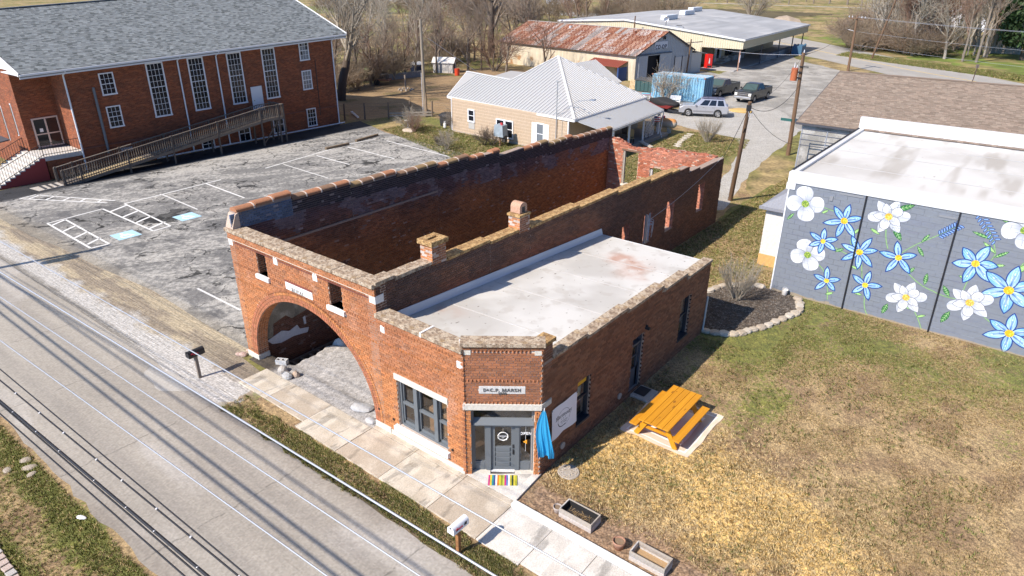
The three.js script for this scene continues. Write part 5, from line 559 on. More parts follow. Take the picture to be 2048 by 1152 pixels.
// ---------------------------------------------------------------- tan sided house with ribbed metal roof
function ribs(parent, p0, p1, p2, p3, pitch, material, w = 0.03, h = 0.03, name = 'roof_rib') { // ribs running up a slope p0-p1 (eave) to p3-p2 (top)
  const n = Math.round(p0.distanceTo(p1) / pitch), gs = []; for (let i = 0; i <= n; i++) { const t = i / n, a = p0.clone().lerp(p1, t), b = p3.clone().lerp(p2, t); if (a.distanceTo(b) < 0.1) continue; gs.push(bar(a, b, w, h)); } const m = part(name, gs, material, parent); stuff(m); return m;
}
const tinWhite = new THREE.MeshStandardMaterial({ color: lin(0.4, 0.4, 0.395), roughness: 0.5, metalness: 0.1 }), tinRib = mat(0.6, 0.6, 0.59, 0.5);
{
  const h = thing('tan_house', 'tan clapboard house with pale ribbed metal hip roof and side porch', 'house');
  const eL = V(-31.7, 2.85, -33.2), eR = V(-17.6, 2.76, -31.8), eB = V(-18.5, 2.72, -44.7), ap = V(-25.0, 6.05, -40.2), eBL = V(-31.2, 2.8, -45.6);
  const gA = V(-32.76, 4.42, -37.01), gV = V(-26.98, 4.29, -36.2);
  // front face as one plane: eave, gable ridge, valley, apex
  const front = [eL, eR, ap, gV, gA]; part('roof_front', [slab([eL, eR, gV], 0.06), slab([eR, ap, gV], 0.06), slab([eL, gV, gA], 0.06)], tinWhite, h);
  part('roof_side', slab([eR, eB, ap], 0.06), tinWhite, h); part('roof_back', [slab([eB, eBL, ap], 0.06), slab([eBL, gV, ap], 0.06)], tinWhite, h);
  part('roof_wing', [slab([gA, gV, V(-28.2, 2.9, -41.6), V(-32.9, 2.8, -41.8)].reverse(), 0.06)], tinWhite, h);
  const off = V(0, 0.03, 0); { const gs = []; const dirX = eR.clone().sub(eL).normalize(), L = eR.distanceTo(eL), up = ap.clone().sub(eL); up.sub(dirX.clone().multiplyScalar(up.dot(dirX))); const A = L * 0 + ap.clone().sub(eL).dot(dirX), H = up.length(); up.normalize(); const gu = gA.clone().sub(eL), gx = gu.dot(dirX), gy = gu.dot(up), vu = gV.clone().sub(eL), vx = vu.dot(dirX), vy = vu.dot(up); for (let s = 0.12; s < L; s += 0.36) { let t = s < A ? (s < vx ? mix(gy, vy, (s - gx) / (vx - gx)) : mix(vy, H, (s - vx) / (A - vx))) : H * (L - s) / (L - A); if (s < gx) t = gy; if (t < 0.1) continue; const a = eL.clone().addScaledVector(dirX, s).add(off); gs.push(bar(a, a.clone().addScaledVector(up, t - 0.04), 0.05, 0.045)); } stuff(part('roof_rib', gs, tinRib, h));
    const g2 = []; const d2 = eB.clone().sub(eR).normalize(), L2 = eB.distanceTo(eR), u2 = ap.clone().sub(eR); const A2 = u2.dot(d2); u2.addScaledVector(d2, -A2); const H2b = u2.length(); u2.normalize(); for (let s = 0.1; s < L2; s += 0.36) { const t = s < A2 ? H2b * s / A2 : H2b * (L2 - s) / (L2 - A2); if (t < 0.1) continue; const a = eR.clone().addScaledVector(d2, s).add(off); g2.push(bar(a, a.clone().addScaledVector(u2, t - 0.04), 0.05, 0.045)); } stuff(part('roof_rib', g2, tinRib, h)); }
  part('ridge_cap', [bar(eR.clone().add(off), ap.clone().add(off), 0.22, 0.05), bar(gA.clone().add(off), gV.clone().add(off), 0.26, 0.05), bar(eB.clone().add(off), ap.clone().add(off), 0.2, 0.05), bar(gV.clone().add(off), ap.clone().add(off), 0.16, 0.04)], tinRib, h);
  part('fascia', [bar(eL.clone().add(V(0, -0.09, 0.03)), eR.clone().add(V(0, -0.09, 0.03)), 0.04, 0.17), bar(eR.clone().add(V(0.03, -0.09, 0)), eB.clone().add(V(0.03, -0.09, 0)), 0.04, 0.17), bar(eL.clone().add(V(-0.03, -0.09, 0)), gA.clone().add(V(-0.03, -0.09, 0)), 0.04, 0.17)], whitePaint, h);
  // rear wings
  const w1 = [V(-24.4, 2.8, -43.2), V(-24.4, 2.8, -50.6), V(-27.6, 4.7, -50.6), V(-27.6, 4.7, -41.4)]; part('rear_roof', [slab(w1, 0.06), slab([w1[3], w1[2], V(-30.8, 2.8, -50.6), V(-30.8, 2.8, -43)], 0.06)], tinWhite, h); ribs(h, w1[0].clone().add(off), w1[1].clone().add(off), w1[2].clone().add(off), w1[3].clone().add(off), 0.25, tinRib); part('rear_roof', slab([V(-35.4, 2.95, -42), V(-31.5, 2.95, -42), V(-31.5, 3.35, -46.8), V(-35.4, 3.35, -46.8)], 0.06), tinWhite, h);
  part('rear_wall', [bx(-30.4, -24.8, -0.1, 2.85, -50.2, -43), bx(-35, -31.6, -0.1, 2.95, -46.5, -41)], mat(0.5, 0.42, 0.3, 0.8), h);
  // lap siding on the front and right walls
  const wl = V(-30.75, 0, -32.75), wr = V(-18.15, 0, -31.95), wb = V(-19.0, 0, -44.4); const side = [grainy(0.52, 0.4, 0.28, 0.75, 1), grainy(0.47, 0.355, 0.245, 0.75, 1)]; const inner = (a, b) => { const d = b.clone().sub(a).normalize(), n = V(-d.z, 0, d.x); return [d, n]; };
  part('wall', [quad([wl.clone().add(V(0, -0.2, -0.02)), wr.clone().add(V(0, -0.2, -0.02)), wr.clone().add(V(0, 2.75, -0.02)), wl.clone().add(V(0, 2.85, -0.02))]), quad([wr.clone().add(V(0, -0.2, 0)), wb.clone().add(V(0, -0.2, 0)), wb.clone().add(V(0, 2.75, 0)), wr.clone().add(V(0, 2.75, 0))]), quad([V(-30.75, -0.2, -41.3), wl.clone().add(V(0, -0.2, 0)), wl.clone().add(V(0, 2.8, 0)), V(-30.75, 2.8, -41.3)]), quad([wl.clone().add(V(0.02, 2.7, 0)), V(-30.73, 4.2, -36.9), V(-30.73, 2.7, -41.3)].reverse())], side[0], h);
  { const r = rng(4); for (let i = 0; i < 21; i++) { const y = 0.16 + i * 0.128; const a = wl.clone().add(V(0, y, 0.02)), b = wr.clone().add(V(0, y, 0.02)); part('siding_board', bar(a, b, 0.028, 0.118), side[i % 2], h).rotation.x = 0; } part('foundation', bar(wl.clone().add(V(0, 0.02, 0.02)), wr.clone().add(V(0, 0.02, 0.02)), 0.08, 0.24), grainy(0.4, 0.33, 0.26, 0.95, 1), h); part('corner_board', [bar(wl.clone().add(V(0, 0.1, 0.03)), wl.clone().add(V(0, 2.75, 0.03)), 0.13, 0.06), bar(wr.clone().add(V(0, 0.1, 0.03)), wr.clone().add(V(0, 2.7, 0.03)), 0.15, 0.08)], whitePaint, h); }
  const fd = wr.clone().sub(wl).normalize(), fl = wr.distanceTo(wl); const onF = (x, y) => wl.clone().addScaledVector(fd, (x - wl.x) / fd.x).add(V(0, y, 0.045));
  sashWindow(h, 'window', onF(-28.75, 1.17), fd, 0.75, 0.98, 1, 2, { f: 0.075 }); part('bricked_panel', bar(onF(-28.72, 0.85).add(V(0, 0, 0)), onF(-28.02, 0.85), 0.03, 0.6), grainy(0.42, 0.41, 0.38, 0.9, 2), h); sashWindow(h, 'window', onF(-25.5, 0.4), fd, 0.9, 1.4, 1, 2, { f: 0.075 }); sashWindow(h, 'window', onF(-24.55, 0.4), fd, 0.88, 1.4, 1, 2, { f: 0.075 });
  sashWindow(h, 'window', onF(-21.25, 0.42), fd, 0.78, 1.62, 1, 2, { f: 0.08, glass: [curtainGlass] }); for (const x of [-21.72, -20.44]) part('shutter', bar(onF(x, 1.2), onF(x + 0.42, 1.2), 0.04, 1.64), whitePaint, h);
  { const b = onF(-19.25, 0); part('antenna_mast', [rod(b.clone().add(V(0, 0, 0.1)), b.clone().add(V(0, 5.3, 0.1)), 0.035), rod(b.clone().add(V(-0.2, 5.3, 0.1)), b.clone().add(V(0.3, 5.38, 0.1)), 0.03), rod(b.clone().add(V(0, 2.95, 0.1)), b.clone().add(V(1.0, 3.9, -1.4)), 0.018)], mat(0.4, 0.41, 0.42, 0.5, { metalness: 0.5 }), h); const hd = b.clone().add(V(1.9, 4.0, -1.6)); part('light_arm', [rod(b.clone().add(V(1.0, 3.85, -1.3)), hd, 0.02), bar(hd, hd.clone().add(V(0.35, 0.02, 0)), 0.3, 0.08)], mat(0.2, 0.24, 0.3, 0.5), h); part('conduit', rod(onF(-18.75, 0.3), onF(-18.75, 2.6), 0.03), mat(0.4, 0.36, 0.3), h); }
  // porch
  const pa = V(-17.75, 2.62, -32.2), pb = V(-14.95, 2.2, -32.0), pc = V(-15.75, 2.2, -42.6), pd = V(-18.8, 2.62, -44.3); part('porch_roof', slab([pa, pb, pc, pd], 0.05), mat(0.45, 0.46, 0.47, 0.5, { metalness: 0.3 }), h); ribs(h, pb.clone().add(off), pc.clone().add(off), pd.clone().add(off), pa.clone().add(off), 0.16, mat(0.4, 0.41, 0.42, 0.5, { metalness: 0.3 })); part('porch_fascia', [bar(pb.clone().add(V(0.02, -0.1, 0)), pc.clone().add(V(0.02, -0.1, 0)), 0.05, 0.16), bar(pc.clone().add(V(0, -0.1, -0.02)), pd.clone().add(V(0, -0.1, -0.02)), 0.05, 0.16)], whitePaint, h);
  for (const [x, z] of [[-15.2, -33.5], [-15.35, -36.2], [-15.55, -38.9], [-15.75, -42.0], [-16.2, -42.7]]) part('porch_post', bx(x - 0.06, x + 0.06, 0, 2.2, z - 0.06, z + 0.06), whitePaint, h); part('porch_floor', bx(-18.2, -15.3, -0.1, 0.3, -43, -32.5), grainy(0.3, 0.28, 0.26, 0.9, 1), h);
  { const gs = []; for (let i = 0; i < 9; i++) { gs.push(bar(V(-17.6 + i * 0.18, 0.6, -32.3), V(-17.6 + i * 0.18 + 0.5, 1.3, -32.3), 0.02, 0.03), bar(V(-17.6 + i * 0.18 + 0.5, 0.6, -32.28), V(-17.6 + i * 0.18, 1.3, -32.28), 0.02, 0.03)); } part('lattice', gs, whitePaint, h); const g2 = []; for (let i = 0; i < 6; i++) for (let j = 0; j < 6; j++) g2.push(bar(V(-15.7, 0.4 + j * 0.28, -41 + i * 0.25), V(-15.7, 0.68 + j * 0.28, -40.75 + i * 0.25), 0.02, 0.035), bar(V(-15.68, 0.68 + j * 0.28, -41 + i * 0.25), V(-15.68, 0.4 + j * 0.28, -40.75 + i * 0.25), 0.02, 0.035)); part('trellis', g2, whitePaint, h); }
  part('down_pipe', [rod(V(-15.72, 2.1, -42.65), V(-15.72, 0.5, -42.3), 0.04), rod(V(-15.72, 0.5, -42.3), V(-15.2, 0.15, -41.6), 0.04)], whitePaint, h); part('porch_steps', [bar(V(-15.5, 0.35, -38.4), V(-14.3, 0.05, -38.2), 0.4, 0.08)], grainy(0.5, 0.46, 0.4, 0.9, 2), h); part('wall_dark_door', bar(V(-18.35, 1.1, -36.6), V(-18.42, 1.1, -37.5), 0.05, 2.0), mat(0.1, 0.07, 0.05), h);
}
// ---------------------------------------------------------------- grey block building with the flower mural
{
  const m = thing('mural_building', 'grey painted block building with white flat roof and a large flower mural', 'building');
  const x0 = 2.36, x1 = 22, zF = -17.45, zB = -28.9, top = 5.2, U = V(1, 0, 0);
  const MW = 9.6, MH = 5.0; // painted stretch
  const mural = canvasTexture(2048, 1067, (c, W, H) => {
    const X = x => ((x * K - x0) / MW) * W, Y = y => H - ((y * K) / MH) * H, S = W / MW * K; c.fillStyle = '#777d85'; c.fillRect(0, 0, W, H); const r = rng(77);
    for (let i = 0; i < 1500; i++) { c.globalAlpha = 0.05; c.fillStyle = r() < 0.5 ? '#84898f' : '#555a63'; c.fillRect(r() * W, r() * H, 30 + r() * 140, 4 + r() * 18); } c.globalAlpha = 1;
    const G = '#7f9f6d', GD = '#2f6f3a', GL = '#8fbf6a';
    const stem = (p, w = 9) => { c.strokeStyle = '#5f8a52'; c.lineWidth = w; c.lineCap = 'round'; c.beginPath(); c.moveTo(X(p[0]), Y(p[1])); for (let i = 2; i < p.length; i += 4) c.quadraticCurveTo(X(p[i]), Y(p[i + 1]), X(p[i + 2]), Y(p[i + 3])); c.stroke(); c.strokeStyle = '#9dbf86'; c.lineWidth = w * 0.4; c.stroke(); };
    const leaf = (x, y, a, L = 0.5, w = 0.2, col = GD) => { c.save(); c.translate(X(x), Y(y)); c.rotate(-a); c.beginPath(); c.moveTo(0, 0); c.quadraticCurveTo(L * S * 0.5, -w * S, L * S, 0); c.quadraticCurveTo(L * S * 0.5, w * S, 0, 0); c.fillStyle = col; c.fill(); c.lineWidth = 3; c.strokeStyle = '#1f4f2a'; c.stroke(); c.strokeStyle = '#a9d08c'; c.lineWidth = 3; c.beginPath(); c.moveTo(4, 0); c.lineTo(L * S * 0.92, 0); for (let i = 1; i < 5; i++) { c.moveTo(L * S * i * 0.18, 0); c.lineTo(L * S * (i * 0.18 + 0.1), -w * S * 0.35); c.moveTo(L * S * i * 0.18, 0); c.lineTo(L * S * (i * 0.18 + 0.1), w * S * 0.35); } c.stroke(); c.restore(); };
    const petal = (x, y, a, L, w, fill, edge, vein, round) => { c.save(); c.translate(X(x), Y(y)); c.rotate(-a); c.beginPath(); c.moveTo(0, 0); if (round) { c.bezierCurveTo(L * S * 0.25, -w * S * 1.15, L * S * 1.0, -w * S * 1.2, L * S, -w * S * 0.1); c.bezierCurveTo(L * S * 1.02, w * S * 1.2, L * S * 0.25, w * S * 1.15, 0, 0); } else { c.bezierCurveTo(L * S * 0.3, -w * S * 1.1, L * S * 0.7, -w * S * 1.05, L * S, 0); c.bezierCurveTo(L * S * 0.7, w * S * 0.9, L * S * 0.3, w * S * 1.0, 0, 0); } const g = c.createLinearGradient(0, 0, L * S, 0); g.addColorStop(0, round === undefined ? fill : vein); g.addColorStop(0.55, fill); g.addColorStop(1, fill); c.fillStyle = g; c.fill(); c.lineWidth = edge[1]; c.strokeStyle = edge[0]; c.stroke(); c.save(); c.clip(); c.globalAlpha = 0.16; c.fillStyle = '#4a5a78'; c.beginPath(); c.moveTo(0, 0); c.quadraticCurveTo(L * S * 0.5, w * S * 0.1, L * S, w * S * 0.15); c.lineTo(L * S, w * S * 1.5); c.lineTo(0, w * S * 1.5); c.fill(); c.restore(); c.lineWidth = 2.5; c.strokeStyle = vein; for (const k of [-0.4, 0, 0.4]) { c.beginPath(); c.moveTo(L * S * 0.12, 0); c.quadraticCurveTo(L * S * 0.45, k * w * S * 0.9, L * S * 0.82, k * w * S * 0.7); c.stroke(); } c.restore(); };
    const dog = (x, y, R, a0) => { for (let i = 0; i < 4; i++) petal(x, y, a0 + i * Math.PI / 2 + (i % 2) * 0.1, R, R * 0.52, '#dcdedf', ['#767b86', 4], '#9fa5b0', true); disc(x, y, R * 0.2, '#6a8a35', '#c6cf60'); };
    const disc = (x, y, q, a, b) => { c.fillStyle = a; c.beginPath(); c.arc(X(x), Y(y), q * S, 0, 7); c.fill(); c.fillStyle = b; for (let i = 0; i < 22; i++) { const t = r() * 7, d = Math.sqrt(r()) * q; c.beginPath(); c.arc(X(x + d * Math.cos(t)), Y(y + d * Math.sin(t)), 3.2, 0, 7); c.fill(); } };
    const blue = (x, y, R, a0, n = 5, w = 0.2) => { for (let i = 0; i < n; i++) { const a = a0 + i * 2 * Math.PI / n + (r() - 0.5) * 0.25, L = R * (0.9 + 0.2 * r()); petal(x, y, a, L, R * w * 1.25, i % 2 ? '#8fc0e4' : '#74aedb', ['#153a80', 8], '#cfe4f4', false); petal(x, y, a, L * 0.75, R * w * 0.4, '#cfe3f2', ['#6aa2d2', 1.5], '#2b62a8', false); } disc(x, y, R * 0.17, '#d8a91c', '#f6df55'); };
    const mag = (x, y, R, a0, n = 6) => { for (let q = 0; q < 2; q++) for (let i = 0; i < n - q; i++) petal(x, y, a0 + i * 2 * Math.PI / (n - q) + q * 0.5, R * (q ? 0.72 : 1), R * (q ? 0.27 : 0.33), q ? '#e2e3e2' : '#d2d5d8', ['#6a707c', 4], '#9ba2ae', i % 3 === 0); disc(x, y, R * 0.18, '#c9a63a', '#f0dc7a'); };
    stem([4.7, 5.1, 5.1, 5.05, 5.5, 4.95]); stem([5.9, 4.6, 6.4, 4.2, 6.3, 3.7, 6.4, 3.3, 6.7, 3.3]); stem([4.6, 2.5, 5.0, 2.1, 5.3, 1.9, 5.7, 1.4, 5.85, 0.3]); stem([5.2, 3.3, 5.8, 3.1, 6.5, 2.9]); stem([6.85, 3.1, 7.1, 2.5, 7.2, 1.9, 7.5, 1.2, 7.55, 0.8, 7.6, 0.3, 7.9, -0.05]); stem([7.7, 5.0, 7.7, 4.3, 8.0, 3.7]); stem([8.6, 3.6, 9.0, 4.1, 9.5, 4.5, 10.0, 4.9, 10.5, 5.4], 8); stem([8.9, 2.9, 9.6, 2.2, 10.3, 2.1, 10.8, 1.9, 11.5, 2.0]); stem([9.5, 1.2, 10.0, 0.7, 10.3, 0.0]); stem([11.6, 5.6, 12.0, 5.1, 12.2, 4.5, 12.1, 3.7, 11.6, 3.3, 11.4, 2.6, 11.5, 2.2], 8); stem([12.3, 1.6, 12.7, 1.3, 13.2, 1.1]); stem([13.3, 3.4, 13.0, 4.2, 13.6, 4.7]);
    leaf(3.4, 4.5, -2.2, 0.5, 0.14); leaf(5.0, 5.0, -2.5, 0.35, 0.12, GL); leaf(6.3, 4.0, 0.9, 0.5, 0.14, GL); leaf(6.1, 3.2, -2.6, 0.45, 0.16); leaf(4.9, 2.2, 0.8, 0.4, 0.1, GL); leaf(5.6, 1.2, 0.2, 0.4, 0.12, GL); leaf(5.7, 0.55, 0.5, 0.4, 0.14, GL); leaf(7.0, 2.3, 2.9, 0.45, 0.12, GL); leaf(7.4, 1.0, 3.0, 0.5, 0.12, GL); leaf(7.9, 5.6, 0.5, 0.85, 0.26); leaf(8.0, 4.8, -0.9, 0.75, 0.26); leaf(7.5, 4.3, 2.7, 0.5, 0.14, GL); leaf(9.3, 4.3, 1.1, 0.55, 0.14); leaf(9.2, 4.1, -0.9, 0.55, 0.16); leaf(8.6, 0.9, -1.8, 0.6, 0.22); leaf(9.1, 2.7, 1.0, 0.4, 0.16); leaf(9.9, 2.3, 1.6, 0.6, 0.18); leaf(9.6, 0.9, 2.7, 0.4, 0.12, GL); leaf(9.95, 0.6, 0.5, 0.4, 0.12, GL); leaf(11.0, 2.0, 2.2, 0.6, 0.2); leaf(11.2, 1.3, -1.9, 0.7, 0.24); leaf(11.9, 5.1, 2.9, 0.8, 0.14); leaf(12.2, 4.5, 2.5, 0.7, 0.14, GL); leaf(12.2, 4.3, 0.7, 0.6, 0.14); leaf(12.2, 3.9, 0.3, 0.5, 0.13, GL); leaf(11.5, 3.0, 2.8, 0.4, 0.1, GL); leaf(12.3, 5.9, 2.2, 0.7, 0.24); leaf(13.2, 3.8, 1.2, 0.5, 0.2, GL); leaf(13.4, 2.6, -0.4, 0.7, 0.12, GD);
    for (const [bx0, by0, bx1, by1] of [[9.9, 4.8, 10.6, 5.5], [11.2, 6.1, 12.1, 5.0]]) for (let i = 0; i < 17; i++) { const t = i / 17, x = mix(bx0, bx1, t), y = mix(by0, by1, t), s = i % 2 ? 1 : -1, a = Math.atan2(by1 - by0, bx1 - bx0) + s * 1.1; petal(x, y, a, 0.24, 0.055, '#4a74b4', ['#16336f', 4], '#86a8d8', false); }
    dog(3.85, 5.1, 0.92, 0.1); dog(4.45, 2.45, 0.88, 0.35); dog(12.95, 5.75, 0.85, 0.2); blue(5.82, 4.62, 0.95, 0.3, 6, 0.17); blue(5.05, 3.35, 0.72, 0.5, 6, 0.2); blue(6.82, 3.2, 0.92, 0.25, 7, 0.17); blue(5.62, 1.3, 0.72, 0.4, 5, 0.2); blue(7.42, 1.57, 0.8, 0.15, 5, 0.19); blue(8.55, 3.35, 0.85, 0.5, 5, 0.19); blue(11.6, 3.85, 0.95, 0.2, 6, 0.23); blue(13.1, 2.95, 1.15, 0.55, 6, 0.22); blue(13.65, 0.95, 1.05, 0.5, 6, 0.2); mag(7.7, 5.25, 0.92, 0.2); mag(9.3, 1.45, 0.9, 0.3); mag(11.85, 1.95, 0.95, 0.5);
    for (let i = 0; i < 2600; i++) { c.globalAlpha = 0.07; c.fillStyle = r() < 0.5 ? '#555b66' : '#8f959c'; c.fillRect(r() * W, r() * H, 10 + r() * 90, 1 + r() * 4); } for (let i = 0; i < 160; i++) { c.globalAlpha = 0.3; c.fillStyle = '#a9aeb4'; const j = (r() * 22) | 0; c.fillRect(r() * W, H - (j * 0.2245 / MH) * H - 2, 30 + r() * 130, 3); } c.globalAlpha = 0.5; for (let x = 0; x < W; x += 6) { c.fillStyle = '#b39468'; const h = 8 + 22 * fbm(x * 0.012, 3, 3) * (x < W * 0.25 ? 1.4 : 0.6); c.fillRect(x, H - h, 6, h); } c.globalAlpha = 1;
  });
  const wm = new THREE.MeshStandardMaterial({ map: mural, roughness: 0.85, ...{} }); const bmp = NT.fine; wm.bumpMap = (() => { const t = NT.fine.clone(); t.repeat.set(14, 8); return t; })(); wm.bumpScale = 0.006;
  part('wall', [bx(x0, x1, -0.3, top - 0.12, zB, zF - 0.012)], mat(0.2, 0.21, 0.225, 0.9), m);
  const bw = 0.447, bh = 0.2245, r = rng(9); const blocks = []; for (let j = 0; j * bh < MH - 0.02; j++) for (let i = -1; i * bw < 19; i++) { const a = Math.max(x0, x0 + i * bw + (j % 2) * bw * 0.5), b = Math.min(x1, x0 + (i + 1) * bw + (j % 2) * bw * 0.5); if (b - a < 0.05) continue; const jx = r() < 0.35 ? 0.012 : 0.005, jy = r() < 0.25 ? 0.011 : 0.004; blocks.push([a + jx / 2, b - jx / 2, j * bh + jy / 2, Math.min((j + 1) * bh - jy / 2, MH)]); }
  const mk = ([a, b, c, d]) => { const pr = (r() - 0.5) * 0.006; const g = new THREE.BoxGeometry(b - a, d - c, 0.05).toNonIndexed(); g.translate((a + b) / 2, (c + d) / 2, zF - 0.022 + pr); const p = g.attributes.position, uv = g.attributes.uv; for (let k = 0; k < p.count; k++) uv.setXY(k, clamp((p.getX(k) - x0) / MW, 0.001, 0.999), clamp(p.getY(k) / MH, 0.001, 0.999)); return g; };
  const vis = blocks.filter(b => b[0] < 11.9), rest = blocks.filter(b => b[0] >= 11.9); const one = vis.slice(-300), more = vis.slice(0, -300); for (const b of one) part('block', mk(b), wm, m); if (more.length) stuff(part('block', more.map(mk), wm, m)); stuff(part('block', rest.map(mk), mat(0.2, 0.21, 0.225, 0.9), m));
  // painted-over rough brick repairs and three dark drain slots
  for (const [xt, xb] of [[6.57, 6.63], [10.48, 10.58]]) part('down_pipe', bar(V(xb * K, 0, zF + 0.03), V(xt * K, 4.86, zF + 0.03), 0.075, 0.05), mat(0.012, 0.012, 0.016, 0.6), m);
  part('lintel_patch', [bx(5.35 * K, 6.45 * K, 4.72, 4.8, zF, zF + 0.02), bx(9.7 * K, 10.4 * K, 4.55, 4.62, zF, zF + 0.025), bx(4.95 * K, 5.1 * K, 4.4, 4.6, zF, zF + 0.04)], mat(0.22, 0.23, 0.245, 0.9), m);
  part('corner_trim', [bx(x0 - 0.05, x0 + 0.0, 0, top - 0.2, zF - 0.3, zF + 0.03)], mat(0.75, 0.76, 0.78, 0.6), m); part('side_wall_face', bx(x0 - 0.012, x0 + 0.002, -0.2, top - 0.3, zB, zF - 0.3), mat(0.62, 0.62, 0.6, 0.85), m);
  // roof membrane with turned-up white edges
  const mem = texture(1024, 512, (u, v) => { const n = fbm(u * 8, v * 4, 5), s = fbm(u * 30, v * 3, 3); let c = mixc([206, 205, 201], [190, 188, 183], ss(0.4, 0.7, n)); c = mixc(c, [140, 132, 120], ss(0.55, 0.78, s) * 0.4 * ss(0.05, 0.2, v)); c = mixc(c, [120, 110, 98], ss(0.975, 0.99, vn(u * 60, v * 40)) * 0.6); return c; }); const rm = new THREE.MeshStandardMaterial({ map: mem, roughness: 0.6 }); const rg = new THREE.PlaneGeometry(x1 - x0, zF - zB, 40, 20); rg.rotateX(-Math.PI / 2); { const p = rg.attributes.position; for (let i = 0; i < p.count; i++) p.setY(i, 0.015 * fbm(p.getX(i) * 0.7, p.getZ(i) * 0.7, 3)); rg.computeVertexNormals(); } rg.translate((x0 + x1) / 2, top - 0.06, (zF + zB) / 2); part('roof', rg, rm, m);
  const wt = mat(0.64, 0.65, 0.66, 0.5); part('roof_edge', [rbx(x0 - 0.12, x1, top - 0.36, top + 0.1, zF - 0.32, zF + 0.05, 0.03, 2), rbx(x0 - 0.1, x0 + 0.12, top - 0.12, top + 0.06, zB, zF - 0.32, 0.02), rbx(x0 - 0.2, x1, top - 0.1, top + 0.62, zB - 0.25, zB + 0.06, 0.03, 2)], wt, m); part('edge_corner', bx(x0 - 0.14, x0 + 0.22, top - 0.62, top - 0.36, zF - 0.2, zF + 0.045), wt, m);
  { const gs = []; for (let i = 0; i < 46; i++) part('edge_clip', bx(x0 - 0.16, x0 - 0.08, top + 0.0, top + 0.1, zF - 0.6 - i * 0.235, zF - 0.45 - i * 0.235), blackMetal, m); } for (const z of [-20.4, -23.3, -26.1]) part('roof_seam', bx(x0 + 0.1, x1, top - 0.046, top - 0.036, z - 0.02, z + 0.02), mat(0.5, 0.5, 0.49, 0.6), m);
  // lean-to at the left end
  const lt = part('lean_to_wall', [bx(0.82, x0 - 0.06, -0.2, 2.9, -23.0, -20.0)], grainy(0.6, 0.58, 0.55, 0.9, 1), m); part('stained_base', bx(0.8, x0 - 0.06, -0.1, 0.55, -22.9, -19.985), grainy(0.55, 0.34, 0.13, 0.95, 1), lt); part('lean_to_roof', [slab([V(0.6, 2.92, -19.75), V(x0 - 0.08, 2.92, -19.75), V(x0 - 0.08, 4.1, -21.4)], 0.1), slab([V(0.6, 2.92, -23.2), V(0.6, 2.92, -19.75), V(x0 - 0.08, 4.1, -21.4)], 0.1), bx(0.55, x0 - 0.07, 2.78, 2.92, -19.82, -19.72)], grainy(0.24, 0.25, 0.28, 0.8, 1.5), lt);
}
// roof access rail at the left of the mural building
{ const rl = thing('stair_rail', 'dark metal stair railing between the grey wall and white roof', 'railing', [0.2, 0, -27.9]); for (const y of [4.15, 4.45, 4.75, 5.02]) part('rail', rod(V(-0.6, y, 0), V(2.0, y - 0.02, -0.1), 0.025, 0.025, 6), mat(0.05, 0.06, 0.085, 0.5), rl); for (const x of [-0.6, 0.7, 2.0]) part('post', rod(V(x, 0, -0.05), V(x, 5.02, -0.05), 0.03, 0.03, 6), mat(0.3, 0.32, 0.36, 0.5), rl); }
// ---------------------------------------------------------------- brown shingled building behind
{
  const b = thing('brown_roof_building', 'long concrete building with a brown shingle gable roof behind the white roof', 'building'); const x0 = -0.72, x1 = 32, z0 = -28.95, zr = -36.0, z1 = -43, ey = 5.12, ry = 7.15; const cm = new THREE.MeshStandardMaterial({ map: (() => { const t = stained(21, [178, 176, 170], [142, 140, 134]); t.repeat.set(0.3, 0.3); return t; })(), roughness: 0.95, ...bump(0.7, 0.006) });
  part('wall', [bx(x0, x1, -0.2, ey, z1, z0), prism([[-z1, ey], [-z0, ey], [-zr, ry - 0.15]].map(([a, c]) => [-a, c]), 0.3, new THREE.Matrix4().makeRotationY(-Math.PI / 2).setPosition(x0 + 0.3, 0, 0))], cm, b); const o = 0.28; const e0 = V(x0 - o, ey + 0.06, z0 + o), e1 = V(x1, ey + 0.06, z0 + o), r1 = V(x1, ry, zr), r0 = V(x0 - o, ry, zr);
  part('roof', [slab([e0, e1, r1, r0], 0.08), slab([r0, r1, V(x1, ey + 0.06, z1 - o), V(x0 - o, ey + 0.06, z1 - o)], 0.08)], mat(0.16, 0.12, 0.09, 0.95), b); shingles(b, e0, e1, r1, r0, [[0.25, 0.195, 0.15], [0.29, 0.23, 0.178], [0.22, 0.168, 0.128], [0.27, 0.205, 0.157]], 8, 0.24, 0.11); part('eave_trim', [bar(e0.clone().add(V(0, -0.06, 0.02)), e1.clone().add(V(0, -0.06, 0.02)), 0.04, 0.1), bar(e0.clone().add(V(-0.02, -0.05, 0)), r0.clone().add(V(-0.02, -0.05, 0)), 0.04, 0.1)], mat(0.06, 0.06, 0.07, 0.7), b); part('ridge_cap', bar(r0.clone().add(V(0, 0.03, 0)), r1.clone().add(V(0, 0.03, 0)), 0.26, 0.04), mat(0.22, 0.165, 0.125, 0.95), b);
  part('chimney_stub', [rbx(4.55, 4.85, 5.0, 5.62, -30.0, -29.7, 0.02), rbx(4.25, 4.6, 4.95, 5.25, -29.95, -29.75, 0.02)], grainy(0.5, 0.47, 0.42, 0.95, 2), b);
}
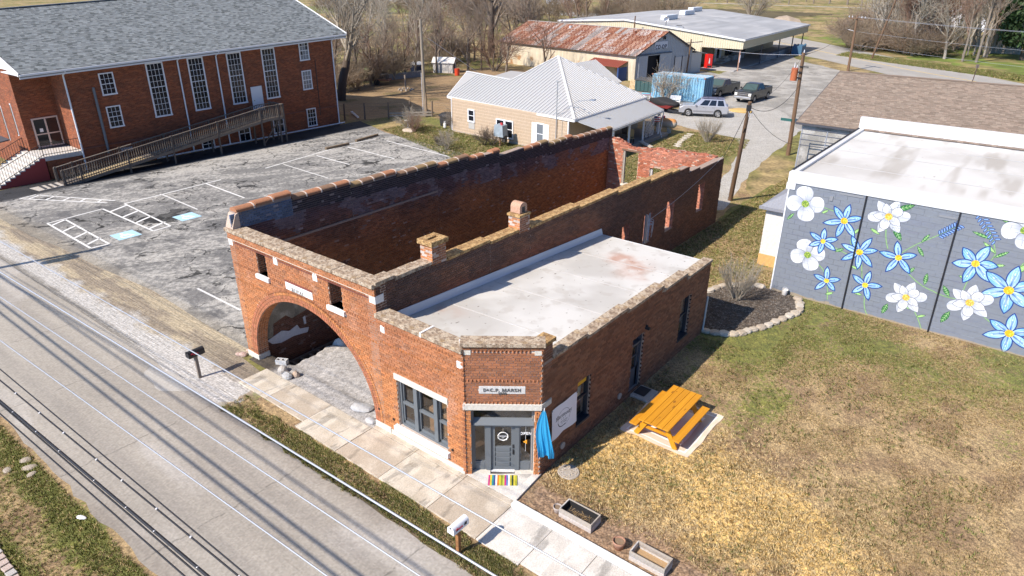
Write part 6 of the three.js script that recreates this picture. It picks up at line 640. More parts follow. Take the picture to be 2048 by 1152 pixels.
// ---------------------------------------------------------------- rusty roofed warehouse
{
  const w = thing('rusty_warehouse', 'old cream warehouse with rusty sheet metal roof and CO-OP sign on its gable', 'warehouse', [-33.5, 0, -70.0], -0.18); // origin: near right corner; local -x runs along the wall, -z along the gable
  const L = 26.5, D = 12.2, ev = 3.2, rg = 5.75, hd = D * 0.5; const cream = new THREE.MeshStandardMaterial({ map: (() => { const t = texture(512, 256, (u, v) => { const n = fbm(u * 8, v * 4, 4), s = vn(u * 60, v * 2); let c = mixc([214, 202, 178], [190, 178, 154], n); c = mixc(c, [150, 100, 56], ss(0.6, 0.8, fbm(u * 12 + 3, v * 3, 4)) * ss(0.75, 0.3, v) * 0.7); return c.map(k => k * (0.9 + 0.14 * s)); }); t.repeat.set(0.06, 0.3); return t; })(), roughness: 0.9, ...bump(0.6, 0.01) });
  part('wall', [bx(-L, 0, -0.2, ev, -0.25, 0), bx(-L, 0, -0.2, ev, -D, -D + 0.2), bx(-L, -L + 0.2, -0.2, ev, -D, 0)], cream, w); part('corner_post', bx(-0.1, 0.04, 0, ev, -0.1, 0.05), cream, w);
  const tin = grainy(0.36, 0.38, 0.4, 0.6, 1), tinW = grainy(0.5, 0.49, 0.46, 0.7, 1); const dA = 2.6, dB = 5.3; // door along the gable
  part('gable_wall', [bx(-0.15, 0, -0.2, ev, -0.9, 0), bx(-0.15, 0, -0.2, ev, -D, -dB), prism([[0, ev], [D, ev], [hd, rg]], 0.15, new THREE.Matrix4().makeRotationY(Math.PI / 2).setPosition(-0.15, 0, 0)), bx(-0.15, 0, 2.95, ev, -dB, -0.9)], tin, w);
  { const gs = []; for (let i = 0; i < 34; i++) { const z = -0.2 - i * 0.36; if (-z > 1.0 && -z < dB - 0.1) { if (-z > dA) { } } const hh = ev + (rg - ev) * Math.max(0, 1 - Math.abs(-z - hd) / hd) - 0.1; gs.push(bx(-0.02, 0.03, (-z > 0.9 && -z < dB) ? 3.0 : 0, hh, z - 0.025, z + 0.025)); } stuff(part('wall_rib', gs, tinW, w)); }
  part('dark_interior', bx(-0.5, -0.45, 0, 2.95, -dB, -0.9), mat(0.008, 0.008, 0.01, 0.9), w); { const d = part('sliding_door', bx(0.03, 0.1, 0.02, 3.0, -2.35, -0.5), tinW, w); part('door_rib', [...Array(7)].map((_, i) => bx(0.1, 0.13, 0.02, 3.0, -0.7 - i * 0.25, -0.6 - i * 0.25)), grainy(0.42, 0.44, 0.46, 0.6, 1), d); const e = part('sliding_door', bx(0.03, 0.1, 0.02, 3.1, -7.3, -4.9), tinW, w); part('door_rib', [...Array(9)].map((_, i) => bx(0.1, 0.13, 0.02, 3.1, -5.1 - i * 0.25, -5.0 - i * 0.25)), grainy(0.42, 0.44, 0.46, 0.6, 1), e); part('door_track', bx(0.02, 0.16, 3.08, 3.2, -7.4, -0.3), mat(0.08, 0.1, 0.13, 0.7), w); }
  part('far_shed', [bx(-2, -0.05, 0, 2.7, -D - 2.4, -D), slab([V(-3, 3.05, -D), V(0.3, 3.05, -D), V(0.3, 2.5, -D - 3.2), V(-3, 2.5, -D - 3.2)], 0.06)], tinW, w); part('wide_door', [bx(0, 0.05, 0.1, 2.4, -9.8, -8.3), bx(0, 0.05, 0.1, 2.4, -11.4, -9.95)], grainy(0.52, 0.5, 0.47, 0.7, 1), w); part('door_edge', [bx(0.03, 0.08, 0, 2.6, -8.3, -8.2), bx(0.03, 0.08, 0, 2.5, -9.95, -9.85)], mat(0.03, 0.03, 0.035), w);
  // sheets of the roof, one by one
  const r = rng(19), rust = [[0.38, 0.24, 0.18], [0.46, 0.43, 0.41], [0.32, 0.16, 0.1], [0.5, 0.48, 0.47], [0.42, 0.28, 0.21], [0.44, 0.44, 0.44], [0.48, 0.4, 0.36]]; const rmap = texture(256, 256, (u, v) => { const s = vn(u * 40, v * 1.5, 40), n = fbm(u * 10, v * 5, 4, 10); const c = mixc([255, 252, 248], [150, 74, 46], ss(0.44, 0.66, s * 0.5 + n * 0.55)); return c.map(k => k * (0.66 + 0.4 * vn(u * 24, v * 60))); }); const rms = rust.map(c => { const t = rmap.clone(); t.repeat.set(0.9, 0.9); return new THREE.MeshStandardMaterial({ color: lin(c[0] * 1.6, c[1] * 1.6, c[2] * 1.6), map: t, roughness: 0.75, metalness: 0.1 }); });
  const sheets = (side) => { const N = side ? 8 : 44, rows = 4; for (let i = 0; i < N; i++) for (let j = 0; j < rows; j++) { const a = -L - 0.3 + (L + 0.6) * i / N, b = a + (L + 0.6) / N + 0.02; const f = t => side ? [mix(-D - 0.25, -hd, t), mix(ev - 0.1, rg + 0.05, t)] : [mix(0.35, -hd, t), mix(ev - 0.12, rg + 0.05, t)]; const [za, ya] = f(j / rows), [zb, yb] = f((j + 1) / rows + (j < 3 ? 0.03 : 0)); const lift = 0.012 * (j % 2) + r() * 0.012 + (i % 2) * 0.01; const P = [V(a, ya + lift, za), V(b, ya + lift, za), V(b, yb + lift, zb), V(a, yb + lift, zb)]; const k = (i === 13 || i === 25 || i === 26) && !side ? 5 : (r() * 5 | 0) + (r() < 0.2 ? 2 : 0); part('roof_sheet', slab(side ? P.reverse() : P, 0.015), k === 5 ? grey : rms[k], w); } }; const grey = grainy(0.3, 0.29, 0.28, 0.8, 1); sheets(0); sheets(1);
  { const gs = []; for (let x = -L - 0.2; x < 0.3; x += 0.21) gs.push(bar(V(x, ev - 0.08, 0.35), V(x, rg + 0.08, -hd), 0.025, 0.03)); const t = rmap.clone(); t.repeat.set(0.4, 0.2); stuff(part('roof_rib', gs, new THREE.MeshStandardMaterial({ color: lin(0.62, 0.4, 0.28), map: t, roughness: 0.8 }), w)); } part('barge_board', [bar(V(0.3, ev - 0.15, 0.35), V(0.3, rg, -hd), 0.04, 0.12), bar(V(0.3, ev - 0.1, -D - 0.2), V(0.3, rg, -hd), 0.06, 0.2), bar(V(-L, ev - 0.14, 0.34), V(0.3, ev - 0.14, 0.34), 0.04, 0.08)], mat(0.07, 0.055, 0.05, 0.8), w); part('ridge_cap', bar(V(-L - 0.3, rg + 0.09, -hd), V(0.32, rg + 0.09, -hd), 0.35, 0.04), grainy(0.5, 0.46, 0.43, 0.7, 1), w);
  { const g = new THREE.CylinderGeometry(0.22, 0.22, 0.35, 10); g.translate(-16.5, rg - 0.3, -hd + 1.1); part('roof_vent', g.toNonIndexed(), mat(0.5, 0.52, 0.54, 0.5), w); const g2 = new THREE.CylinderGeometry(0.25, 0.2, 0.4, 10); g2.translate(-4.6, rg - 0.35, -hd + 1.0); part('roof_vent', g2.toNonIndexed(), rms[2], w); }
  const sg = part('sign_board', bx(0.02, 0.07, 3.75, 4.6, -6.3, -3.6), mat(0.62, 0.63, 0.66, 0.7), w); { const t = letters('CO·OP'.replace('·', '-'), 0.5, 0.02); t.scale(1.15, 1, 1); t.rotateY(Math.PI / 2); t.translate(0.07, 3.95, -4.95); part('lettering', t, mat(0.03, 0.035, 0.06, 0.7), sg); } part('loft_hatch', bx(0, 0.03, 4.8, 5.2, -5.9, -5.3), mat(0.01, 0.01, 0.012), w);
  { const g = []; const q = rng(4); for (let i = 0; i < 12; i++) g.push(new THREE.IcosahedronGeometry(0.18 + q() * 0.16, 1).translate(-0.8 - q() * 0.3, 0.2 + q() * 1.8, -2.8 - q() * 2).toNonIndexed()); part('stored_goods', g, mat(0.05, 0.07, 0.09, 0.6), w); }
  // red lean-to roof with blue tarpaulins against the wall
  const rr = new THREE.MeshStandardMaterial({ color: lin(0.28, 0.07, 0.045), roughness: 0.6 }); const rp = [V(-6.9, 1.75, 1.9), V(-1.2, 1.75, 1.9), V(-1.2, 2.35, 0.02), V(-6.9, 2.35, 0.02)]; part('red_roof', slab(rp, 0.05), rr, w); ribs(w, rp[0].clone().add(V(0, 0.03, 0)), rp[1].clone().add(V(0, 0.03, 0)), rp[2].clone().add(V(0, 0.03, 0)), rp[3].clone().add(V(0, 0.03, 0)), 0.3, rr, 0.04, 0.03, 'red_roof_rib'); const bt = mat(0.03, 0.07, 0.2, 0.6); part('blue_tarpaulin', [...Array(8)].map((_, i) => { const g = new THREE.CylinderGeometry(0.12, 0.14, 1.65, 8); g.translate(-1.25, 0.85, 1.8 - i * 0.22); return g.toNonIndexed(); }), bt, w); part('lean_post', [bx(-6.9, -6.8, 0, 1.75, 1.75, 1.85), bx(-3.6, -3.5, 0, 1.75, 1.75, 1.85)], grainy(0.3, 0.26, 0.22, 0.9, 2), w);
}
// ---------------------------------------------------------------- cream farm supply store with wide canopy
{
  const c = thing('farm_store', 'large cream metal store with a pale low roof and deep canopy over its loading dock', 'building', [-32.6, 0, -88.0], 0.075); // origin: wall corner; +x right, -z back
  const bl = grainy(0.6, 0.54, 0.38, 0.7, 1), blD = grainy(0.54, 0.48, 0.33, 0.7, 1); const xL = -24, xP = -12.5, xR = 0, can = 5.9, Dp = 40, yL = 5.7, yP = 6.3, yR = 5.0, yC = 4.28; const yAt = x => x < xP ? mix(yL, yP, (x - xL) / (xP - xL)) : mix(yP, yC, (x - xP) / (can - xP));
  part('wall', [prism([[xL, -0.2], [xR, -0.2], [xR, yAt(0) - 0.06], [xP, yP - 0.06], [xL, yL - 0.06]], 0.2, new THREE.Matrix4().setPosition(0, 0, -0.2)), bx(xL, xL + 0.2, -0.2, yL - 0.1, -Dp, -0.2)], bl, c); { const gs = []; for (let x = xL + 0.1; x < can; x += 0.34) gs.push(bx(x - 0.02, x + 0.02, x > 0.05 ? 3.05 : 0, yAt(x) - 0.1, 0, 0.035)); stuff(part('wall_rib', gs, blD, c)); }
  part('canopy_front', prism([[0.02, 3.0], [can, 3.0], [can, yC - 0.06], [0.02, yAt(0) - 0.06]], 0.15, new THREE.Matrix4().setPosition(0, 0, -0.16)), bl, c); part('canopy_side', bx(can - 0.12, can, 3.0, yC - 0.05, -Dp, -0.1), bl, c); { const gs = []; for (let z = -0.3; z > -Dp; z -= 0.34) gs.push(bx(can, can + 0.03, 3.0, yC - 0.08, z - 0.02, z + 0.02)); stuff(part('canopy_rib', gs, blD, c)); } part('canopy_soffit', bx(0.02, can - 0.12, 2.98, 3.06, -Dp, -0.1), mat(0.4, 0.39, 0.34, 0.8), c);
  // recessed shopfront
  part('shop_wall', [bx(-0.2, 0, -0.2, 3.0, -26, -5.6), bx(-3.4, 0, -0.2, 3, -5.9, -5.6), bx(-0.22, 0, -0.2, 3, -0.2, 0)], mat(0.5, 0.44, 0.3, 0.8), c); part('shop_door', [bx(0, 0.06, 0.1, 2.3, -6.9, -6.0), bx(0, 0.06, 0.1, 2.3, -9.2, -8.2)], mat(0.5, 0.53, 0.56, 0.5), c); part('shop_window', [bx(0, 0.05, 0.8, 2.2, -8.1, -7.1), bx(0, 0.05, 0.6, 2.4, -15, -11), bx(0, 0.05, 0.4, 2.6, -22, -18.5)], darkGlass, c); part('back_room', bx(-0.2, 0, 0, 3.3, -Dp, -26), blD, c); part('stock', [rbx(0.1, 1.0, 0.1, 0.7, -11, -8.2, 0.05), rbx(0.15, 1.2, 0.1, 0.35, -8.2, -6.2, 0.06), rbx(0.1, 1.4, 0.1, 1.1, -17, -14, 0.04), rbx(0.1, 1.2, 0.1, 0.9, -14, -12, 0.04)], grainy(0.36, 0.37, 0.36, 0.8, 2), c); part('sack', [rbx(0.2, 0.8, 0.7, 0.95, -10.6, -9.4, 0.06), rbx(0.2, 0.9, 1.1, 1.3, -16.4, -14.6, 0.06)], mat(0.62, 0.6, 0.56, 0.8), c);
  part('dock', rbx(0, can - 0.6, -0.1, 0.14, -Dp, 0.8, 0.02), grainy(0.38, 0.37, 0.35, 0.95, 1), c); part('dock_wall', rbx(can - 1.6, can - 0.7, 0.1, 0.85, -34, -16, 0.03), grainy(0.3, 0.3, 0.3, 0.95, 1), c); const pm = mat(0.1, 0.1, 0.11, 0.6); [[-0.4, 0], [-11.5, 1], [-22, 1], [-31, 1], [-38.5, 1]].forEach(([z, k]) => part('canopy_post', bx(can - 0.5, can - 0.34, 0, 3.0, z - 0.08, z + 0.08), k ? pm : mat(0.34, 0.2, 0.14, 0.7), c)); part('post_notice', bx(can - 0.34, can - 0.3, 1.2, 2.2, -0.52, -0.3), mat(0.6, 0.6, 0.66, 0.7), c);
  const rm = new THREE.MeshStandardMaterial({ map: (() => { const t = texture(512, 512, (u, v) => { const n = fbm(u * 3, v * 14, 5), s = vn(u * 2, v * 60); let q = mixc([176, 178, 180], [160, 163, 166], ss(0.35, 0.65, n)); q = mixc(q, [206, 206, 204], ss(0.6, 0.8, fbm(u * 3 + 5, v * 10, 4)) * 0.5); return q.map(k => k * (0.92 + 0.1 * s)); }); t.repeat.set(0.05, 0.025); return t; })(), roughness: 0.6, metalness: 0.0 }); const o = 0.25;
  const A = [V(xP, yP, o), V(can + o, yAt(can), o), V(can + o, yAt(can), -Dp), V(xP, yP, -Dp)].reverse(), Bq = [V(xL - o, yL, o), V(xP, yP, o), V(xP, yP, -Dp), V(xL - o, yL, -Dp)].reverse(); part('roof', [slab([A[2], A[1], A[0], A[3]].reverse(), 0.08), slab([Bq[2], Bq[1], Bq[0], Bq[3]].reverse(), 0.08)], rm, c); { const gs = []; for (let z = 0.1; z > -Dp; z -= 0.62) gs.push(bar(V(xP, yP + 0.05, z), V(can + o, yAt(can) + 0.05, z), 0.04, 0.05), bar(V(xL, yL + 0.05, z), V(xP, yP + 0.05, z), 0.04, 0.05)); stuff(part('roof_rib', gs, rm, c)); }
  part('fascia', [bar(V(xL - o, yL - 0.08, o), V(xP, yP - 0.08, o), 0.05, 0.2), bar(V(xP, yP - 0.08, o), V(can + o, yC - 0.08, o), 0.05, 0.2), bar(V(can + o, yC - 0.06, o), V(can + o, yC - 0.06, -Dp), 0.05, 0.16)], mat(0.76, 0.76, 0.75, 0.6), c);
  for (const [x, z] of [[-9.2, -9.5], [-10.8, -21.5], [-12.5, -30]]) { const vt = part('ridge_vent', rbx(x - 0.55, x + 0.55, yAt(x), yAt(x) + 0.75, z - 2.3, z + 2.3, 0.12, 2), mat(0.62, 0.66, 0.7, 0.45), c); vt.rotation.y = 0; part('vent_end', rbx(x - 0.5, x + 0.5, yAt(x) + 0.1, yAt(x) + 0.7, z + 2.28, z + 2.36, 0.03), whitePaint, vt); }
  { const d = thing('satellite_dish', 'white satellite dish at the roof edge of the cream store', 'dish', [-38.5, 5.5, -87.7], 0.6); const g = new THREE.SphereGeometry(0.5, 14, 8, 0, Math.PI * 2, 0, 0.9); g.rotateX(-1.2); g.translate(0, 0.9, 0.2); part('reflector', g, new THREE.MeshStandardMaterial({ color: lin(0.75, 0.75, 0.75), side: THREE.DoubleSide, roughness: 0.5 }), d); part('arm', [rod(V(0, 0, 0), V(0, 0.8, 0), 0.04), rod(V(0, 0.6, 0), V(0.1, 0.9, 0.6), 0.025)], blackMetal, d); const e = thing('air_conditioner', 'small dark air conditioning unit on the cream store roof edge', 'air conditioner', [-36.7, 5.3, -88.4], 0.4); part('casing', rbx(-0.6, 0.6, 0, 0.35, -0.35, 0.35, 0.03), mat(0.3, 0.31, 0.32, 0.6), e); part('grille', rbx(-0.4, 0.4, 0.35, 0.42, -0.25, 0.25, 0.02), mat(0.06, 0.065, 0.07), e); }
  part('wall_lamp', [new THREE.CylinderGeometry(0.34, 0.34, 0.08, 14).rotateX(Math.PI / 2).translate(-6.0, 4.3, 0.12).toNonIndexed(), rod(V(-5.9, 4.5, 0.08), V(-5.3, 5.4, 0.2), 0.03)], mat(0.16, 0.15, 0.14, 0.6), c); part('back_door', bx(-1.9, -1.0, 0, 2.2, 0.02, 0.05), mat(0.42, 0.36, 0.25, 0.8), c);
}
{ const v = thing('vending_machine', 'tall bright red drinks vending machine against the cream store', 'vending machine', [-31.6, 0.14, -88.6], 0.9); part('body', rbx(-0.45, 0.45, 0, 1.9, -0.4, 0.4, 0.04, 2), mat(0.62, 0.02, 0.015, 0.35), v); part('front_panel', rbx(-0.38, 0.38, 0.35, 1.8, 0.4, 0.43, 0.02), mat(0.7, 0.025, 0.02, 0.3), v); const b = []; for (const [y, q] of [[0.62, 0.09], [0.8, 0.11], [1.0, 0.09], [1.2, 0.06], [1.35, 0.05]]) b.push(new THREE.Vector2(q, y)); part('bottle_emblem', new THREE.LatheGeometry([new THREE.Vector2(0, 0.6), ...b, new THREE.Vector2(0, 1.38)], 10).scale(1, 1, 0.15).translate(-0.08, 0, 0.435).toNonIndexed(), mat(0.8, 0.78, 0.76, 0.5), v); part('dispenser', bx(-0.3, 0.3, 0.1, 0.3, 0.4, 0.42), black, v); part('side_panel', bx(0.452, 0.47, 0.3, 1.7, -0.3, 0.3), mat(0.12, 0.09, 0.09, 0.5), v); }
// ---------------------------------------------------------------- container and yard goods
{
  const c = thing('shipping_container', 'weathered light blue shipping container beside the warehouse', 'shipping container', [-22.9, 0, -61.4], 0.02); const m = new THREE.MeshStandardMaterial({ map: (() => { const t = texture(512, 256, (u, v) => { const n = fbm(u * 14, v * 7, 5); let q = mixc([110, 164, 196], [142, 186, 208], n); q = mixc(q, [86, 110, 124], ss(0.68, 0.8, fbm(u * 26 + 4, v * 9, 4)) * 0.5); q = mixc(q, [196, 208, 210], ss(0.62, 0.78, fbm(u * 9 + 30, v * 18, 4)) * 0.5); q = mixc(q, [120, 76, 52], ss(0.72, 0.8, fbm(u * 40, v * 4 + 9, 3)) * 0.5); return q; }); t.repeat.set(0.16, 0.35); return t; })(), roughness: 0.7 }); const dkb = mat(0.09, 0.2, 0.3, 0.7); const L = 6.06, W = 2.44, H = 2.59;
  const corr = (n, len, amp) => { const p = []; for (let i = 0; i < n; i++) { const a = len * i / n, s = len / n; p.push([a, 0], [a + s * 0.3, 0], [a + s * 0.5, amp], [a + s * 0.8, amp]); } p.push([len, 0]); return p; };
  const pan = corr(19, L - 0.2, 0.085); part('side_panel', prism([...pan, [L - 0.2, -0.06], [0, -0.06]].map(([a, b]) => [a, -b]), H - 0.3, new THREE.Matrix4().makeRotationX(-Math.PI / 2).setPosition(-L / 2 + 0.1, 0.16, W / 2 - 0.06)), m, c); part('end_panel', [bx(-L / 2 + 0.04, -L / 2 + 0.09, 0.15, H - 0.12, -W / 2 + 0.1, W / 2 - 0.1)], m, c);
  part('roof_panel', [bx(-L / 2 + 0.05, L / 2 - 0.05, H - 0.09, H - 0.03, -W / 2 + 0.05, W / 2 - 0.05), ...[...Array(16)].map((_, i) => bx(-L / 2 + 0.3 + i * 0.35, -L / 2 + 0.42 + i * 0.35, H - 0.03, H - 0.005, -W / 2 + 0.15, W / 2 - 0.15))], grainy(0.5, 0.6, 0.66, 0.7, 1), c); part('frame', [bx(-L / 2, L / 2, 0, 0.16, W / 2 - 0.1, W / 2 + 0.01), bx(-L / 2, L / 2, H - 0.12, H, W / 2 - 0.1, W / 2 + 0.01), bx(-L / 2, L / 2, H - 0.12, H, -W / 2, -W / 2 + 0.1), bx(-L / 2, -L / 2 + 0.12, 0, H, W / 2 - 0.1, W / 2 + 0.012), bx(L / 2 - 0.12, L / 2, 0, H, W / 2 - 0.1, W / 2 + 0.012), bx(L / 2 - 0.1, L / 2 + 0.01, 0, H, -W / 2, -W / 2 + 0.1), bx(L / 2 - 0.1, L / 2 + 0.01, H - 0.14, H, -W / 2, W / 2)], m, c);
  for (const z of [-0.56, 0.56]) { const d = part('container_door', rbx(L / 2 - 0.06, L / 2 + 0.0, 0.18, H - 0.16, z - 0.54, z + 0.54, 0.01), dkb, c); part('lock_rod', [rod(V(L / 2 + 0.04, 0.15, z - 0.25), V(L / 2 + 0.04, H - 0.15, z - 0.25), 0.025, 0.025, 6), rod(V(L / 2 + 0.04, 0.15, z + 0.25), V(L / 2 + 0.04, H - 0.15, z + 0.25), 0.025, 0.025, 6)], mat(0.35, 0.48, 0.56, 0.6), d); part('door_rib', [...Array(5)].map((_, i) => bx(L / 2, L / 2 + 0.025, 0.4 + i * 0.44, 0.55 + i * 0.44, z - 0.48, z + 0.48)), dkb, d); } part('corner_casting', [[-1, 1], [1, 1], [1, -1], [-1, -1]].flatMap(([a, b]) => [0.0, H - 0.12].map(y => rbx(a * L / 2 - 0.09, a * L / 2 + 0.09, y, y + 0.13, b * W / 2 - 0.09, b * W / 2 + 0.09, 0.01))), mat(0.3, 0.16, 0.12, 0.8), c); part('leaning_frame', [bar(V(-2.6, 0.05, W / 2 + 0.45), V(-2.35, 2.0, W / 2 + 0.1), 0.06, 0.06), bar(V(-1.7, 0.05, W / 2 + 0.45), V(-1.7, 1.9, W / 2 + 0.1), 0.04, 0.04), bar(V(-2.3, 1.7, W / 2 + 0.15), V(-1.7, 1.7, W / 2 + 0.15), 0.04, 0.04)], grainy(0.5, 0.47, 0.42, 0.9, 2), c);
}
{ const d = thing('dumpster', 'dark green dumpster with a sloping lid by the warehouse door', 'dumpster', [-28.3, 0, -63.6], 0.05); const g = mat(0.035, 0.085, 0.085, 0.6); part('body', prism([[-1.2, 0.1], [1.2, 0.1], [1.25, 1.3], [-1.25, 1.3]], 1.4, new THREE.Matrix4().setPosition(0, 0, -0.7)), g, d); part('lid', [slab([V(-1.28, 1.32, 0.75), V(1.28, 1.32, 0.75), V(1.28, 1.5, -0.75), V(-1.28, 1.5, -0.75)], 0.05)], mat(0.06, 0.065, 0.07, 0.6), d); part('rib', [...Array(5)].map((_, i) => bx(-1.1 + i * 0.5, -1.02 + i * 0.5, 0.15, 1.25, 0.7, 0.76)), g, d); }
{ const p = thing('wooden_pallet', 'pale wooden pallet leaning beside the dumpster', 'pallet', [-30.3, 0, -64.1], 0.2); const w = grainy(0.6, 0.44, 0.26, 0.9, 2); for (let i = 0; i < 7; i++) part('slat', (() => { const g = bx(-0.55 + i * 0.165, -0.45 + i * 0.165, 0, 1.15, -0.012, 0.012); g.rotateX(-0.35); return g; })(), w, p); part('bearer', [0.1, 0.58, 1.05].map(y => { const g = bx(-0.56, 0.56, y - 0.05, y + 0.05, -0.1, -0.015); g.rotateX(-0.35); return g; }), w, p); }
{ const b = thing('covered_boat', 'small boat under a black cover on a red trailer', 'boat', [-20.9, 0, -53.2], -0.35); const hull = new THREE.SphereGeometry(1, 18, 10); hull.scale(2.0, 0.55, 0.85); const p = hull.attributes.position; for (let i = 0; i < p.count; i++) { const x = p.getX(i); if (p.getY(i) > 0.12) p.setY(i, 0.12 + 0.35 * (p.getY(i) - 0.12) + 0.16 * Math.exp(-((x + 0.3) ** 2) * 2)); } hull.computeVertexNormals(); hull.translate(0, 0.95, 0); part('cover', hull, mat(0.018, 0.018, 0.02, 0.8), b); part('hull', prism([[-1.7, 0.5], [1.2, 0.5], [1.75, 0.82], [-1.8, 0.82]], 1.4, new THREE.Matrix4().setPosition(0, 0, -0.7)), mat(0.16, 0.02, 0.02, 0.4), b); part('trailer_frame', [bar(V(-2, 0.4, 0.5), V(2.6, 0.4, 0), 0.08, 0.08), bar(V(-2, 0.4, -0.5), V(2.6, 0.4, 0), 0.08, 0.08)], blackMetal, b); for (const s of [-0.75, 0.75]) part('wheel', new THREE.CylinderGeometry(0.28, 0.28, 0.18, 16).rotateX(Math.PI / 2).translate(-0.4, 0.28, s), black, b); }
{ const b = thing('pink_junk_table', 'low pink and teal folding table among yard goods', 'table', [-25.6, 0, -57.5], 0.4); part('top', rbx(-0.9, 0.9, 0.7, 0.76, -0.4, 0.4, 0.02), mat(0.4, 0.15, 0.25, 0.6), b); part('cloth', rbx(-0.1, 0.8, 0.76, 0.82, -0.38, 0.38, 0.02), mat(0.15, 0.4, 0.5, 0.7), b); for (const [x, z] of [[-0.8, -0.3], [0.8, -0.3], [-0.8, 0.3], [0.8, 0.3]]) part('leg', rod(V(x, 0, z), V(x, 0.7, z), 0.025), whitePaint, b); }
{ const b = thing('garden_seat', 'white slatted metal garden seat in front of the blue container', 'garden seat', [-21.6, 0, -57.2], 0.3); for (let i = 0; i < 5; i++) part('slat', bx(-0.55, 0.55, 0.42, 0.45, -0.22 + i * 0.11, -0.14 + i * 0.11), whitePaint, b); for (let i = 0; i < 4; i++) part('back_slat', bx(-0.55, 0.55, 0.55 + i * 0.11, 0.62 + i * 0.11, -0.27 - i * 0.03, -0.25 - i * 0.03), whitePaint, b); for (const s of [-0.5, 0.5]) part('side_frame', [bar(V(s, 0, 0.28), V(s, 0.62, 0.26), 0.04), bar(V(s, 0, -0.24), V(s, 0.98, -0.36), 0.04), bar(V(s, 0.62, 0.3), V(s, 0.62, -0.3), 0.04)], whitePaint, b); const t = thing('spare_tyre', 'black tyre lying by the garden seat near the container', 'tyre', [-20.2, 0.12, -58.2]); part('rubber', new THREE.TorusGeometry(0.28, 0.11, 10, 22).rotateX(Math.PI / 2), black, t); part('rim', new THREE.CylinderGeometry(0.18, 0.18, 0.08, 16), mat(0.3, 0.3, 0.3, 0.5), t); }
{ const p = thing('propane_tank', 'large rusty topped white propane tank on the house lawn', 'propane tank', [-16.3, 0, -44.1], 0.05); const c = new THREE.CapsuleGeometry(0.42, 1.5, 6, 18); c.rotateZ(Math.PI / 2); c.translate(0, 0.85, 0); const col = new Float32Array(c.attributes.position.count * 3); for (let i = 0; i < col.length / 3; i++) { const y = c.attributes.position.getY(i), n = fbm(c.attributes.position.getX(i) * 4, y * 5, 3); const q = mixc([0.5, 0.47, 0.4], [0.5, 0.22, 0.06], ss(0.85, 1.2, y + (n - 0.5) * 0.4)); col.set(q, i * 3); } c.setAttribute('color', new THREE.BufferAttribute(col, 3)); part('tank', c, new THREE.MeshStandardMaterial({ vertexColors: true, roughness: 0.6 }), p); part('saddle', [bx(-0.6, -0.45, 0, 0.6, -0.3, 0.3), bx(0.45, 0.6, 0, 0.6, -0.3, 0.3)], grainy(0.4, 0.42, 0.4, 0.9, 2), p); part('valve_dome', new THREE.CylinderGeometry(0.13, 0.15, 0.2, 12).translate(-0.1, 1.33, 0), mat(0.5, 0.06, 0.08, 0.6), p); }
// ---------------------------------------------------------------- vehicles
function wheel(parent, x, z, r, w, rimC = [0.5, 0.5, 0.5]) { const t = part('wheel', new THREE.TorusGeometry(r * 0.76, r * 0.26, 8, 22).scale(1, 1, w / (r * 0.52)).translate(x, r, z), mat(0.015, 0.015, 0.016, 0.85), parent); const s = Math.sign(z); part('rim', [new THREE.CylinderGeometry(r * 0.62, r * 0.6, 0.05, 18).rotateX(Math.PI / 2).translate(x, r, z + s * w * 0.28).toNonIndexed()], mat(0.06, 0.06, 0.065, 0.5), t); const sp = []; for (let i = 0; i < 6; i++) { const g = bx(-0.028, 0.028, r * 0.1, r * 0.58, -0.012, 0.012); g.rotateZ(i * Math.PI / 3); g.translate(x, r, z + s * (w * 0.28 + 0.03)); sp.push(g); } sp.push(new THREE.CylinderGeometry(r * 0.16, r * 0.16, 0.05, 10).rotateX(Math.PI / 2).translate(x, r, z + s * (w * 0.28 + 0.02)).toNonIndexed(), new THREE.TorusGeometry(r * 0.58, 0.018, 5, 20).translate(x, r, z + s * (w * 0.28 + 0.02)).toNonIndexed()); part('spokes', sp, mat(...rimC, 0.3, { metalness: 0.7 }), t); }
function carPaint(r, g, b, m = 0.3) { return new THREE.MeshPhysicalMaterial({ color: lin(r, g, b), roughness: 0.35, metalness: m, clearcoat: 0.5, clearcoatRoughness: 0.1 }); }
function body(profile, width, bev = 0.07) { const s = new THREE.Shape(profile.map(p => new THREE.Vector2(...p))); const g = new THREE.ExtrudeGeometry(s, { depth: width - 2 * bev, bevelEnabled: true, bevelSize: bev * 0.6, bevelThickness: bev, bevelSegments: 3, curveSegments: 8 }); g.translate(0, 0, -(width - 2 * bev) / 2); return g; }
function cabin(xb0, xb1, xt0, xt1, y0, y1, wb, wt) { // tapering glasshouse as 8 corners
  const b = [V(xb0, y0, wb), V(xb1, y0, wb), V(xb1, y0, -wb), V(xb0, y0, -wb)], t = [V(xt0, y1, wt), V(xt1, y1, wt), V(xt1, y1, -wt), V(xt0, y1, -wt)]; const f = [[b[0], b[1], t[1], t[0]], [b[1], b[2], t[2], t[1]], [b[2], b[3], t[3], t[2]], [b[3], b[0], t[0], t[3]]]; return { geo: mergeGeometries([...f.map(quad), quad(t)]), face: (k, u0, u1, v0, v1, out = 0.006) => { const [p, q, r, s] = f[k]; const at = (u, v) => p.clone().lerp(q, u).lerp(s.clone().lerp(r, u), v); const n = q.clone().sub(p).cross(s.clone().sub(p)).normalize().multiplyScalar(out); return slab([at(u0, v0).add(n), at(u1, v0).add(n), at(u1, v1).add(n), at(u0, v1).add(n)], out * 0.8); } };
}
const archCut = (cx, r, y0) => { const o = []; for (let i = 0; i <= 8; i++) { const t = Math.PI * (1 - i / 8); o.push([cx + r * Math.cos(t), y0 + r * Math.sin(t)]); } return o; };
const carGlass = new THREE.MeshPhysicalMaterial({ color: lin(0.015, 0.02, 0.03), roughness: 0.05, specularIntensity: 1 });
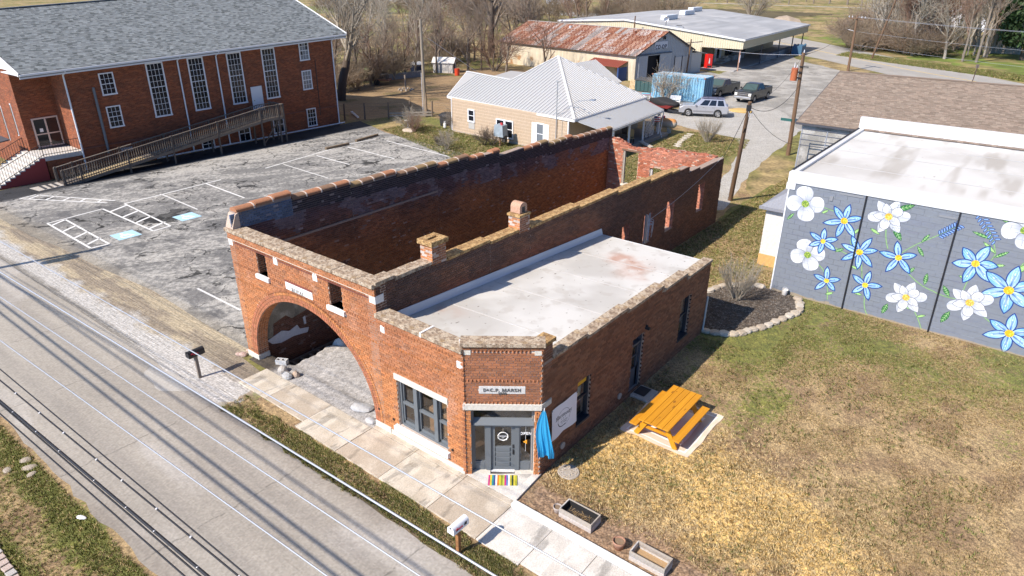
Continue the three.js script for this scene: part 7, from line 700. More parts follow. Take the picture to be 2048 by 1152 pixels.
{ // silver SUV; local -x is the front
  const s = thing('silver_suv', 'silver four door off-roader with roof rails parked side-on on the lane', 'car', [-16.9, 0, -53.7], 0.42); const pm = carPaint(0.46, 0.47, 0.5, 0.5), tr = mat(0.2, 0.2, 0.21, 0.5);
  part('body', body([[-2.25, 0.42], ...archCut(-1.4, 0.42, 0.4).map(p => p), [-0.95, 0.36], [0.95, 0.36], ...archCut(1.35, 0.42, 0.4), [2.2, 0.45], [2.25, 0.75], [2.2, 1.05], [-0.75, 1.06], [-1.95, 0.98], [-2.22, 0.82]], 1.78), pm, s); const c = cabin(-1.05, 2.15, -0.3, 1.85, 1.04, 1.68, 0.84, 0.68); part('cabin', c.geo, pm, s); part('side_window', [c.face(0, 0.18, 0.42, 0.12, 0.88), c.face(0, 0.46, 0.67, 0.12, 0.88), c.face(0, 0.72, 0.93, 0.12, 0.88)], carGlass, s); part('side_window', [c.face(2, 0.07, 0.28, 0.12, 0.88), c.face(2, 0.33, 0.54, 0.12, 0.88), c.face(2, 0.58, 0.82, 0.12, 0.88)], carGlass, s); part('windscreen', c.face(3, 0.08, 0.92, 0.1, 0.92), carGlass, s); part('rear_window', c.face(1, 0.1, 0.9, 0.15, 0.85), carGlass, s);
  part('hood', rbx(-2.0, -0.85, 0.98, 1.06, -0.72, 0.72, 0.035, 2), pm, s); part('roof_rail', [bar(V(-0.1, 1.74, 0.6), V(1.7, 1.74, 0.6), 0.04), bar(V(-0.1, 1.74, -0.6), V(1.7, 1.74, -0.6), 0.04), bar(V(0.3, 1.75, -0.6), V(0.3, 1.75, 0.6), 0.04), bar(V(1.2, 1.75, -0.6), V(1.2, 1.75, 0.6), 0.04)], mat(0.05, 0.055, 0.08, 0.5), s); part('roof_panel', rbx(-0.25, 1.8, 1.66, 1.71, -0.62, 0.62, 0.02), mat(0.12, 0.13, 0.2, 0.4), s); for (const x of [-2.3, 2.22]) part('bumper', rbx(x - 0.05, x + 0.12, 0.42, 0.68, -0.85, 0.85, 0.05, 2), tr, s); part('side_trim', [bx(-0.95, 0.93, 0.5, 0.62, 0.885, 0.905), bx(-0.95, 0.93, 0.5, 0.62, -0.905, -0.885)], tr, s); for (const z of [-0.62, 0.62]) { part('headlight', rbx(-2.28, -2.14, 0.74, 0.9, z - 0.17, z + 0.17, 0.03), mat(0.7, 0.68, 0.66, 0.2), s); part('tail_light', rbx(2.18, 2.27, 0.75, 1.05, z * 1.25 - 0.08, z * 1.25 + 0.08, 0.02), mat(0.4, 0.02, 0.02, 0.3), s); part('door_mirror', rbx(-0.85, -0.7, 1.08, 1.22, Math.sign(z) * 0.98 - 0.08, Math.sign(z) * 0.98 + 0.08, 0.03), pm, s); } part('door_handle', [bx(-0.1, 0.05, 0.93, 0.96, 0.89, 0.92), bx(0.75, 0.9, 0.93, 0.96, 0.89, 0.92)], tr, s); part('grille', bx(-2.3, -2.24, 0.72, 0.88, -0.4, 0.4), black, s); part('door_seam', [-0.62, 0.2, 1.0].map(x => bx(x - 0.006, x + 0.006, 0.45, 1.04, 0.886, 0.894)), tr, s); for (const [x, z] of [[-1.4, 0.78], [1.35, 0.78], [-1.4, -0.78], [1.35, -0.78]]) wheel(s, x, z, 0.37, 0.24);
}
function pickup(name, label, pos, turn, pm) { const s = thing(name, label, 'pickup truck', pos, turn, null); const tr = mat(0.55, 0.55, 0.55, 0.25, { metalness: 0.7 });
  part('body', body([[-2.65, 0.5], ...archCut(-1.75, 0.46, 0.42), [-1.2, 0.42], [1.1, 0.42], ...archCut(1.7, 0.46, 0.42), [2.6, 0.55], [2.62, 1.18], [-1.25, 1.2], [-2.5, 1.12], [-2.68, 0.9]], 1.95), pm, s); const c = cabin(-1.3, 0.75, -0.5, 0.55, 1.18, 1.82, 0.9, 0.72); part('cabin', c.geo, pm, s); part('windscreen', c.face(3, 0.07, 0.93, 0.08, 0.92), new THREE.MeshPhysicalMaterial({ color: lin(0.04, 0.075, 0.075), roughness: 0.08 }), s); part('side_window', [c.face(0, 0.2, 0.58, 0.12, 0.88), c.face(0, 0.64, 0.92, 0.12, 0.88)], carGlass, s); part('side_window', [c.face(2, 0.08, 0.36, 0.12, 0.88), c.face(2, 0.42, 0.8, 0.12, 0.88)], carGlass, s); part('rear_window', c.face(1, 0.12, 0.88, 0.15, 0.85), carGlass, s);
  part('hood', rbx(-2.5, -1.2, 1.12, 1.22, -0.78, 0.78, 0.045, 2), pm, s); part('bed', [bx(0.8, 2.55, 1.186, 1.2, -0.75, 0.75)], mat(0.015, 0.015, 0.018, 0.8), s); part('bed_rail', [rbx(0.78, 2.62, 1.15, 1.36, 0.78, 0.94, 0.03), rbx(0.78, 2.62, 1.15, 1.36, -0.94, -0.78, 0.03)], pm, s); part('tailgate', rbx(2.53, 2.63, 0.8, 1.36, -0.94, 0.94, 0.02), pm, s); part('front_bumper', rbx(-2.85, -2.6, 0.42, 0.68, -0.96, 0.96, 0.06, 2), tr, s); part('rear_bumper', rbx(2.6, 2.78, 0.5, 0.7, -0.9, 0.9, 0.04), tr, s); part('grille', [rbx(-2.76, -2.66, 0.72, 1.08, -0.6, 0.6, 0.02)], mat(0.05, 0.05, 0.055, 0.4), s); part('grille_bar', [bx(-2.79, -2.74, 0.87, 0.93, -0.6, 0.6), bx(-2.79, -2.74, 0.7, 0.74, -0.62, 0.62), bx(-2.79, -2.74, 1.06, 1.1, -0.62, 0.62)], tr, s); for (const z of [-0.78, 0.78]) { part('headlight', rbx(-2.76, -2.58, 0.74, 1.04, z - 0.16, z + 0.16, 0.03), mat(0.7, 0.68, 0.62, 0.15), s); part('door_mirror', rbx(-1.0, -0.85, 1.22, 1.42, Math.sign(z) * 1.08 - 0.1, Math.sign(z) * 1.08 + 0.1, 0.04), black, s); } part('door_seam', [-0.95, 0.1, 0.72].map(x => bx(x - 0.006, x + 0.006, 0.5, 1.18, 0.972, 0.98)), black, s); for (const [x, z] of [[-1.75, 0.85], [1.7, 0.85], [-1.75, -0.85], [1.7, -0.85]]) wheel(s, x, z, 0.4, 0.27); return s; }
pickup('pickup_truck', 'dark green pickup truck parked facing the lane with chrome grille', [-16.5, 0, -66.0], 1.5, carPaint(0.006, 0.01, 0.012, 0));
pickup('pickup_truck', 'grey pickup truck half hidden behind the blue container', [-20.6, 0, -66.8], 1.45, carPaint(0.06, 0.065, 0.06));
// ---------------------------------------------------------------- poles and wires
const poleWood = (() => { const t = texture(128, 512, (u, v) => { const n = fbm(u * 20, v * 6, 4), k = 0.7 + 0.5 * n; return [118 * k, 92 * k, 70 * k]; }); return new THREE.MeshStandardMaterial({ map: t, roughness: 0.95, ...bump(4, 0.01) }); })(); const poleGrey = poleWood.clone(); poleGrey.color = lin(1.9, 2.7, 3.6);
function pole(name, label, base, top, r0, r1, m = poleWood) { const p = thing(name, label, 'utility pole', base); const t = V(...top).sub(V(...base)); part('shaft', rod(V(0, -0.2, 0), t, r0, r1, 12), m, p); p.userData.topAt = undefined; delete p.userData.topAt; return [p, t]; }
const porcelain = mat(0.6, 0.6, 0.62, 0.3);
{ const [p, t] = pole('utility_pole', 'leaning dark footed wooden pole with house wires at its top beside the ruin', [-4.12, 0, -28.9], [-3.1, 6.25, -26.9], 0.14, 0.1); part('tarred_foot', rod(V(0, -0.1, 0), t.clone().multiplyScalar(0.3), 0.146, 0.136, 12), mat(0.02, 0.018, 0.016, 0.95), p); part('fittings', [bar(t.clone().add(V(-0.1, -0.3, 0.1)), t.clone().add(V(0.15, -0.3, 0.1)), 0.08, 0.3), bar(t.clone().multiplyScalar(0.72).add(V(0, 0, 0.1)), t.clone().multiplyScalar(0.76).add(V(0.05, 0, 0.1)), 0.06, 0.1)], blackMetal, p); part('service_coil', [new THREE.TorusGeometry(0.12, 0.018, 5, 12).translate(t.x + 0.15, t.y - 0.5, t.z + 0.1).toNonIndexed(), new THREE.TorusGeometry(0.1, 0.015, 5, 12).translate(t.x + 0.16, t.y - 0.7, t.z + 0.1).toNonIndexed()], mat(0.4, 0.4, 0.42, 0.6), p); }
{ const [p, t] = pole('utility_pole', 'tall wooden pole carrying a rusty orange transformer by the lane', [-5.12, 0, -42.8], [-5.35, 7.45, -43.0], 0.17, 0.12); const tr = part('transformer', new THREE.CylinderGeometry(0.24, 0.24, 0.8, 14).translate(-0.55, 5.9, 0.1), grainy(0.42, 0.12, 0.045, 0.8, 3), p); part('tank_lid', new THREE.CylinderGeometry(0.2, 0.25, 0.1, 14).translate(-0.55, 6.35, 0.1), mat(0.35, 0.1, 0.05, 0.8), tr); part('bushing', [rod(V(-0.6, 6.38, 0.1), V(-0.62, 6.75, 0.1), 0.05, 0.03), rod(V(-0.45, 6.38, 0.1), V(-0.4, 6.6, 0.1), 0.04, 0.03)], porcelain, tr); part('bracket', [bar(V(-0.45, 6.1, 0.05), V(-0.1, 6.1, 0.0), 0.08, 0.1), bar(V(-0.45, 5.7, 0.05), V(-0.1, 5.7, 0), 0.08, 0.1), bar(V(-0.3, 6.5, 0), V(0.35, 6.5, 0), 0.06, 0.06)], blackMetal, p); const sg = part('street_sign', bx(-0.95, -0.15, 2.55, 2.75, 0.12, 0.14), mat(0.02, 0.1, 0.09, 0.5), p); part('sign_edge', bx(0.1, 0.4, 2.55, 2.78, 0.0, 0.14), mat(0.03, 0.06, 0.08, 0.5), p); part('insulator', rod(V(-0.2, 7.45, -0.2), V(-0.2, 7.65, -0.2), 0.05, 0.03), porcelain, p); }
{ const [p, t] = pole('utility_pole', 'tall wooden pole with two crossarms standing at the far road edge', [-14.9, 0, -99.4], [-15.35, 7.45, -100.3], 0.19, 0.14); const a = t.clone().add(V(0, -0.4, 0)); for (const q of [0, 0.28]) part('crossarm', bar(a.clone().add(V(-1.3, -0.35 * 0, -q + 0.4 - 0.9)), a.clone().add(V(1.25, 0, -q + 0.15 + 0.9)), 0.1, 0.13), poleWood, p); part('insulator', [-1.2, -0.7, 0.7, 1.2].map(x => rod(a.clone().add(V(x, 0.08, x * 0.5)), a.clone().add(V(x, 0.32, x * 0.5)), 0.06, 0.035)), porcelain, p); part('side_bracket', [bar(t.clone().multiplyScalar(0.72), t.clone().multiplyScalar(0.73).add(V(-1.0, 0.15, 0)), 0.05, 0.05)], porcelain, p); }
{ const [p, t] = pole('utility_pole', 'pale leaning wooden pole at the edge of the thicket beyond the far road', [-16.1, 0, -118.9], [-13.8, 10.5, -117], 0.16, 0.11); }
{ const [p, t] = pole('utility_pole', 'pale grey bare pole standing behind the tan house fence', [-37.4, 0, -36.1], [-37.0, 8.75, -35.6], 0.17, 0.12, poleGrey); part('pole_stub', rod(V(0.25, 0, 0.1), V(0.2, 2.2, 0.1), 0.12, 0.1, 10), grainy(0.3, 0.22, 0.15, 0.95, 2), p); part('pipe_riser', rod(V(-0.2, 0, 0.12), V(-0.2, 4.0, 0.12), 0.03), porcelain, p); const q = thing('guy_wire', 'pale guy wire running from the bare pole to the ground by the yard', 'wire', [0, 0, 0]); part('strand', rod(V(-44.5, 6.2, -44), V(-44.0, 0.1, -55), 0.03, 0.03, 4), porcelain, q); }
{ const [p, t] = pole('utility_pole', 'tall dark ivy-clad pole among the bare trees', [-69.2, 0, -71.9], [-71.5, 12.8, -74], 0.2, 0.14, grainy(0.13, 0.095, 0.07, 0.95, 2)); part('transformer', [new THREE.CylinderGeometry(0.35, 0.35, 1.1, 12).translate(t.x * 0.8 - 0.5, 9.4, t.z * 0.8 + 0.3).toNonIndexed(), new THREE.CylinderGeometry(0.35, 0.35, 1.1, 12).translate(t.x * 0.8 + 0.8, 9.6, t.z * 0.8 - 0.2).toNonIndexed()], mat(0.5, 0.53, 0.56, 0.5), p); }
{ const [p, t] = pole('utility_pole', 'slim dark post rising behind the rusty roof ridge', [-42.5, 0, -85.5], [-42.5, 6.9, -85.5], 0.1, 0.09); }
{ const [p, t] = pole('utility_pole', 'weathered pole with angled arms between the warehouse and the cream store', [-31.2, 0, -80.5], [-31.0, 4.6, -80.5], 0.12, 0.1); part('crossarm', [bar(V(-1.2, 4.0, 0.6), V(1.6, 4.35, -0.6), 0.1, 0.12), bar(V(-1.3, 3.75, 0.5), V(0.2, 4.0, 0.2), 0.08, 0.1)], grainy(0.12, 0.1, 0.08, 0.9, 2), p); }
{ const [p, t] = pole('utility_pole', 'wooden street pole beyond the left edge of the view on the near roadside', [-28.5, 0, 10.6], [-28.5, 11, 10.6], 0.19, 0.14); part('transformer', new THREE.CylinderGeometry(0.28, 0.28, 1.0, 12).translate(0.5, 9.3, 0), mat(0.4, 0.42, 0.43, 0.5), p); part('crossarm', bar(V(0, 10.4, -1.2), V(0, 10.4, 1.2), 0.1, 0.12), poleWood, p); }
function wire(label, pts, r, m, sag = 0.25, group) { const o = thing('overhead_wire', label, 'wire', [0, 0, 0], 0, group); const c = []; for (let i = 0; i < pts.length - 1; i++) { const a = V(...pts[i]), b = V(...pts[i + 1]); for (let k = 0; k < 24; k++) { const t = k / 24, p = a.clone().lerp(b, t); p.y -= sag * 4 * t * (1 - t); c.push(p); } } c.push(V(...pts[pts.length - 1])); part('strand', new THREE.TubeGeometry(new THREE.CatmullRomCurve3(c), c.length * 2, r, 5, false), m, o); return o; }
const alu = mat(0.46, 0.48, 0.52, 0.4, { metalness: 0.3 }), cable = mat(0.012, 0.013, 0.018, 0.6);
const W = (label, a, b, h, r, m, g) => { const dx = b[0] - a[0], s = (b[1] - a[1]) / dx; const z = x => a[1] + s * (x - a[0]); wire(label, [[-75, h, z(-75)], [40, h, z(40)]], r, m, 0, g); };
W('pale wire crossing highest over the pavement and shop entrance', [-4.59, 7.48], [8.0, 7.24], 8, 0.009, alu);
W('pale wire crossing over the grass strip by the white mailbox', [-2.95, 7.99], [7.44, 7.70], 8, 0.012, alu);
W('pale wire crossing over the building side lane of the road', [-1.86, 8.33], [6.94, 8.09], 8, 0.008, alu);
W('pale wire crossing over the middle of the road', [-0.3, 8.82], [6.34, 8.57], 8, 0.008, alu);
W('uppermost of the thin black cables over the near lane', [-3.34, 8.3], [3.97, 8.15], 6, 0.011, cable); W('spliced black cable with pale markers over the near lane', [-3.25, 8.44], [3.89, 8.22], 6, 0.013, cable); W('thickest black cable bundle over the road edge', [-2.5, 8.67], [3.6, 8.45], 6, 0.022, cable); W('black cable just below the thickest bundle', [-2.5, 8.69], [3.3, 8.5], 5.97, 0.013, cable); W('lowest black cable nearest to the grass verge', [-2.1, 8.8], [3.39, 8.62], 6, 0.012, cable);
for (const [h, z, r] of [[6, 10.85, 0.034], [6, 10.5, 0.03], [6.1, 10.58, 0.024], [8, 11.65, 0.03]]) { wire(['thick cable', 'cable', 'thin cable', 'top wire'][[10.85, 10.5, 10.58, 11.65].indexOf(z)] + ' outside the view whose shadow runs along the road', [[-75, h, z], [40, h, z]], r, cable, 0); }
{ const g = thing('cable_markers', 'pale clips on the black cable over the near lane', 'cable clip'); const r = rng(6), gs = []; for (let i = 0; i < 16; i++) { const x = -3 + i * 0.45 + r() * 0.2; gs.push(new THREE.SphereGeometry(0.022, 5, 4).translate(x, 6.0, i % 2 ? 8.44 - 0.031 * (x + 3.25) : 8.67 - 0.036 * (x + 2.5)).toNonIndexed()); } part('clip', gs, porcelain, g); }
const A = [-3.1, 6.0, -26.9], Bp = [-5.35, 7.3, -43.0], Cp = [-15.3, 7.1, -100.3];
wire('black service cable from the leaning pole to the corner of the ruin', [A, [-3.2, 3.7, -24.4]], 0.014, cable, 0.1); wire('slack black cable looping between the leaning pole and transformer pole', [A, [-5.15, 5.3, -42.9]], 0.016, cable, 0.9); wire('thin wire from the leaning pole to the concrete building', [A, [-0.6, 3.9, -28.9]], 0.01, cable, 0.5); wire('pale thin wire along the ruin side wall', [[-3.2, 3.75, -24.3], [-3.1, 2.4, -16]], 0.01, porcelain, 0.2); wire('thin wire from the transformer pole across the forecourt', [Bp, Cp], 0.014, cable, 0.9); wire('upper pale wire from the transformer pole to the cream store', [Bp, [-31, 4.4, -80.5]], 0.014, porcelain, 0.5); wire('thin wire from the transformer pole towards the leaning pole', [Bp, [-3.12, 6.2, -26.9]], 0.01, cable, 0.7);
for (const [dz, h] of [[0, 7.3], [0.6, 7.25], [-0.5, 5.3], [0.1, 3.6]]) wire(['upper far wire', 'second far wire', 'middle far wire', 'low far wire'][[7.3, 7.25, 5.3, 3.6].indexOf(h)] + ' running from the crossarm pole along the far road', [[-15.3, h, -100.3 + dz], [30, h + 0.3, -75]], 0.011, alu, 0.5);
// ---------------------------------------------------------------- trees, shrubs, grass
function limbMesh() { const pos = [], nor = [], idx = []; let n = 0; return { tube(pts, rad, sides) { const L = pts.length; let prevX = null; for (let i = 0; i < L; i++) { const d = (i < L - 1 ? pts[i + 1].clone().sub(pts[i]) : pts[i].clone().sub(pts[i - 1])).normalize(); let x = prevX ? prevX.clone().sub(d.clone().multiplyScalar(prevX.dot(d))) : V(0.31, 0.1, 0.94).cross(d); if (x.lengthSq() < 1e-6) x = V(1, 0, 0).cross(d); x.normalize(); prevX = x; const y = d.clone().cross(x); for (let k = 0; k < sides; k++) { const a = k / sides * Math.PI * 2, nx = x.x * Math.cos(a) + y.x * Math.sin(a), ny = x.y * Math.cos(a) + y.y * Math.sin(a), nz = x.z * Math.cos(a) + y.z * Math.sin(a); pos.push(pts[i].x + nx * rad[i], pts[i].y + ny * rad[i], pts[i].z + nz * rad[i]); nor.push(nx, ny, nz); } } for (let i = 0; i < L - 1; i++) for (let k = 0; k < sides; k++) { const a = n + i * sides + k, b = n + i * sides + (k + 1) % sides, c = a + sides, d = b + sides; idx.push(a, b, c, b, d, c); } n += L * sides; }, done() { const g = new THREE.BufferGeometry(); g.setAttribute('position', new THREE.Float32BufferAttribute(pos, 3)); g.setAttribute('normal', new THREE.Float32BufferAttribute(nor, 3)); g.setIndex(idx); const uv = new Float32Array(pos.length / 3 * 2); for (let i = 0; i < uv.length / 2; i++) { uv[2 * i] = pos[3 * i] * 0.5 + pos[3 * i + 2] * 0.5; uv[2 * i + 1] = pos[3 * i + 1] * 0.5; } g.setAttribute('uv', new THREE.BufferAttribute(uv, 2)); return g; } }; }
function growTree(seed, o) { // bare winter tree: { h, r, spread, levels, kids, up, fork }
  const r = rng(seed), tr = limbMesh(), br = limbMesh(); const grow = (p, dir, len, rad, lvl) => { const segs = lvl === 0 ? 6 : lvl < 3 ? 4 : 2, pts = [p.clone()], rads = [rad]; const d = dir.clone(); const end = rad * (lvl === 0 ? 0.5 : 0.3); let q = p.clone(); for (let i = 1; i <= segs; i++) { d.add(V((r() - 0.5) * o.wob, (r() - 0.35) * o.wob * 0.6 + (lvl ? o.up * 0.12 : 0), (r() - 0.5) * o.wob)).normalize(); q = q.clone().addScaledVector(d, len / segs); pts.push(q); rads.push(mix(rad, end, i / segs)); } (lvl === 0 ? tr : br).tube(pts, rads.map(x => Math.max(x, o.twig || 0.006)), lvl === 0 ? 9 : lvl === 1 ? 6 : lvl === 2 ? 4 : 3); if (lvl >= o.levels) return; const n = o.kids[lvl]; for (let k = 0; k < n; k++) { const t = lvl === 0 ? mix(o.fork, 1, (k + r() * 0.6) / n) : mix(0.25, 1, (k + r()) / n); const i = Math.min(segs - 1, Math.floor(t * segs)), f = t * segs - i; const b = pts[i].clone().lerp(pts[i + 1], Math.min(1, f)); const ax = pts[i + 1].clone().sub(pts[i]).normalize(); const a = r() * 6.28 + k * 2.4, e1 = V(ax.y, ax.z, ax.x).cross(ax).normalize(), e2 = ax.clone().cross(e1); const side = e1.multiplyScalar(Math.cos(a)).addScaledVector(e2, Math.sin(a)); const ang = o.ang * (0.7 + 0.6 * r()); const nd = ax.clone().multiplyScalar(Math.cos(ang)).addScaledVector(side, Math.sin(ang)); nd.y += o.up * 0.25; nd.normalize(); const rr = mix(rads[i], rads[i + 1], Math.min(1, f)) * (lvl === 0 ? 0.62 : 0.6); grow(b, nd, len * (lvl === 0 ? o.l1 : 0.62) * (0.7 + 0.5 * r()), rr, lvl + 1); } };
  for (let s = 0; s < (o.stems || 1); s++) { const a = s * 2.4 + r(); grow(V(o.stems > 1 ? 0.12 * Math.cos(a) : 0, -0.1, o.stems > 1 ? 0.12 * Math.sin(a) : 0), V((o.lean || 0.08) * Math.cos(a) * (o.stems > 1 ? 2.5 : 1), 1, (o.lean || 0.08) * Math.sin(a) * (o.stems > 1 ? 2.5 : 1)).normalize(), o.h, o.r, 0); } return { trunk: tr.done(), crown: br.done() };
}
const bark = grainy(0.2, 0.165, 0.13, 0.95, 1), barkD = grainy(0.11, 0.085, 0.065, 0.95, 1), barkP = grainy(0.36, 0.32, 0.27, 0.95, 1), twigM = grainy(0.26, 0.205, 0.155, 0.95, 1), twigR = grainy(0.21, 0.135, 0.095, 0.95, 1), twigG = grainy(0.32, 0.28, 0.22, 0.95, 1);
const TT = { big: growTree(1, { h: 6, r: 0.42, levels: 5, kids: [7, 5, 5, 4, 3], wob: 0.26, up: 0.5, fork: 0.45, ang: 0.7, l1: 0.85, twig: 0.011 }), mid: growTree(2, { h: 5, r: 0.2, levels: 4, kids: [7, 5, 4, 3], wob: 0.24, up: 0.4, fork: 0.3, ang: 0.75, l1: 0.6, twig: 0.011 }), slim: growTree(3, { h: 7, r: 0.15, levels: 4, kids: [10, 5, 5, 3], wob: 0.16, up: 0.6, fork: 0.35, ang: 0.55, l1: 0.4, twig: 0.011 }), scrub: growTree(4, { h: 2.2, r: 0.07, levels: 3, kids: [7, 6, 4], wob: 0.3, up: 0.3, fork: 0.15, ang: 0.7, l1: 0.75, stems: 5, lean: 0.2, twig: 0.01 }), bush: growTree(5, { h: 1.5, r: 0.02, levels: 2, kids: [6, 4], wob: 0.16, up: 0.5, fork: 0.3, ang: 0.38, l1: 0.5, stems: 26, lean: 0.2, twig: 0.005 }), far: growTree(6, { h: 5, r: 0.2, levels: 3, kids: [8, 6, 4], wob: 0.24, up: 0.4, fork: 0.3, ang: 0.75, l1: 0.62, twig: 0.02 }) };
function tree(kind, label, x, z, s, turn, tm = bark, cm = twigM, group, name = 'bare_tree', cat = 'tree') { const t = thing(name, label, cat, [x, 0, z], turn, group); t.scale.setScalar(s); part('trunk', TT[kind].trunk, tm, t); part('crown', TT[kind].crown, cm, t); return t; }
tree('big', 'large spreading bare tree with a dark trunk left of the rusty warehouse', -64.5, -78.8, 1.5, 0.4, barkD, twigM);
tree('big', 'tall pale-limbed bare tree at the far corner of the church', -50.8, -36.7, 1.25, 2.2, barkD, twigG);
tree('mid', 'bare multi-branched tree against the cream warehouse wall', -50.2, -64.5, 0.85, 1, bark, twigR); tree('mid', 'second bare tree leaning over the rusty roof edge', -45.0, -66.3, 0.95, 3, barkD, twigR); tree('scrub', 'thin bare tree standing in front of the blue container', -23.5, -58.9, 0.95, 1, barkP, twigG);
tree('scrub', 'bare vine-like shrub against the cream warehouse wall near the house roof', -53.5, -66.0, 1.5, 2, bark, twigR);
{ const r = rng(51); // row of bare trees behind the dirt yard, then the far trees
  const row = [[-54.8, -42.5], [-56.5, -46], [-57.8, -48.5], [-58.4, -51], [-59.2, -54], [-59.8, -57], [-58.6, -59.5], [-60.5, -62.5], [-61.3, -66.2], [-62, -69.5], [-63.5, -73], [-57.5, -64.5], [-55.4, -66], [-66, -60], [-67, -54], [-64, -49], [-61, -44], [-57, -39.5]];
  row.forEach(([x, z], i) => tree(i % 3 ? 'mid' : 'slim', `${['dark', 'grey', 'brown'][i % 3]} bare tree in the fence row behind the dirt yard`, x + r(), z + r(), 0.7 + r() * 0.45, r() * 6, i % 2 ? bark : barkD, i % 3 === 1 ? twigR : twigM, 'bare trees along the yard fence row'));
  for (let i = 0; i < 11; i++) { const t = r(), a = r(); tree('far', 'bare tree in the wood behind the church', mix(-66, -120, t) + 8 * a, mix(-40, -92, r()) - 24 * t, 0.9 + r() * 0.6, r() * 6, bark, i % 2 ? twigM : twigG, 'bare trees in the wood behind the church'); }
  for (let i = 0; i < 34; i++) { const x = mix(-190, -85, r()); tree('far', 'bare tree in the line beyond the cream store', x, -140 - 45 * r() + (x + 120) * 0.35, 1.0 + r() * 0.7, r() * 6, bark, i % 2 ? twigM : twigR, 'bare trees beyond the cream store'); }
  for (let i = 0; i < 46; i++) { const t = r(); const x = mix(-19, -1, t), z = mix(-125, -119, t) - 4 - r() * 30; const pale = r() < 0.5; tree(r() < 0.6 ? 'slim' : 'far', pale ? 'pale trunked bare tree in the thicket beyond the far road' : 'dark bare tree in the thicket beyond the far road', x, z, 0.95 + r() * 0.7, r() * 6, pale ? barkP : bark, pale ? twigG : i % 2 ? twigM : twigR, pale ? 'pale trees in the roadside thicket' : 'dark trees in the roadside thicket'); }
  for (let i = 0; i < 40; i++) { tree('far', 'distant bare tree on the horizon fields', mix(-330, 60, r()), mix(-330, -420, r()), 1.4 + r(), r() * 6, bark, twigM, 'distant bare trees'); }
  tree('big', 'big old leaning tree with thick pale limbs beside the white house', -8.2, -150, 2.0, 1.2, barkP, twigG); tree('big', 'second large pale tree in front of the far white house', -5.6, -157, 1.7, 4, barkP, twigG); tree('scrub', 'small bare sapling in the dark field', -68, -205, 3, 1, bark, twigG);
  // undergrowth: too dense to count
  const put = (n, f, geo, m, name, label) => { const l = [], c = []; for (let i = 0; i < n; i++) { const [x, z, s] = f(i); l.push(M4(x, 0, z, s, s * (0.7 + 0.6 * r()), s, 0, r() * 6, 0)); const k = 0.7 + 0.6 * r(); c.push(lin(k, k * (0.92 + 0.1 * r()), k * 0.9)); } const o = instances(name, geo, m, l, null, c); o.userData.label = label; o.userData.category = 'undergrowth'; };
  put(62, () => { const t = Math.pow(r(), 1.2); return [mix(-25, -9, t) + 3 * (r() - 0.5), mix(-128, -121, t) - 4 - r() * (28 - 16 * t), 0.9 + r() * 0.9]; }, TT.scrub.crown, twigM, 'roadside_undergrowth', 'dense brown undergrowth beyond the far road');
  put(26, () => { const t = r(); return [mix(-53, -66, t) - 2 * r(), mix(-38, -74, t), 0.55 + r() * 0.6]; }, TT.scrub.crown, twigM, 'fence_row_undergrowth', 'scrubby undergrowth along the yard fence row');
  put(14, () => { const t = r(); return [mix(-62, -110, r()), mix(-40, -110, t), 0.7 + r() * 0.9]; }, TT.scrub.crown, twigG, 'wood_undergrowth', 'grey undergrowth in the wood behind the church');
  put(70, () => [mix(-200, -70, r()), mix(-130, -190, r()), 1 + r() * 1.4], TT.scrub.crown, twigM, 'field_undergrowth', 'scrub in the far fields');
}
// evergreen at the right edge
{ const e = thing('evergreen_tree', 'dark green evergreen tree at the upper right edge', 'tree', [3.6, 0, -134]); const r = rng(8); part('trunk', rod(V(0, 0, 0), V(0.2, 12, 0), 0.5, 0.15, 10), barkD, e); const l = [], c = []; const leaf = new THREE.PlaneGeometry(0.5, 0.32); for (let i = 0; i < 9000; i++) { const h = 2 + 13 * Math.pow(r(), 0.8), R = 5.5 * Math.sqrt(Math.max(0, 1 - ((h - 7) / 9) ** 2)) * (0.6 + 0.4 * fbm(h, i % 7, 2)), a = r() * 6.28, q = R * Math.sqrt(0.3 + 0.7 * r()); l.push(M4(q * Math.cos(a), h, q * Math.sin(a), 1, 1, 1, r() * 3, r() * 6, r() * 3)); const k = 0.6 + 0.8 * r(); c.push(lin(0.04 * k, 0.075 * k, 0.022 * k)); } instances('crown', leaf, new THREE.MeshStandardMaterial({ color: 0xffffff, roughness: 0.8, side: THREE.DoubleSide }), l, e, c); }
// far white houses in the trees
function farHouse(name, label, x, z, turn, w, d, h, roofC) { const o = thing(name, label, 'house', [x, 0, z], turn); part('wall', bx(-w / 2, w / 2, 0, h, -d / 2, d / 2), mat(0.7, 0.7, 0.72, 0.8), o); part('roof', [slab([V(-w / 2 - 0.3, h, d / 2 + 0.3), V(w / 2 + 0.3, h, d / 2 + 0.3), V(w / 2 + 0.3, h + 1.6, 0), V(-w / 2 - 0.3, h + 1.6, 0)], 0.1), slab([V(-w / 2 - 0.3, h + 1.6, 0), V(w / 2 + 0.3, h + 1.6, 0), V(w / 2 + 0.3, h, -d / 2 - 0.3), V(-w / 2 - 0.3, h, -d / 2 - 0.3)], 0.1)], mat(...roofC, 0.9), o); part('gable', prism([[-d / 2, h], [d / 2, h], [0, h + 1.5]], w, new THREE.Matrix4().makeRotationY(Math.PI / 2).setPosition(-w / 2, 0, 0)), mat(0.7, 0.7, 0.72, 0.8), o); for (const q of [-w / 4, w / 4]) { const wi = part('window', bx(q - 0.5, q + 0.5, 1, 2.3, d / 2, d / 2 + 0.05), whitePaint, o); part('pane', bx(q - 0.4, q + 0.4, 1.1, 2.2, d / 2 + 0.05, d / 2 + 0.06), darkGlass, wi); } }
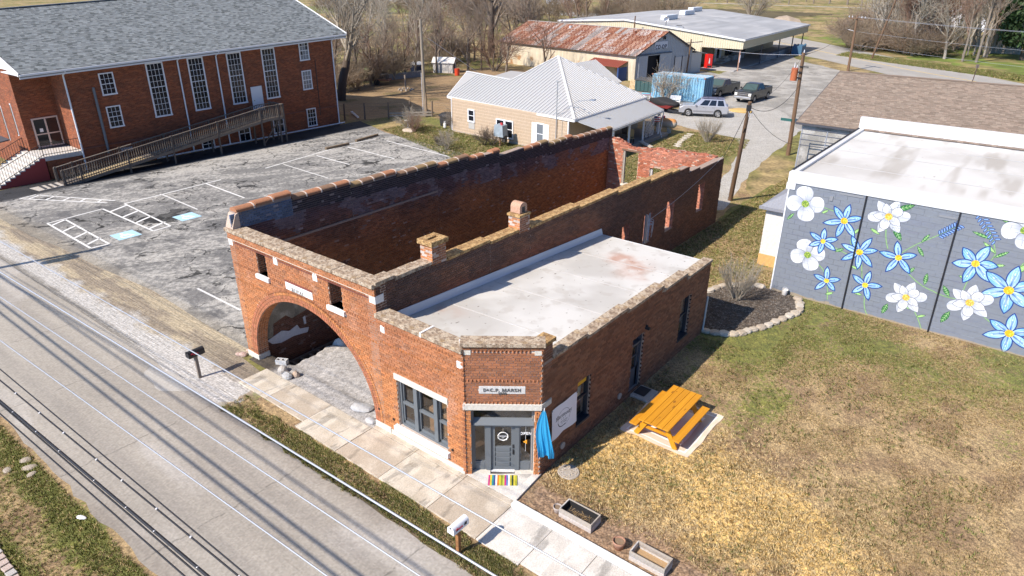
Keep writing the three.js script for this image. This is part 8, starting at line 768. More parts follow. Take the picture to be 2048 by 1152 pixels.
farHouse('white_house', 'small white house with a dark window in the thicket', -17.5, -216, 0.2, 9, 7, 4, [0.4, 0.4, 0.42]); farHouse('white_house', 'white walled house shaded by branches at the upper right', -9.5, -207, 0.3, 9, 8, 6, [0.3, 0.24, 0.2]); farHouse('white_house', 'low pale house far behind the bare trees', -178, -265, 0.5, 14, 8, 3, [0.3, 0.12, 0.1]);
{ const s = thing('ivy_shed', 'tumbledown grey plank shed under the evergreen', 'shed', [-0.2, 0, -146], 0.25); const g = grainy(0.42, 0.36, 0.29, 0.95, 1); for (let i = 0; i < 12; i++) part('plank', bx(-2.4 + i * 0.4, -2.04 + i * 0.4, 0, 4.2 + (i % 3) * 0.2, 1.9, 2.0), g, s); part('side_wall', bx(-2.4, 2.4, 0, 4, -2, 1.88), g, s); part('roof', [slab([V(-2.7, 4.2, 2.3), V(2.7, 4.2, 2.3), V(2.7, 6.4, 0), V(-2.7, 6.4, 0)], 0.1), slab([V(-2.7, 6.4, 0), V(2.7, 6.4, 0), V(2.7, 4.2, -2.3), V(-2.7, 4.2, -2.3)], 0.1)], grainy(0.34, 0.28, 0.23, 0.95, 1), s); }
// shrubs near
function shrub(label, x, z, s, m, turn = 0, kind = 'bush') { const t = thing('bare_shrub', label, 'shrub', [x, 0, z], turn); t.scale.setScalar(s); part('stems', TT[kind].trunk, m, t); part('twigs', TT[kind].crown, m, t); return t; }
shrub('tall bare twiggy shrub growing in the stone edged mulch bed', 1.55, -15.5, 0.82, twigG, 0); shrub('bare twiggy shrub on the house lawn beside the lane', -11.75, -43.0, 0.95, twigG, 1); shrub('dense dark twig bush beside the car park on the grass', -27.7, -27.9, 0.42, barkD, 2); shrub('low dark bush in front of the tan house wall', -25.1, -30.4, 0.38, barkD, 3, 'scrub'); shrub('second low bush beside the tan house wall', -24.5, -30.6, 0.34, barkD, 5, 'scrub'); shrub('dry shrub at the corner of the car park bank', -33.9, -30.6, 0.5, twigG, 3, 'scrub'); shrub('dry reddish shrub on the car park bank', -32.9, -30.2, 0.42, twigR, 1, 'scrub'); shrub('small shrub at the tan house corner by the covered grill', -31.2, -33.2, 0.45, bark, 1, 'scrub'); shrub('low dead shrub where the lawn meets the car park', -26.5, -27.4, 0.4, twigG, 4, 'scrub');
// grass tufts
{ const blade = (() => { const pos = [], r = rng(2); for (let i = 0; i < 7; i++) { const a = r() * 6.28, d = r() * 0.03, h = 0.02 + r() * 0.03, w = 0.0045, le = 0.03 * r(); const x = d * Math.cos(a), z = d * Math.sin(a), b = r() * 6.28; pos.push(x - w * Math.cos(b), 0, z - w * Math.sin(b), x + w * Math.cos(b), 0, z + w * Math.sin(b), x + le * Math.cos(a), h, z + le * Math.sin(a)); } const g = new THREE.BufferGeometry(); g.setAttribute('position', new THREE.Float32BufferAttribute(pos, 3)); g.computeVertexNormals(); const n = g.attributes.normal; for (let i = 0; i < n.count; i++) n.setXYZ(i, n.getX(i) * 0.3, 0.95, n.getZ(i) * 0.3); return g; })(); const gm = new THREE.MeshStandardMaterial({ color: 0xffffff, roughness: 0.9, side: THREE.DoubleSide });
  const sow = (name, label, n, f, seed, dry) => { const r = rng(seed), l = [], c = []; let k = 0; while (l.length < n && k++ < n * 6) { const q = f(r); if (!q) continue; const [x, z, g, s, y] = q; l.push(M4(x, y || 0.004, z, s, s * (0.7 + 0.7 * r()), s, 0, r() * 6, 0)); const e = 0.75 + 0.5 * r(); const col = dry ? [0.74, 0.57, 0.3] : r() < g ? [0.2, 0.22, 0.06] : r() < 0.5 ? [0.56, 0.42, 0.21] : [0.42, 0.31, 0.17]; c.push(lin(col[0] * e, col[1] * e, col[2] * e)); } const o = instances(name, blade, gm, l, null, c); o.userData.label = label; o.userData.category = 'grass'; };
  const yardG = (x, z) => clamp(0.04 + 0.6 * Math.exp(-(((x - 4.5) / 3.2) ** 2 + ((z + 14.2) / 4.2) ** 2)) + 0.35 * ss(-17, -24, z) + 0.8 * (fbm(x * 0.7, z * 0.7, 3) - 0.45), 0, 0.9);
  sow('yard_grass', 'short patchy grass on the yard beside the shop', 70000, r => { const x = mix(1.7, 12, r()), z = -Math.pow(r(), 1.0) * 17.4; if (fbm(x * 0.8 + 7, z * 0.8, 3) < 0.36 + 0.2 * r()) return null; if ((x > 2.2 && x < 4.5 && z < -4.4 && z > -7.1) || (z > -0.9 && x < 7)) return null; if (x < 4.2 && z < -11.5) return null; return [x, z, yardG(x, z), 0.5 + 0.6 * r()]; }, 61);
  sow('yard_weeds', 'scattered darker weeds and clover clumps in the yard', 2600, r => { const x = mix(1.8, 11.5, r()), z = -r() * 17; if (fbm(x * 0.9, z * 0.9 + 5, 3) < 0.5 || (x > 2.2 && x < 4.6 && z < -4.4 && z > -7.2) || (x < 4.2 && z < -11.7) || z > -1) return null; return [x, z, 0.97, 1.1 + 1.3 * r()]; }, 68);
  sow('loose_straw', 'pale loose straw scattered over the yard near the shop and table', 9000, r => { const x = mix(1.7, 10, r()), z = -1 - r() * 7.5; const w = Math.exp(-(((x - 2.7) / 1.8) ** 2 + ((z + 3.2) / 3.2) ** 2)) + Math.exp(-(((x - 5.5) / 2.4) ** 2 + ((z + 3.4) / 2.2) ** 2)) + Math.exp(-(((x - 8) / 1.7) ** 2 + ((z + 3.3) / 1.5) ** 2)); if (r() > w * 1.1 || (x > 2.2 && x < 4.6 && z < -4.4)) return null; return [x, z, 0, 0.9 + r()]; }, 69, true);
  sow('strip_grass', 'rough grass strip between the pavement and road', 26000, r => { const x = mix(-8.2, 8, r()), e = fbm(x * 1.6, 4, 3), z = mix(1.5 + 0.35 * e, 2.62 - 0.35 * fbm(x * 1.9, 9, 3), r()); if ((x < -6.6 && r() < 0.6) || (fbm(x * 0.9, z * 2 + 30, 3) > 0.55 && r() < 0.75)) return null; return [x, z, 0.68, 0.9 + r() * 1.0]; }, 62);
  sow('verge_grass', 'green grass on the near verge', 34000, r => { const x = mix(-16, 0, r()), z = mix(7.1, 11, r()); if (Math.abs(z - 8.2) < 0.4 && r() < 0.6) return null; return [x, z, 0.86, 0.9 + r() * 1.1]; }, 63);
  sow('lane_grass', 'grass between the ruin, lane and grey wall', 30000, r => { const x = mix(-3.1, 2.2, r()), z = mix(-12.5, -40, Math.pow(r(), 0.8)); if (z > -12 || (x > 0.7 && z < -19.5 && z > -23.5) || (z > -17.4 && x > 0.2)) return null; if (z < -25 && x < -3 - (z + 25) * -0.1) return null; return [x, z, 0.5, 1.0 + r() * 1.2]; }, 64);
  sow('house_grass', 'grass on the house lawn', 30000, r => { const x = mix(-36, -9, r()), z = mix(-24.8, -33, r()); if (z < -30.5 && x > -19 && x < -15) return null; if (z > -25.6 - (x < -24 ? (-(x + 24)) * 0.3 : 0)) return null; return [x, z, 0.7, 1.2 + r() * 1.6]; }, 65);
  sow('lawn_grass', 'grass on the lawn by the propane tank', 20000, r => { const x = mix(-16, -8.5, r()), z = mix(-25, -46, r()); if (x < -14.8 && z < -31) return null; if (x > -3.6 + (z + 24) * 0.26) return null; return [x, z, 0.6, 1.2 + r() * 1.6]; }, 66);
  sow('roadside_tufts', 'bright roadside grass beyond the far road', 12000, r => { const t = r(), x = mix(-22, 14, t), z = mix(-122, -100, t) - r() * 7 + 1.5; return [x, z, 0.8, 3 + r() * 4]; }, 67);
}
// ---------------------------------------------------------------- mulch bed ringed with stones
{ const pts = [[1.66, -12.2], [2.7, -12.35], [3.35, -13.5], [3.75, -15.0], [4.0, -16.1], [3.55, -17.3], [2.4, -17.42], [1.8, -17.35], [0.7, -16.5], [0.3, -15.4], [0.9, -13.2], [1.2, -12.3]]; const t = texture(512, 512, (u, v) => { const n = vn(u * 90, v * 60, 30), m = fbm(u * 10, v * 10, 4); const c = mixc([70, 58, 50], [128, 112, 96], n); const k = 0.6 + 0.5 * m; return [c[0] * k, c[1] * k, c[2] * k]; }); t.repeat.set(0.5, 0.5); const o = sheet('mulch_bed', pts, 0.03, new THREE.MeshStandardMaterial({ map: t, roughness: 1, ...bump(2.5, 0.03) })); o.userData.label = 'dark mulch bed edged with pale stones';
  const r = rng(23), bed = []; const ch = new THREE.BoxGeometry(0.07, 0.012, 0.02); const l = [], c = []; for (let i = 0; i < 5000; i++) { const x = mix(0.3, 4, r()), z = mix(-17.4, -12.3, r()); if (!inPoly(x, z, pts)) continue; l.push(M4(x, 0.035, z, 0.6 + r(), 1, 0.6 + r(), (r() - 0.5) * 0.6, r() * 6, (r() - 0.5) * 0.6)); const k = 0.06 + 0.2 * r() * r(); c.push(lin(k * 1.15, k, k * 0.85)); } const q = instances('bark_chips', ch, mat(1, 1, 1, 1), l, o, c);
  const pale = [grainy(0.44, 0.38, 0.3, 0.9, 3), grainy(0.38, 0.32, 0.25, 0.9, 3), grainy(0.48, 0.43, 0.36, 0.9, 3)]; const ring = [[1.75, -11.95], [2.05, -12.05], [2.38, -12.2], [2.66, -12.38], [2.86, -12.66], [2.98, -12.95], [3.12, -13.25], [3.3, -13.6], [3.46, -13.98], [3.58, -14.4], [3.72, -14.85], [3.85, -15.25], [3.95, -15.65], [4.02, -16.05], [3.9, -16.4], [3.78, -16.75], [3.6, -17.1], [1.85, -17.4], [1.5, -17.15], [1.15, -16.95], [0.85, -16.7], [0.6, -16.35], [0.45, -15.95], [0.35, -15.55]];
  ring.forEach(([x, z], i) => { const g = new THREE.DodecahedronGeometry(0.5, 1); const p = g.attributes.position, q2 = rng(90 + i); const k = [0.34 + q2() * 0.12, 0.16 + q2() * 0.08, 0.24 + q2() * 0.1]; for (let j = 0; j < p.count; j++) { const X = p.getX(j), Y = p.getY(j), Z = p.getZ(j); const s = 0.85 + 0.3 * hash1(X * 3 + i, Z * 3 + Y); p.setXYZ(j, X * k[0] * s * 1.2, Math.min(Y * k[1] * s * 1.4, 0.1), Z * k[2] * s * 1.2); } const nx = ring[Math.min(i + 1, ring.length - 1)], pv = ring[Math.max(0, i - 1)]; const th = thing('edging_stone', 'pale rough stone set in the ring round the mulch bed', 'stone', [x, 0.05, z], -Math.atan2(nx[1] - pv[1], nx[0] - pv[0]), 'edging stones round the mulch bed'); g.computeVertexNormals(); part('rock', uvBox(g), pale[i % 3], th); });
  const b = thing('white_bucket', 'small white bucket at the foot of the mural wall', 'bucket', [3.0, 0, -17.25]); part('pail', new THREE.LatheGeometry([[0, 0], [0.1, 0], [0.13, 0.26], [0.14, 0.27], [0.12, 0.26], [0.095, 0.03], [0, 0.03]].map(p => new THREE.Vector2(...p)), 16), mat(0.68, 0.66, 0.62, 0.6), b); part('handle', new THREE.TorusGeometry(0.13, 0.006, 4, 14, Math.PI).translate(0, 0.25, 0), porcelain, b); }
// ---------------------------------------------------------------- picnic table on its rug
{ const rug = thing('picnic_rug', 'large white and beige bordered outdoor rug on the grass under the table', 'rug', [3.37, 0.012, -5.76]); const W = 2.2, D = 2.56; const t = canvasTexture(512, 600, (c, w, h) => { const r = rng(3); c.fillStyle = '#d9c8b4'; c.fillRect(0, 0, w, h); c.fillStyle = '#efe8df'; c.fillRect(34, 34, w - 68, h - 68); c.fillStyle = '#d3c0aa'; c.fillRect(46, 46, w - 92, h - 92); c.fillStyle = '#eee8e2'; c.fillRect(96, 96, w - 192, h - 192); for (let i = 0; i < 900; i++) { c.globalAlpha = 0.08; c.fillStyle = r() < 0.5 ? '#b9a48c' : '#ffffff'; c.fillRect(r() * w, r() * h, 3 + r() * 30, 2); } c.globalAlpha = 1; }); const g = new THREE.PlaneGeometry(W, D, 30, 36); g.rotateX(-Math.PI / 2); const p = g.attributes.position; for (let i = 0; i < p.count; i++) { const x = p.getX(i), z = p.getZ(i); const e = Math.max(Math.abs(x) / (W / 2), Math.abs(z) / (D / 2)); p.setY(i, 0.012 * fbm(x * 3 + 5, z * 3, 3) + (e > 0.93 ? 0.012 * Math.sin(z * 9 + x * 7) + 0.008 : 0)); p.setX(i, x + 0.02 * Math.sin(z * 4)); p.setZ(i, z + 0.02 * Math.sin(x * 5)); } g.computeVertexNormals(); part('weave', g, new THREE.MeshStandardMaterial({ map: t, roughness: 0.95, ...bump(10, 0.004), side: THREE.DoubleSide }), rug);
  const tb = thing('picnic_table', 'mustard yellow wooden picnic table with attached benches', 'picnic table', [3.37, 0.03, -5.5]); const wt = texture(256, 512, (u, v) => { const n = fbm(u * 26, v * 3, 4), k = ss(0.83, 0.9, vn(u * 7, v * 9)); const c = mixc(mixc([214, 152, 34], [194, 130, 20], n), [134, 84, 16], k * 0.8); return c; }); const wy = [0, 1, 2].map(i => { const m = wt.clone(); m.repeat.set(1.4, 0.45); m.offset.set(i * 0.31, i * 0.4); return new THREE.MeshStandardMaterial({ map: m, color: lin(1 - i * 0.06, 1 - i * 0.07, 1 - i * 0.07), roughness: 0.55, ...bump(3, 0.002) }); });
  for (let i = 0; i < 5; i++) part('table_plank', rbx(-0.48 + i * 0.194, -0.48 + i * 0.194 + 0.187, 0.685, 0.725, -1.16, 1.16, 0.008), wy[i % 3], tb); for (const s of [-1, 1]) part('bench_plank', rbx(s * 0.68 - 0.125, s * 0.68 + 0.125, 0.385, 0.425, -1.08, 1.08, 0.008), wy[1], tb); for (const z of [-0.85, 0.85]) { part('cross_beam', [bx(-0.78, 0.78, 0.29, 0.38, z - 0.02, z + 0.02), bx(-0.46, 0.46, 0.6, 0.685, z - 0.02, z + 0.02)], wy[2], tb); for (const s of [-1, 1]) part('leg', bar(V(s * 0.3, 0.64, z + 0.04), V(s * 0.62, 0.0, z + 0.04), 0.14, 0.04).toNonIndexed ? bar(V(s * 0.28, 0.66, z + 0.045), V(s * 0.64, 0.0, z + 0.045), 0.045, 0.15) : null, wy[0], tb); } part('brace', [bar(V(0, 0.33, 0.8), V(0, 0.66, 0.3), 0.09, 0.04), bar(V(0, 0.33, -0.8), V(0, 0.66, -0.3), 0.09, 0.04)], wy[2], tb); }
// ---------------------------------------------------------------- planters, pots, mailboxes, small things
function planter(label, x0, x1, z0, z1, soil) { const p = thing('wooden_planter', label, 'planter', [(x0 + x1) / 2, 0, (z0 + z1) / 2]); const w = (x1 - x0) / 2, d = (z1 - z0) / 2; const wd = [grainy(0.54, 0.49, 0.44, 0.95, 2), grainy(0.4, 0.35, 0.29, 0.95, 2), grainy(0.58, 0.54, 0.49, 0.95, 2)]; for (let i = 0; i < 2; i++) { const y0 = 0.01 + i * 0.137, y1 = y0 + 0.134; part('front_board', rbx(-w, w, y0, y1, d - 0.035, d, 0.006), wd[i], p); part('back_board', rbx(-w, w, y0, y1, -d, -d + 0.035, 0.006), wd[2 - i], p); part('end_board', rbx(-w, -w + 0.035, y0, y1, -d + 0.036, d - 0.036, 0.006), wd[1 + i], p); part('end_board', rbx(w - 0.035, w, y0, y1, -d + 0.036, d - 0.036, 0.006), wd[i], p); } part('soil', bx(-w + 0.036, w - 0.036, 0.0, 0.09, -d + 0.036, d - 0.036), soil, p); return p; }
planter('weathered grey wooden planter box, dark lined and nearer the shop entrance', 2.88, 3.84, -0.78, -0.31, mat(0.05, 0.042, 0.035, 1)); planter('pale wooden planter box of bare tan soil at the bottom edge', 4.97, 5.88, -0.62, -0.18, grainy(0.42, 0.28, 0.15, 1, 4));
{ const r = rng(3); const d = thing('dead_stalks', 'dry stalks and leaves lying in the planter nearer the shop', 'plant', [3.36, 0.1, -0.55]); const gs = []; for (let i = 0; i < 40; i++) { const a = r() * 6.28, x = (r() - 0.5) * 0.7, z = (r() - 0.5) * 0.26; gs.push(rod(V(x, 0.01, z), V(x + 0.12 * Math.cos(a), 0.02 + r() * 0.06, z + 0.12 * Math.sin(a)), 0.004, 0.004, 4)); } part('stalks', gs, mat(0.45, 0.3, 0.14, 0.9), d); const lin2 = thing('planter_liner', 'black plastic liner at the back of the nearer planter', 'liner', [3.36, 0.09, -0.735]); part('sheet', [bx(-0.43, 0.43, 0, 0.18, 0.0, 0.01), bx(-0.44, -0.432, 0, 0.18, 0.01, 0.37)], mat(0.02, 0.02, 0.02, 0.6), lin2); }
function pot(label, x, z, R, h, m) { const p = thing('flower_pot', label, 'flower pot', [x, 0, z]); part('pot', new THREE.LatheGeometry([[0, 0], [R * 0.72, 0], [R * 0.95, h * 0.72], [R * 1.06, h * 0.74], [R * 1.06, h], [R * 0.93, h], [R * 0.9, h * 0.7], [0, h * 0.7]].map(q => new THREE.Vector2(...q)), 20), m, p); part('soil', new THREE.CircleGeometry(R * 0.9, 16).rotateX(-Math.PI / 2).translate(0, h * 0.78, 0), grainy(0.24, 0.17, 0.11, 1, 5), p); return p; }
pot('terracotta flower pot of soil between the two planter boxes', 4.6, -0.36, 0.15, 0.24, grainy(0.45, 0.24, 0.15, 0.85, 4)); pot('small pale pot tucked at the left end of the nearer planter', 2.77, -0.42, 0.11, 0.2, grainy(0.5, 0.42, 0.36, 0.85, 4));
function mailbox(label, x, z, paint, post, num) { const m = thing('mailbox', label, 'mailbox', [x, 0, z], 0.0); part('post', bar(V(0, -0.05, 0), V(0, 0.82, 0), 0.09, 0.09), post, m); const s = [[-0.1, 0], [0.1, 0], [0.1, 0.11]]; for (let i = 1; i < 10; i++) { const t = Math.PI * i / 10; s.push([0.1 * Math.cos(t), 0.11 + 0.1 * Math.sin(t)]); } s.push([-0.1, 0.11]); const b = part('box', prism(s, 0.5, new THREE.Matrix4().setPosition(0, 0.82, -0.28)), paint, m); part('door', prism(s.map(([a, c]) => [a * 1.04, c * 1.02]), 0.02, new THREE.Matrix4().setPosition(0, 0.82, 0.222)), paint, b); part('latch', bx(-0.012, 0.012, 0.98, 1.02, 0.24, 0.26), black, b); part('flag', [bx(0.102, 0.112, 0.9, 0.93, -0.06, 0.16), bx(0.102, 0.112, 0.9, 0.97, 0.1, 0.16)], mat(0.45, 0.02, 0.05, 0.5), b); if (num) part('number_plate', bx(0.102, 0.106, 0.88, 0.96, -0.2, -0.12), black, b); part('shelf', bx(-0.08, 0.08, 0.795, 0.82, -0.22, 0.2), post, m); return m; }
mailbox('white mailbox with a red flag on a brown wooden post by the pavement', 1.73, 2.19, mat(0.78, 0.79, 0.82, 0.35), grainy(0.34, 0.15, 0.05, 0.85, 3), true); { const m = mailbox('black mailbox on a weathered post at the gravel shoulder', -10.36, 1.94, mat(0.015, 0.016, 0.02, 0.4), grainy(0.25, 0.21, 0.17, 0.95, 3), true); m.scale.setScalar(1.08); }
{ const d = thing('stone_disc', 'round carved pale stone disc lying in the straw beside the shop', 'stepping stone', [2.14, 0.012, -1.87]); part('plate', new THREE.LatheGeometry([[0, 0.02], [0.08, 0.03], [0.1, 0.02], [0.25, 0.022], [0.27, 0.034], [0.3, 0.03], [0.31, 0]].map(q => new THREE.Vector2(...q)), 30), grainy(0.4, 0.36, 0.31, 0.95, 4), d); const gs = []; for (let i = 0; i < 12; i++) { const a = i / 12 * 6.28; gs.push(new THREE.TorusGeometry(0.05, 0.01, 4, 10, 4).rotateX(-Math.PI / 2).rotateY(a).translate(0.18 * Math.cos(a), 0.028, 0.18 * Math.sin(a)).toNonIndexed()); } part('carving', gs, grainy(0.5, 0.45, 0.4, 0.95, 4), d); }
// rubble under the arch
function rock(name, label, x, z, sx, sy, sz, m, seed, y = 0, turn = 0) { const g = new THREE.IcosahedronGeometry(0.5, 1), p = g.attributes.position; for (let j = 0; j < p.count; j++) { const X = p.getX(j), Y = p.getY(j), Z = p.getZ(j); const s = 0.75 + 0.5 * fbm(X * 2 + seed, Z * 2 + Y * 1.7 + seed, 2); p.setXYZ(j, X * sx * s, Math.max(Y, -0.3) * sy * s, Z * sz * s); } g.computeVertexNormals(); const o = thing(name, label, 'stone', [x, y, z], turn); part('rock', uvBox(g), m, o); return o; }
rock('rubble_stone', 'white lump of rubble at the left foot of the arch', -8.45, -0.02, 0.4, 0.3, 0.34, grainy(0.47, 0.43, 0.38, 0.9, 3), 1, 0.1); rock('rubble_stone', 'grey boulder on the pavement edge under the arch', -8.0, 0.1, 0.42, 0.3, 0.34, grainy(0.42, 0.41, 0.39, 0.9, 3), 2, 0.1); rock('rubble_stone', 'tan half brick stone beside the grey boulder', -7.85, -0.12, 0.3, 0.28, 0.22, grainy(0.45, 0.34, 0.25, 0.9, 3), 3, 0.1); rock('rubble_stone', 'upright grey slab stone in the shade inside the arch', -8.5, -2.5, 0.6, 0.9, 0.25, grainy(0.4, 0.4, 0.4, 0.9, 2), 4, -0.2, 0.5); rock('rubble_stone', 'broken pale paving slab leaning at the right foot of the arch', -4.62, -0.28, 0.75, 0.2, 0.5, grainy(0.46, 0.45, 0.43, 0.9, 2), 5, 0.08, 0.3); rock('rubble_stone', 'small white stone at the right arch footing', -3.9, -0.0, 0.36, 0.2, 0.3, grainy(0.5, 0.49, 0.47, 0.9, 3), 6, 0.06); rock('tarpaulin_heap', 'pale blue tarpaulin heap in the shade inside the arch', -7.9, -2.9, 0.7, 0.5, 0.5, mat(0.25, 0.34, 0.42, 0.6), 7, -0.1);
{ const b = thing('concrete_block', 'hollow concrete block on the gravel at the left of the arch', 'block', [-8.92, 0.02, -0.32], 0.5); part('shell', [bx(-0.2, 0.2, 0, 0.19, 0.065, 0.095), bx(-0.2, 0.2, 0, 0.19, -0.095, -0.065), bx(-0.2, -0.165, 0, 0.19, -0.065, 0.065), bx(0.165, 0.2, 0, 0.19, -0.065, 0.065), bx(-0.018, 0.018, 0, 0.19, -0.065, 0.065)], grainy(0.55, 0.54, 0.52, 0.95, 3), b); const l = thing('timber_ledge', 'dark row of joist ends along the inner wall behind the arch', 'timber'); for (let i = 0; i < 22; i++) part('joist', bx(-9.75, -9.1, -0.75, -0.62, -0.9 - i * 0.38, -0.8 - i * 0.38), grainy(0.14, 0.12, 0.1, 0.95, 2), l); part('beam', [bx(-9.2, -9.08, -0.9, -0.6, -9.3, -0.6), bx(-9.85, -9.75, -0.9, -0.6, -9.3, -0.6)], grainy(0.1, 0.09, 0.08, 0.95, 2), l); }
{ const r = rng(12); for (const [x, z, s] of [[-10.55, 0.2, 0.2], [-10.62, -0.1, 0.16], [-10.5, -0.35, 0.2], [-10.7, 0.3, 0.14]]) rock('rubble_stone', ['broken red brick lump at the outer corner of the ruin', 'small pale rubble at the outer corner of the ruin'][r() < 0.5 ? 0 : 1] + [' on the concrete strip', ' nearest the wall', ' behind the others', ' farthest left'][[0.2, 0.16, 0.2, 0.14].indexOf(s)] , x, z, s * 1.6, s, s * 1.3, grainy(0.5, 0.36, 0.3, 0.9, 3), 20 + x, 0.05); }
// stones on the near verge, brick edging, litter
[[-10.1, 7.27, 0.34], [-9.66, 7.32, 0.36], [-9.3, 7.4, 0.26], [-10.0, 7.75, 0.28]].forEach(([x, z, s], i) => rock('verge_stone', ['flat pale stone at the upper end of the near verge', 'largest flat stone on the near verge', 'small flat stone right of the largest on the near verge', 'half buried flat stone in the near verge grass'][i], x, z, s, 0.09, s * 0.8, grainy(0.4, 0.34, 0.27, 0.95, 3), 40 + i, 0.02, i)); rock('litter_scrap', 'white scrap of litter lying in the near verge grass', -6.48, 7.25, 0.26, 0.06, 0.12, mat(0.8, 0.8, 0.8, 0.6), 50, 0.04, 0.4);
{ const e = thing('brick_edging', 'curved row of pale worn paving bricks at the lower left corner', 'edging'); const pm = [grainy(0.5, 0.4, 0.34, 0.9, 3), grainy(0.52, 0.34, 0.25, 0.9, 3), grainy(0.46, 0.43, 0.4, 0.9, 3)], r = rng(5); for (let i = 0; i < 16; i++) { const t = i / 15, x = mix(-8.0, -4.4, t), z = 8.88 + 0.12 * Math.sin(t * 3) - 0.0 + (t > 0.6 ? (t - 0.6) * 0.3 : 0); const g = rbx(-0.1, 0.1, 0, 0.07, -0.1, 0.1, 0.02, 2); g.rotateY((r() - 0.5) * 0.3); g.translate(x, 0.01, z); part('paving_brick', g, pm[(r() * 3) | 0], e); } }
// house things
{ const g = thing('covered_grill', 'black covered barbecue grill at the corner of the tan house', 'barbecue', [-32.6, 0, -34.2], 0.2); part('hood', (() => { const s = new THREE.SphereGeometry(1, 16, 8, 0, 6.3, 0, 1.57); s.scale(1.0, 0.42, 0.55); s.translate(0, 0.8, 0); return s; })(), black, g); part('cart', [rbx(-0.7, 0.7, 0.2, 0.8, -0.4, 0.4, 0.04)], mat(0.03, 0.03, 0.032, 0.7), g); part('wheel', [new THREE.CylinderGeometry(0.12, 0.12, 0.06, 12).rotateX(Math.PI / 2).translate(-0.5, 0.12, 0.42).toNonIndexed(), new THREE.CylinderGeometry(0.12, 0.12, 0.06, 12).rotateX(Math.PI / 2).translate(0.5, 0.12, 0.42).toNonIndexed()], black, g); const c = thing('gas_cylinder', 'small white gas cylinder beside the covered grill', 'gas cylinder', [-32.0, 0, -33.1]); part('tank', new THREE.CapsuleGeometry(0.15, 0.22, 4, 14).translate(0, 0.27, 0), mat(0.7, 0.7, 0.68, 0.5), c); part('collar', new THREE.CylinderGeometry(0.09, 0.1, 0.12, 12, 1, true).translate(0, 0.58, 0), new THREE.MeshStandardMaterial({ color: lin(0.65, 0.65, 0.63), side: THREE.DoubleSide }), c); }
{ const m = thing('meter_stand', 'tarpaulin wrapped utility meter on a wooden post before the tan house', 'meter', [-24.0, 0, -31.0]); part('post', bar(V(0, 0, 0), V(0, 0.9, 0), 0.14, 0.14), grainy(0.3, 0.18, 0.1, 0.9, 2), m); const g = new THREE.BoxGeometry(0.95, 0.9, 0.6, 8, 8, 6), p = g.attributes.position; for (let i = 0; i < p.count; i++) { const x = p.getX(i), y = p.getY(i), z = p.getZ(i), n = fbm(x * 5 + 3, y * 5 + z * 4, 3) - 0.5; p.setXYZ(i, x * (1 + 0.2 * n) * (1 - 0.16 * (y + 0.45)), y + 0.08 * n, z * (1 + 0.3 * n)); } g.computeVertexNormals(); g.translate(0.05, 1.25, 0); part('tarpaulin', g, mat(0.28, 0.33, 0.36, 0.7), m); part('red_can', [new THREE.CylinderGeometry(0.07, 0.07, 0.18, 10).translate(0.1, 1.78, 0).toNonIndexed(), new THREE.CylinderGeometry(0.06, 0.06, 0.2, 10).translate(0.28, 1.78, 0.1).toNonIndexed()], mat(0.5, 0.04, 0.05, 0.5), m); part('hanging_bag', rbx(0.25, 0.6, 0.35, 0.9, -0.2, 0.15, 0.08, 2), mat(0.04, 0.035, 0.03, 0.8), m); }
{ const b = thing('birdbath', 'white stone bird bath on the dry bank of the car park', 'birdbath', [-34.4, 0, -30.9]); part('bowl', new THREE.LatheGeometry([[0, 0.62], [0.1, 0.62], [0.28, 0.72], [0.3, 0.76], [0.26, 0.75], [0.08, 0.67], [0, 0.67]].map(q => new THREE.Vector2(...q)), 18), whiteStone, b); part('pedestal', new THREE.LatheGeometry([[0, 0], [0.16, 0], [0.08, 0.15], [0.07, 0.5], [0.12, 0.62], [0, 0.62]].map(q => new THREE.Vector2(...q)), 14), whiteStone, b); rock('bank_rocks', 'heap of pale rubble on the car park bank under the bird bath', -33.6, -30.2, 1.5, 0.5, 1.0, grainy(0.46, 0.38, 0.29, 0.95, 2), 70, 0.05); }
{ const st = [[-14.1, -44.8], [-14.0, -44.1], [-13.85, -43.4], [-13.7, -42.7], [-13.55, -42.0], [-13.4, -41.3], [-13.2, -40.6], [-13.0, -40.0]]; st.forEach(([x, z], i) => { const t = thing('stepping_stone', 'pale stepping stone in the path across the house lawn', 'stepping stone', [x, 0.015, z], i * 0.4, 'stepping stones across the house lawn'); part('slab', rbx(-0.3, 0.3, 0, 0.05, -0.2, 0.2, 0.02, 2), grainy(0.55, 0.5, 0.42, 0.95, 2), t); }); }
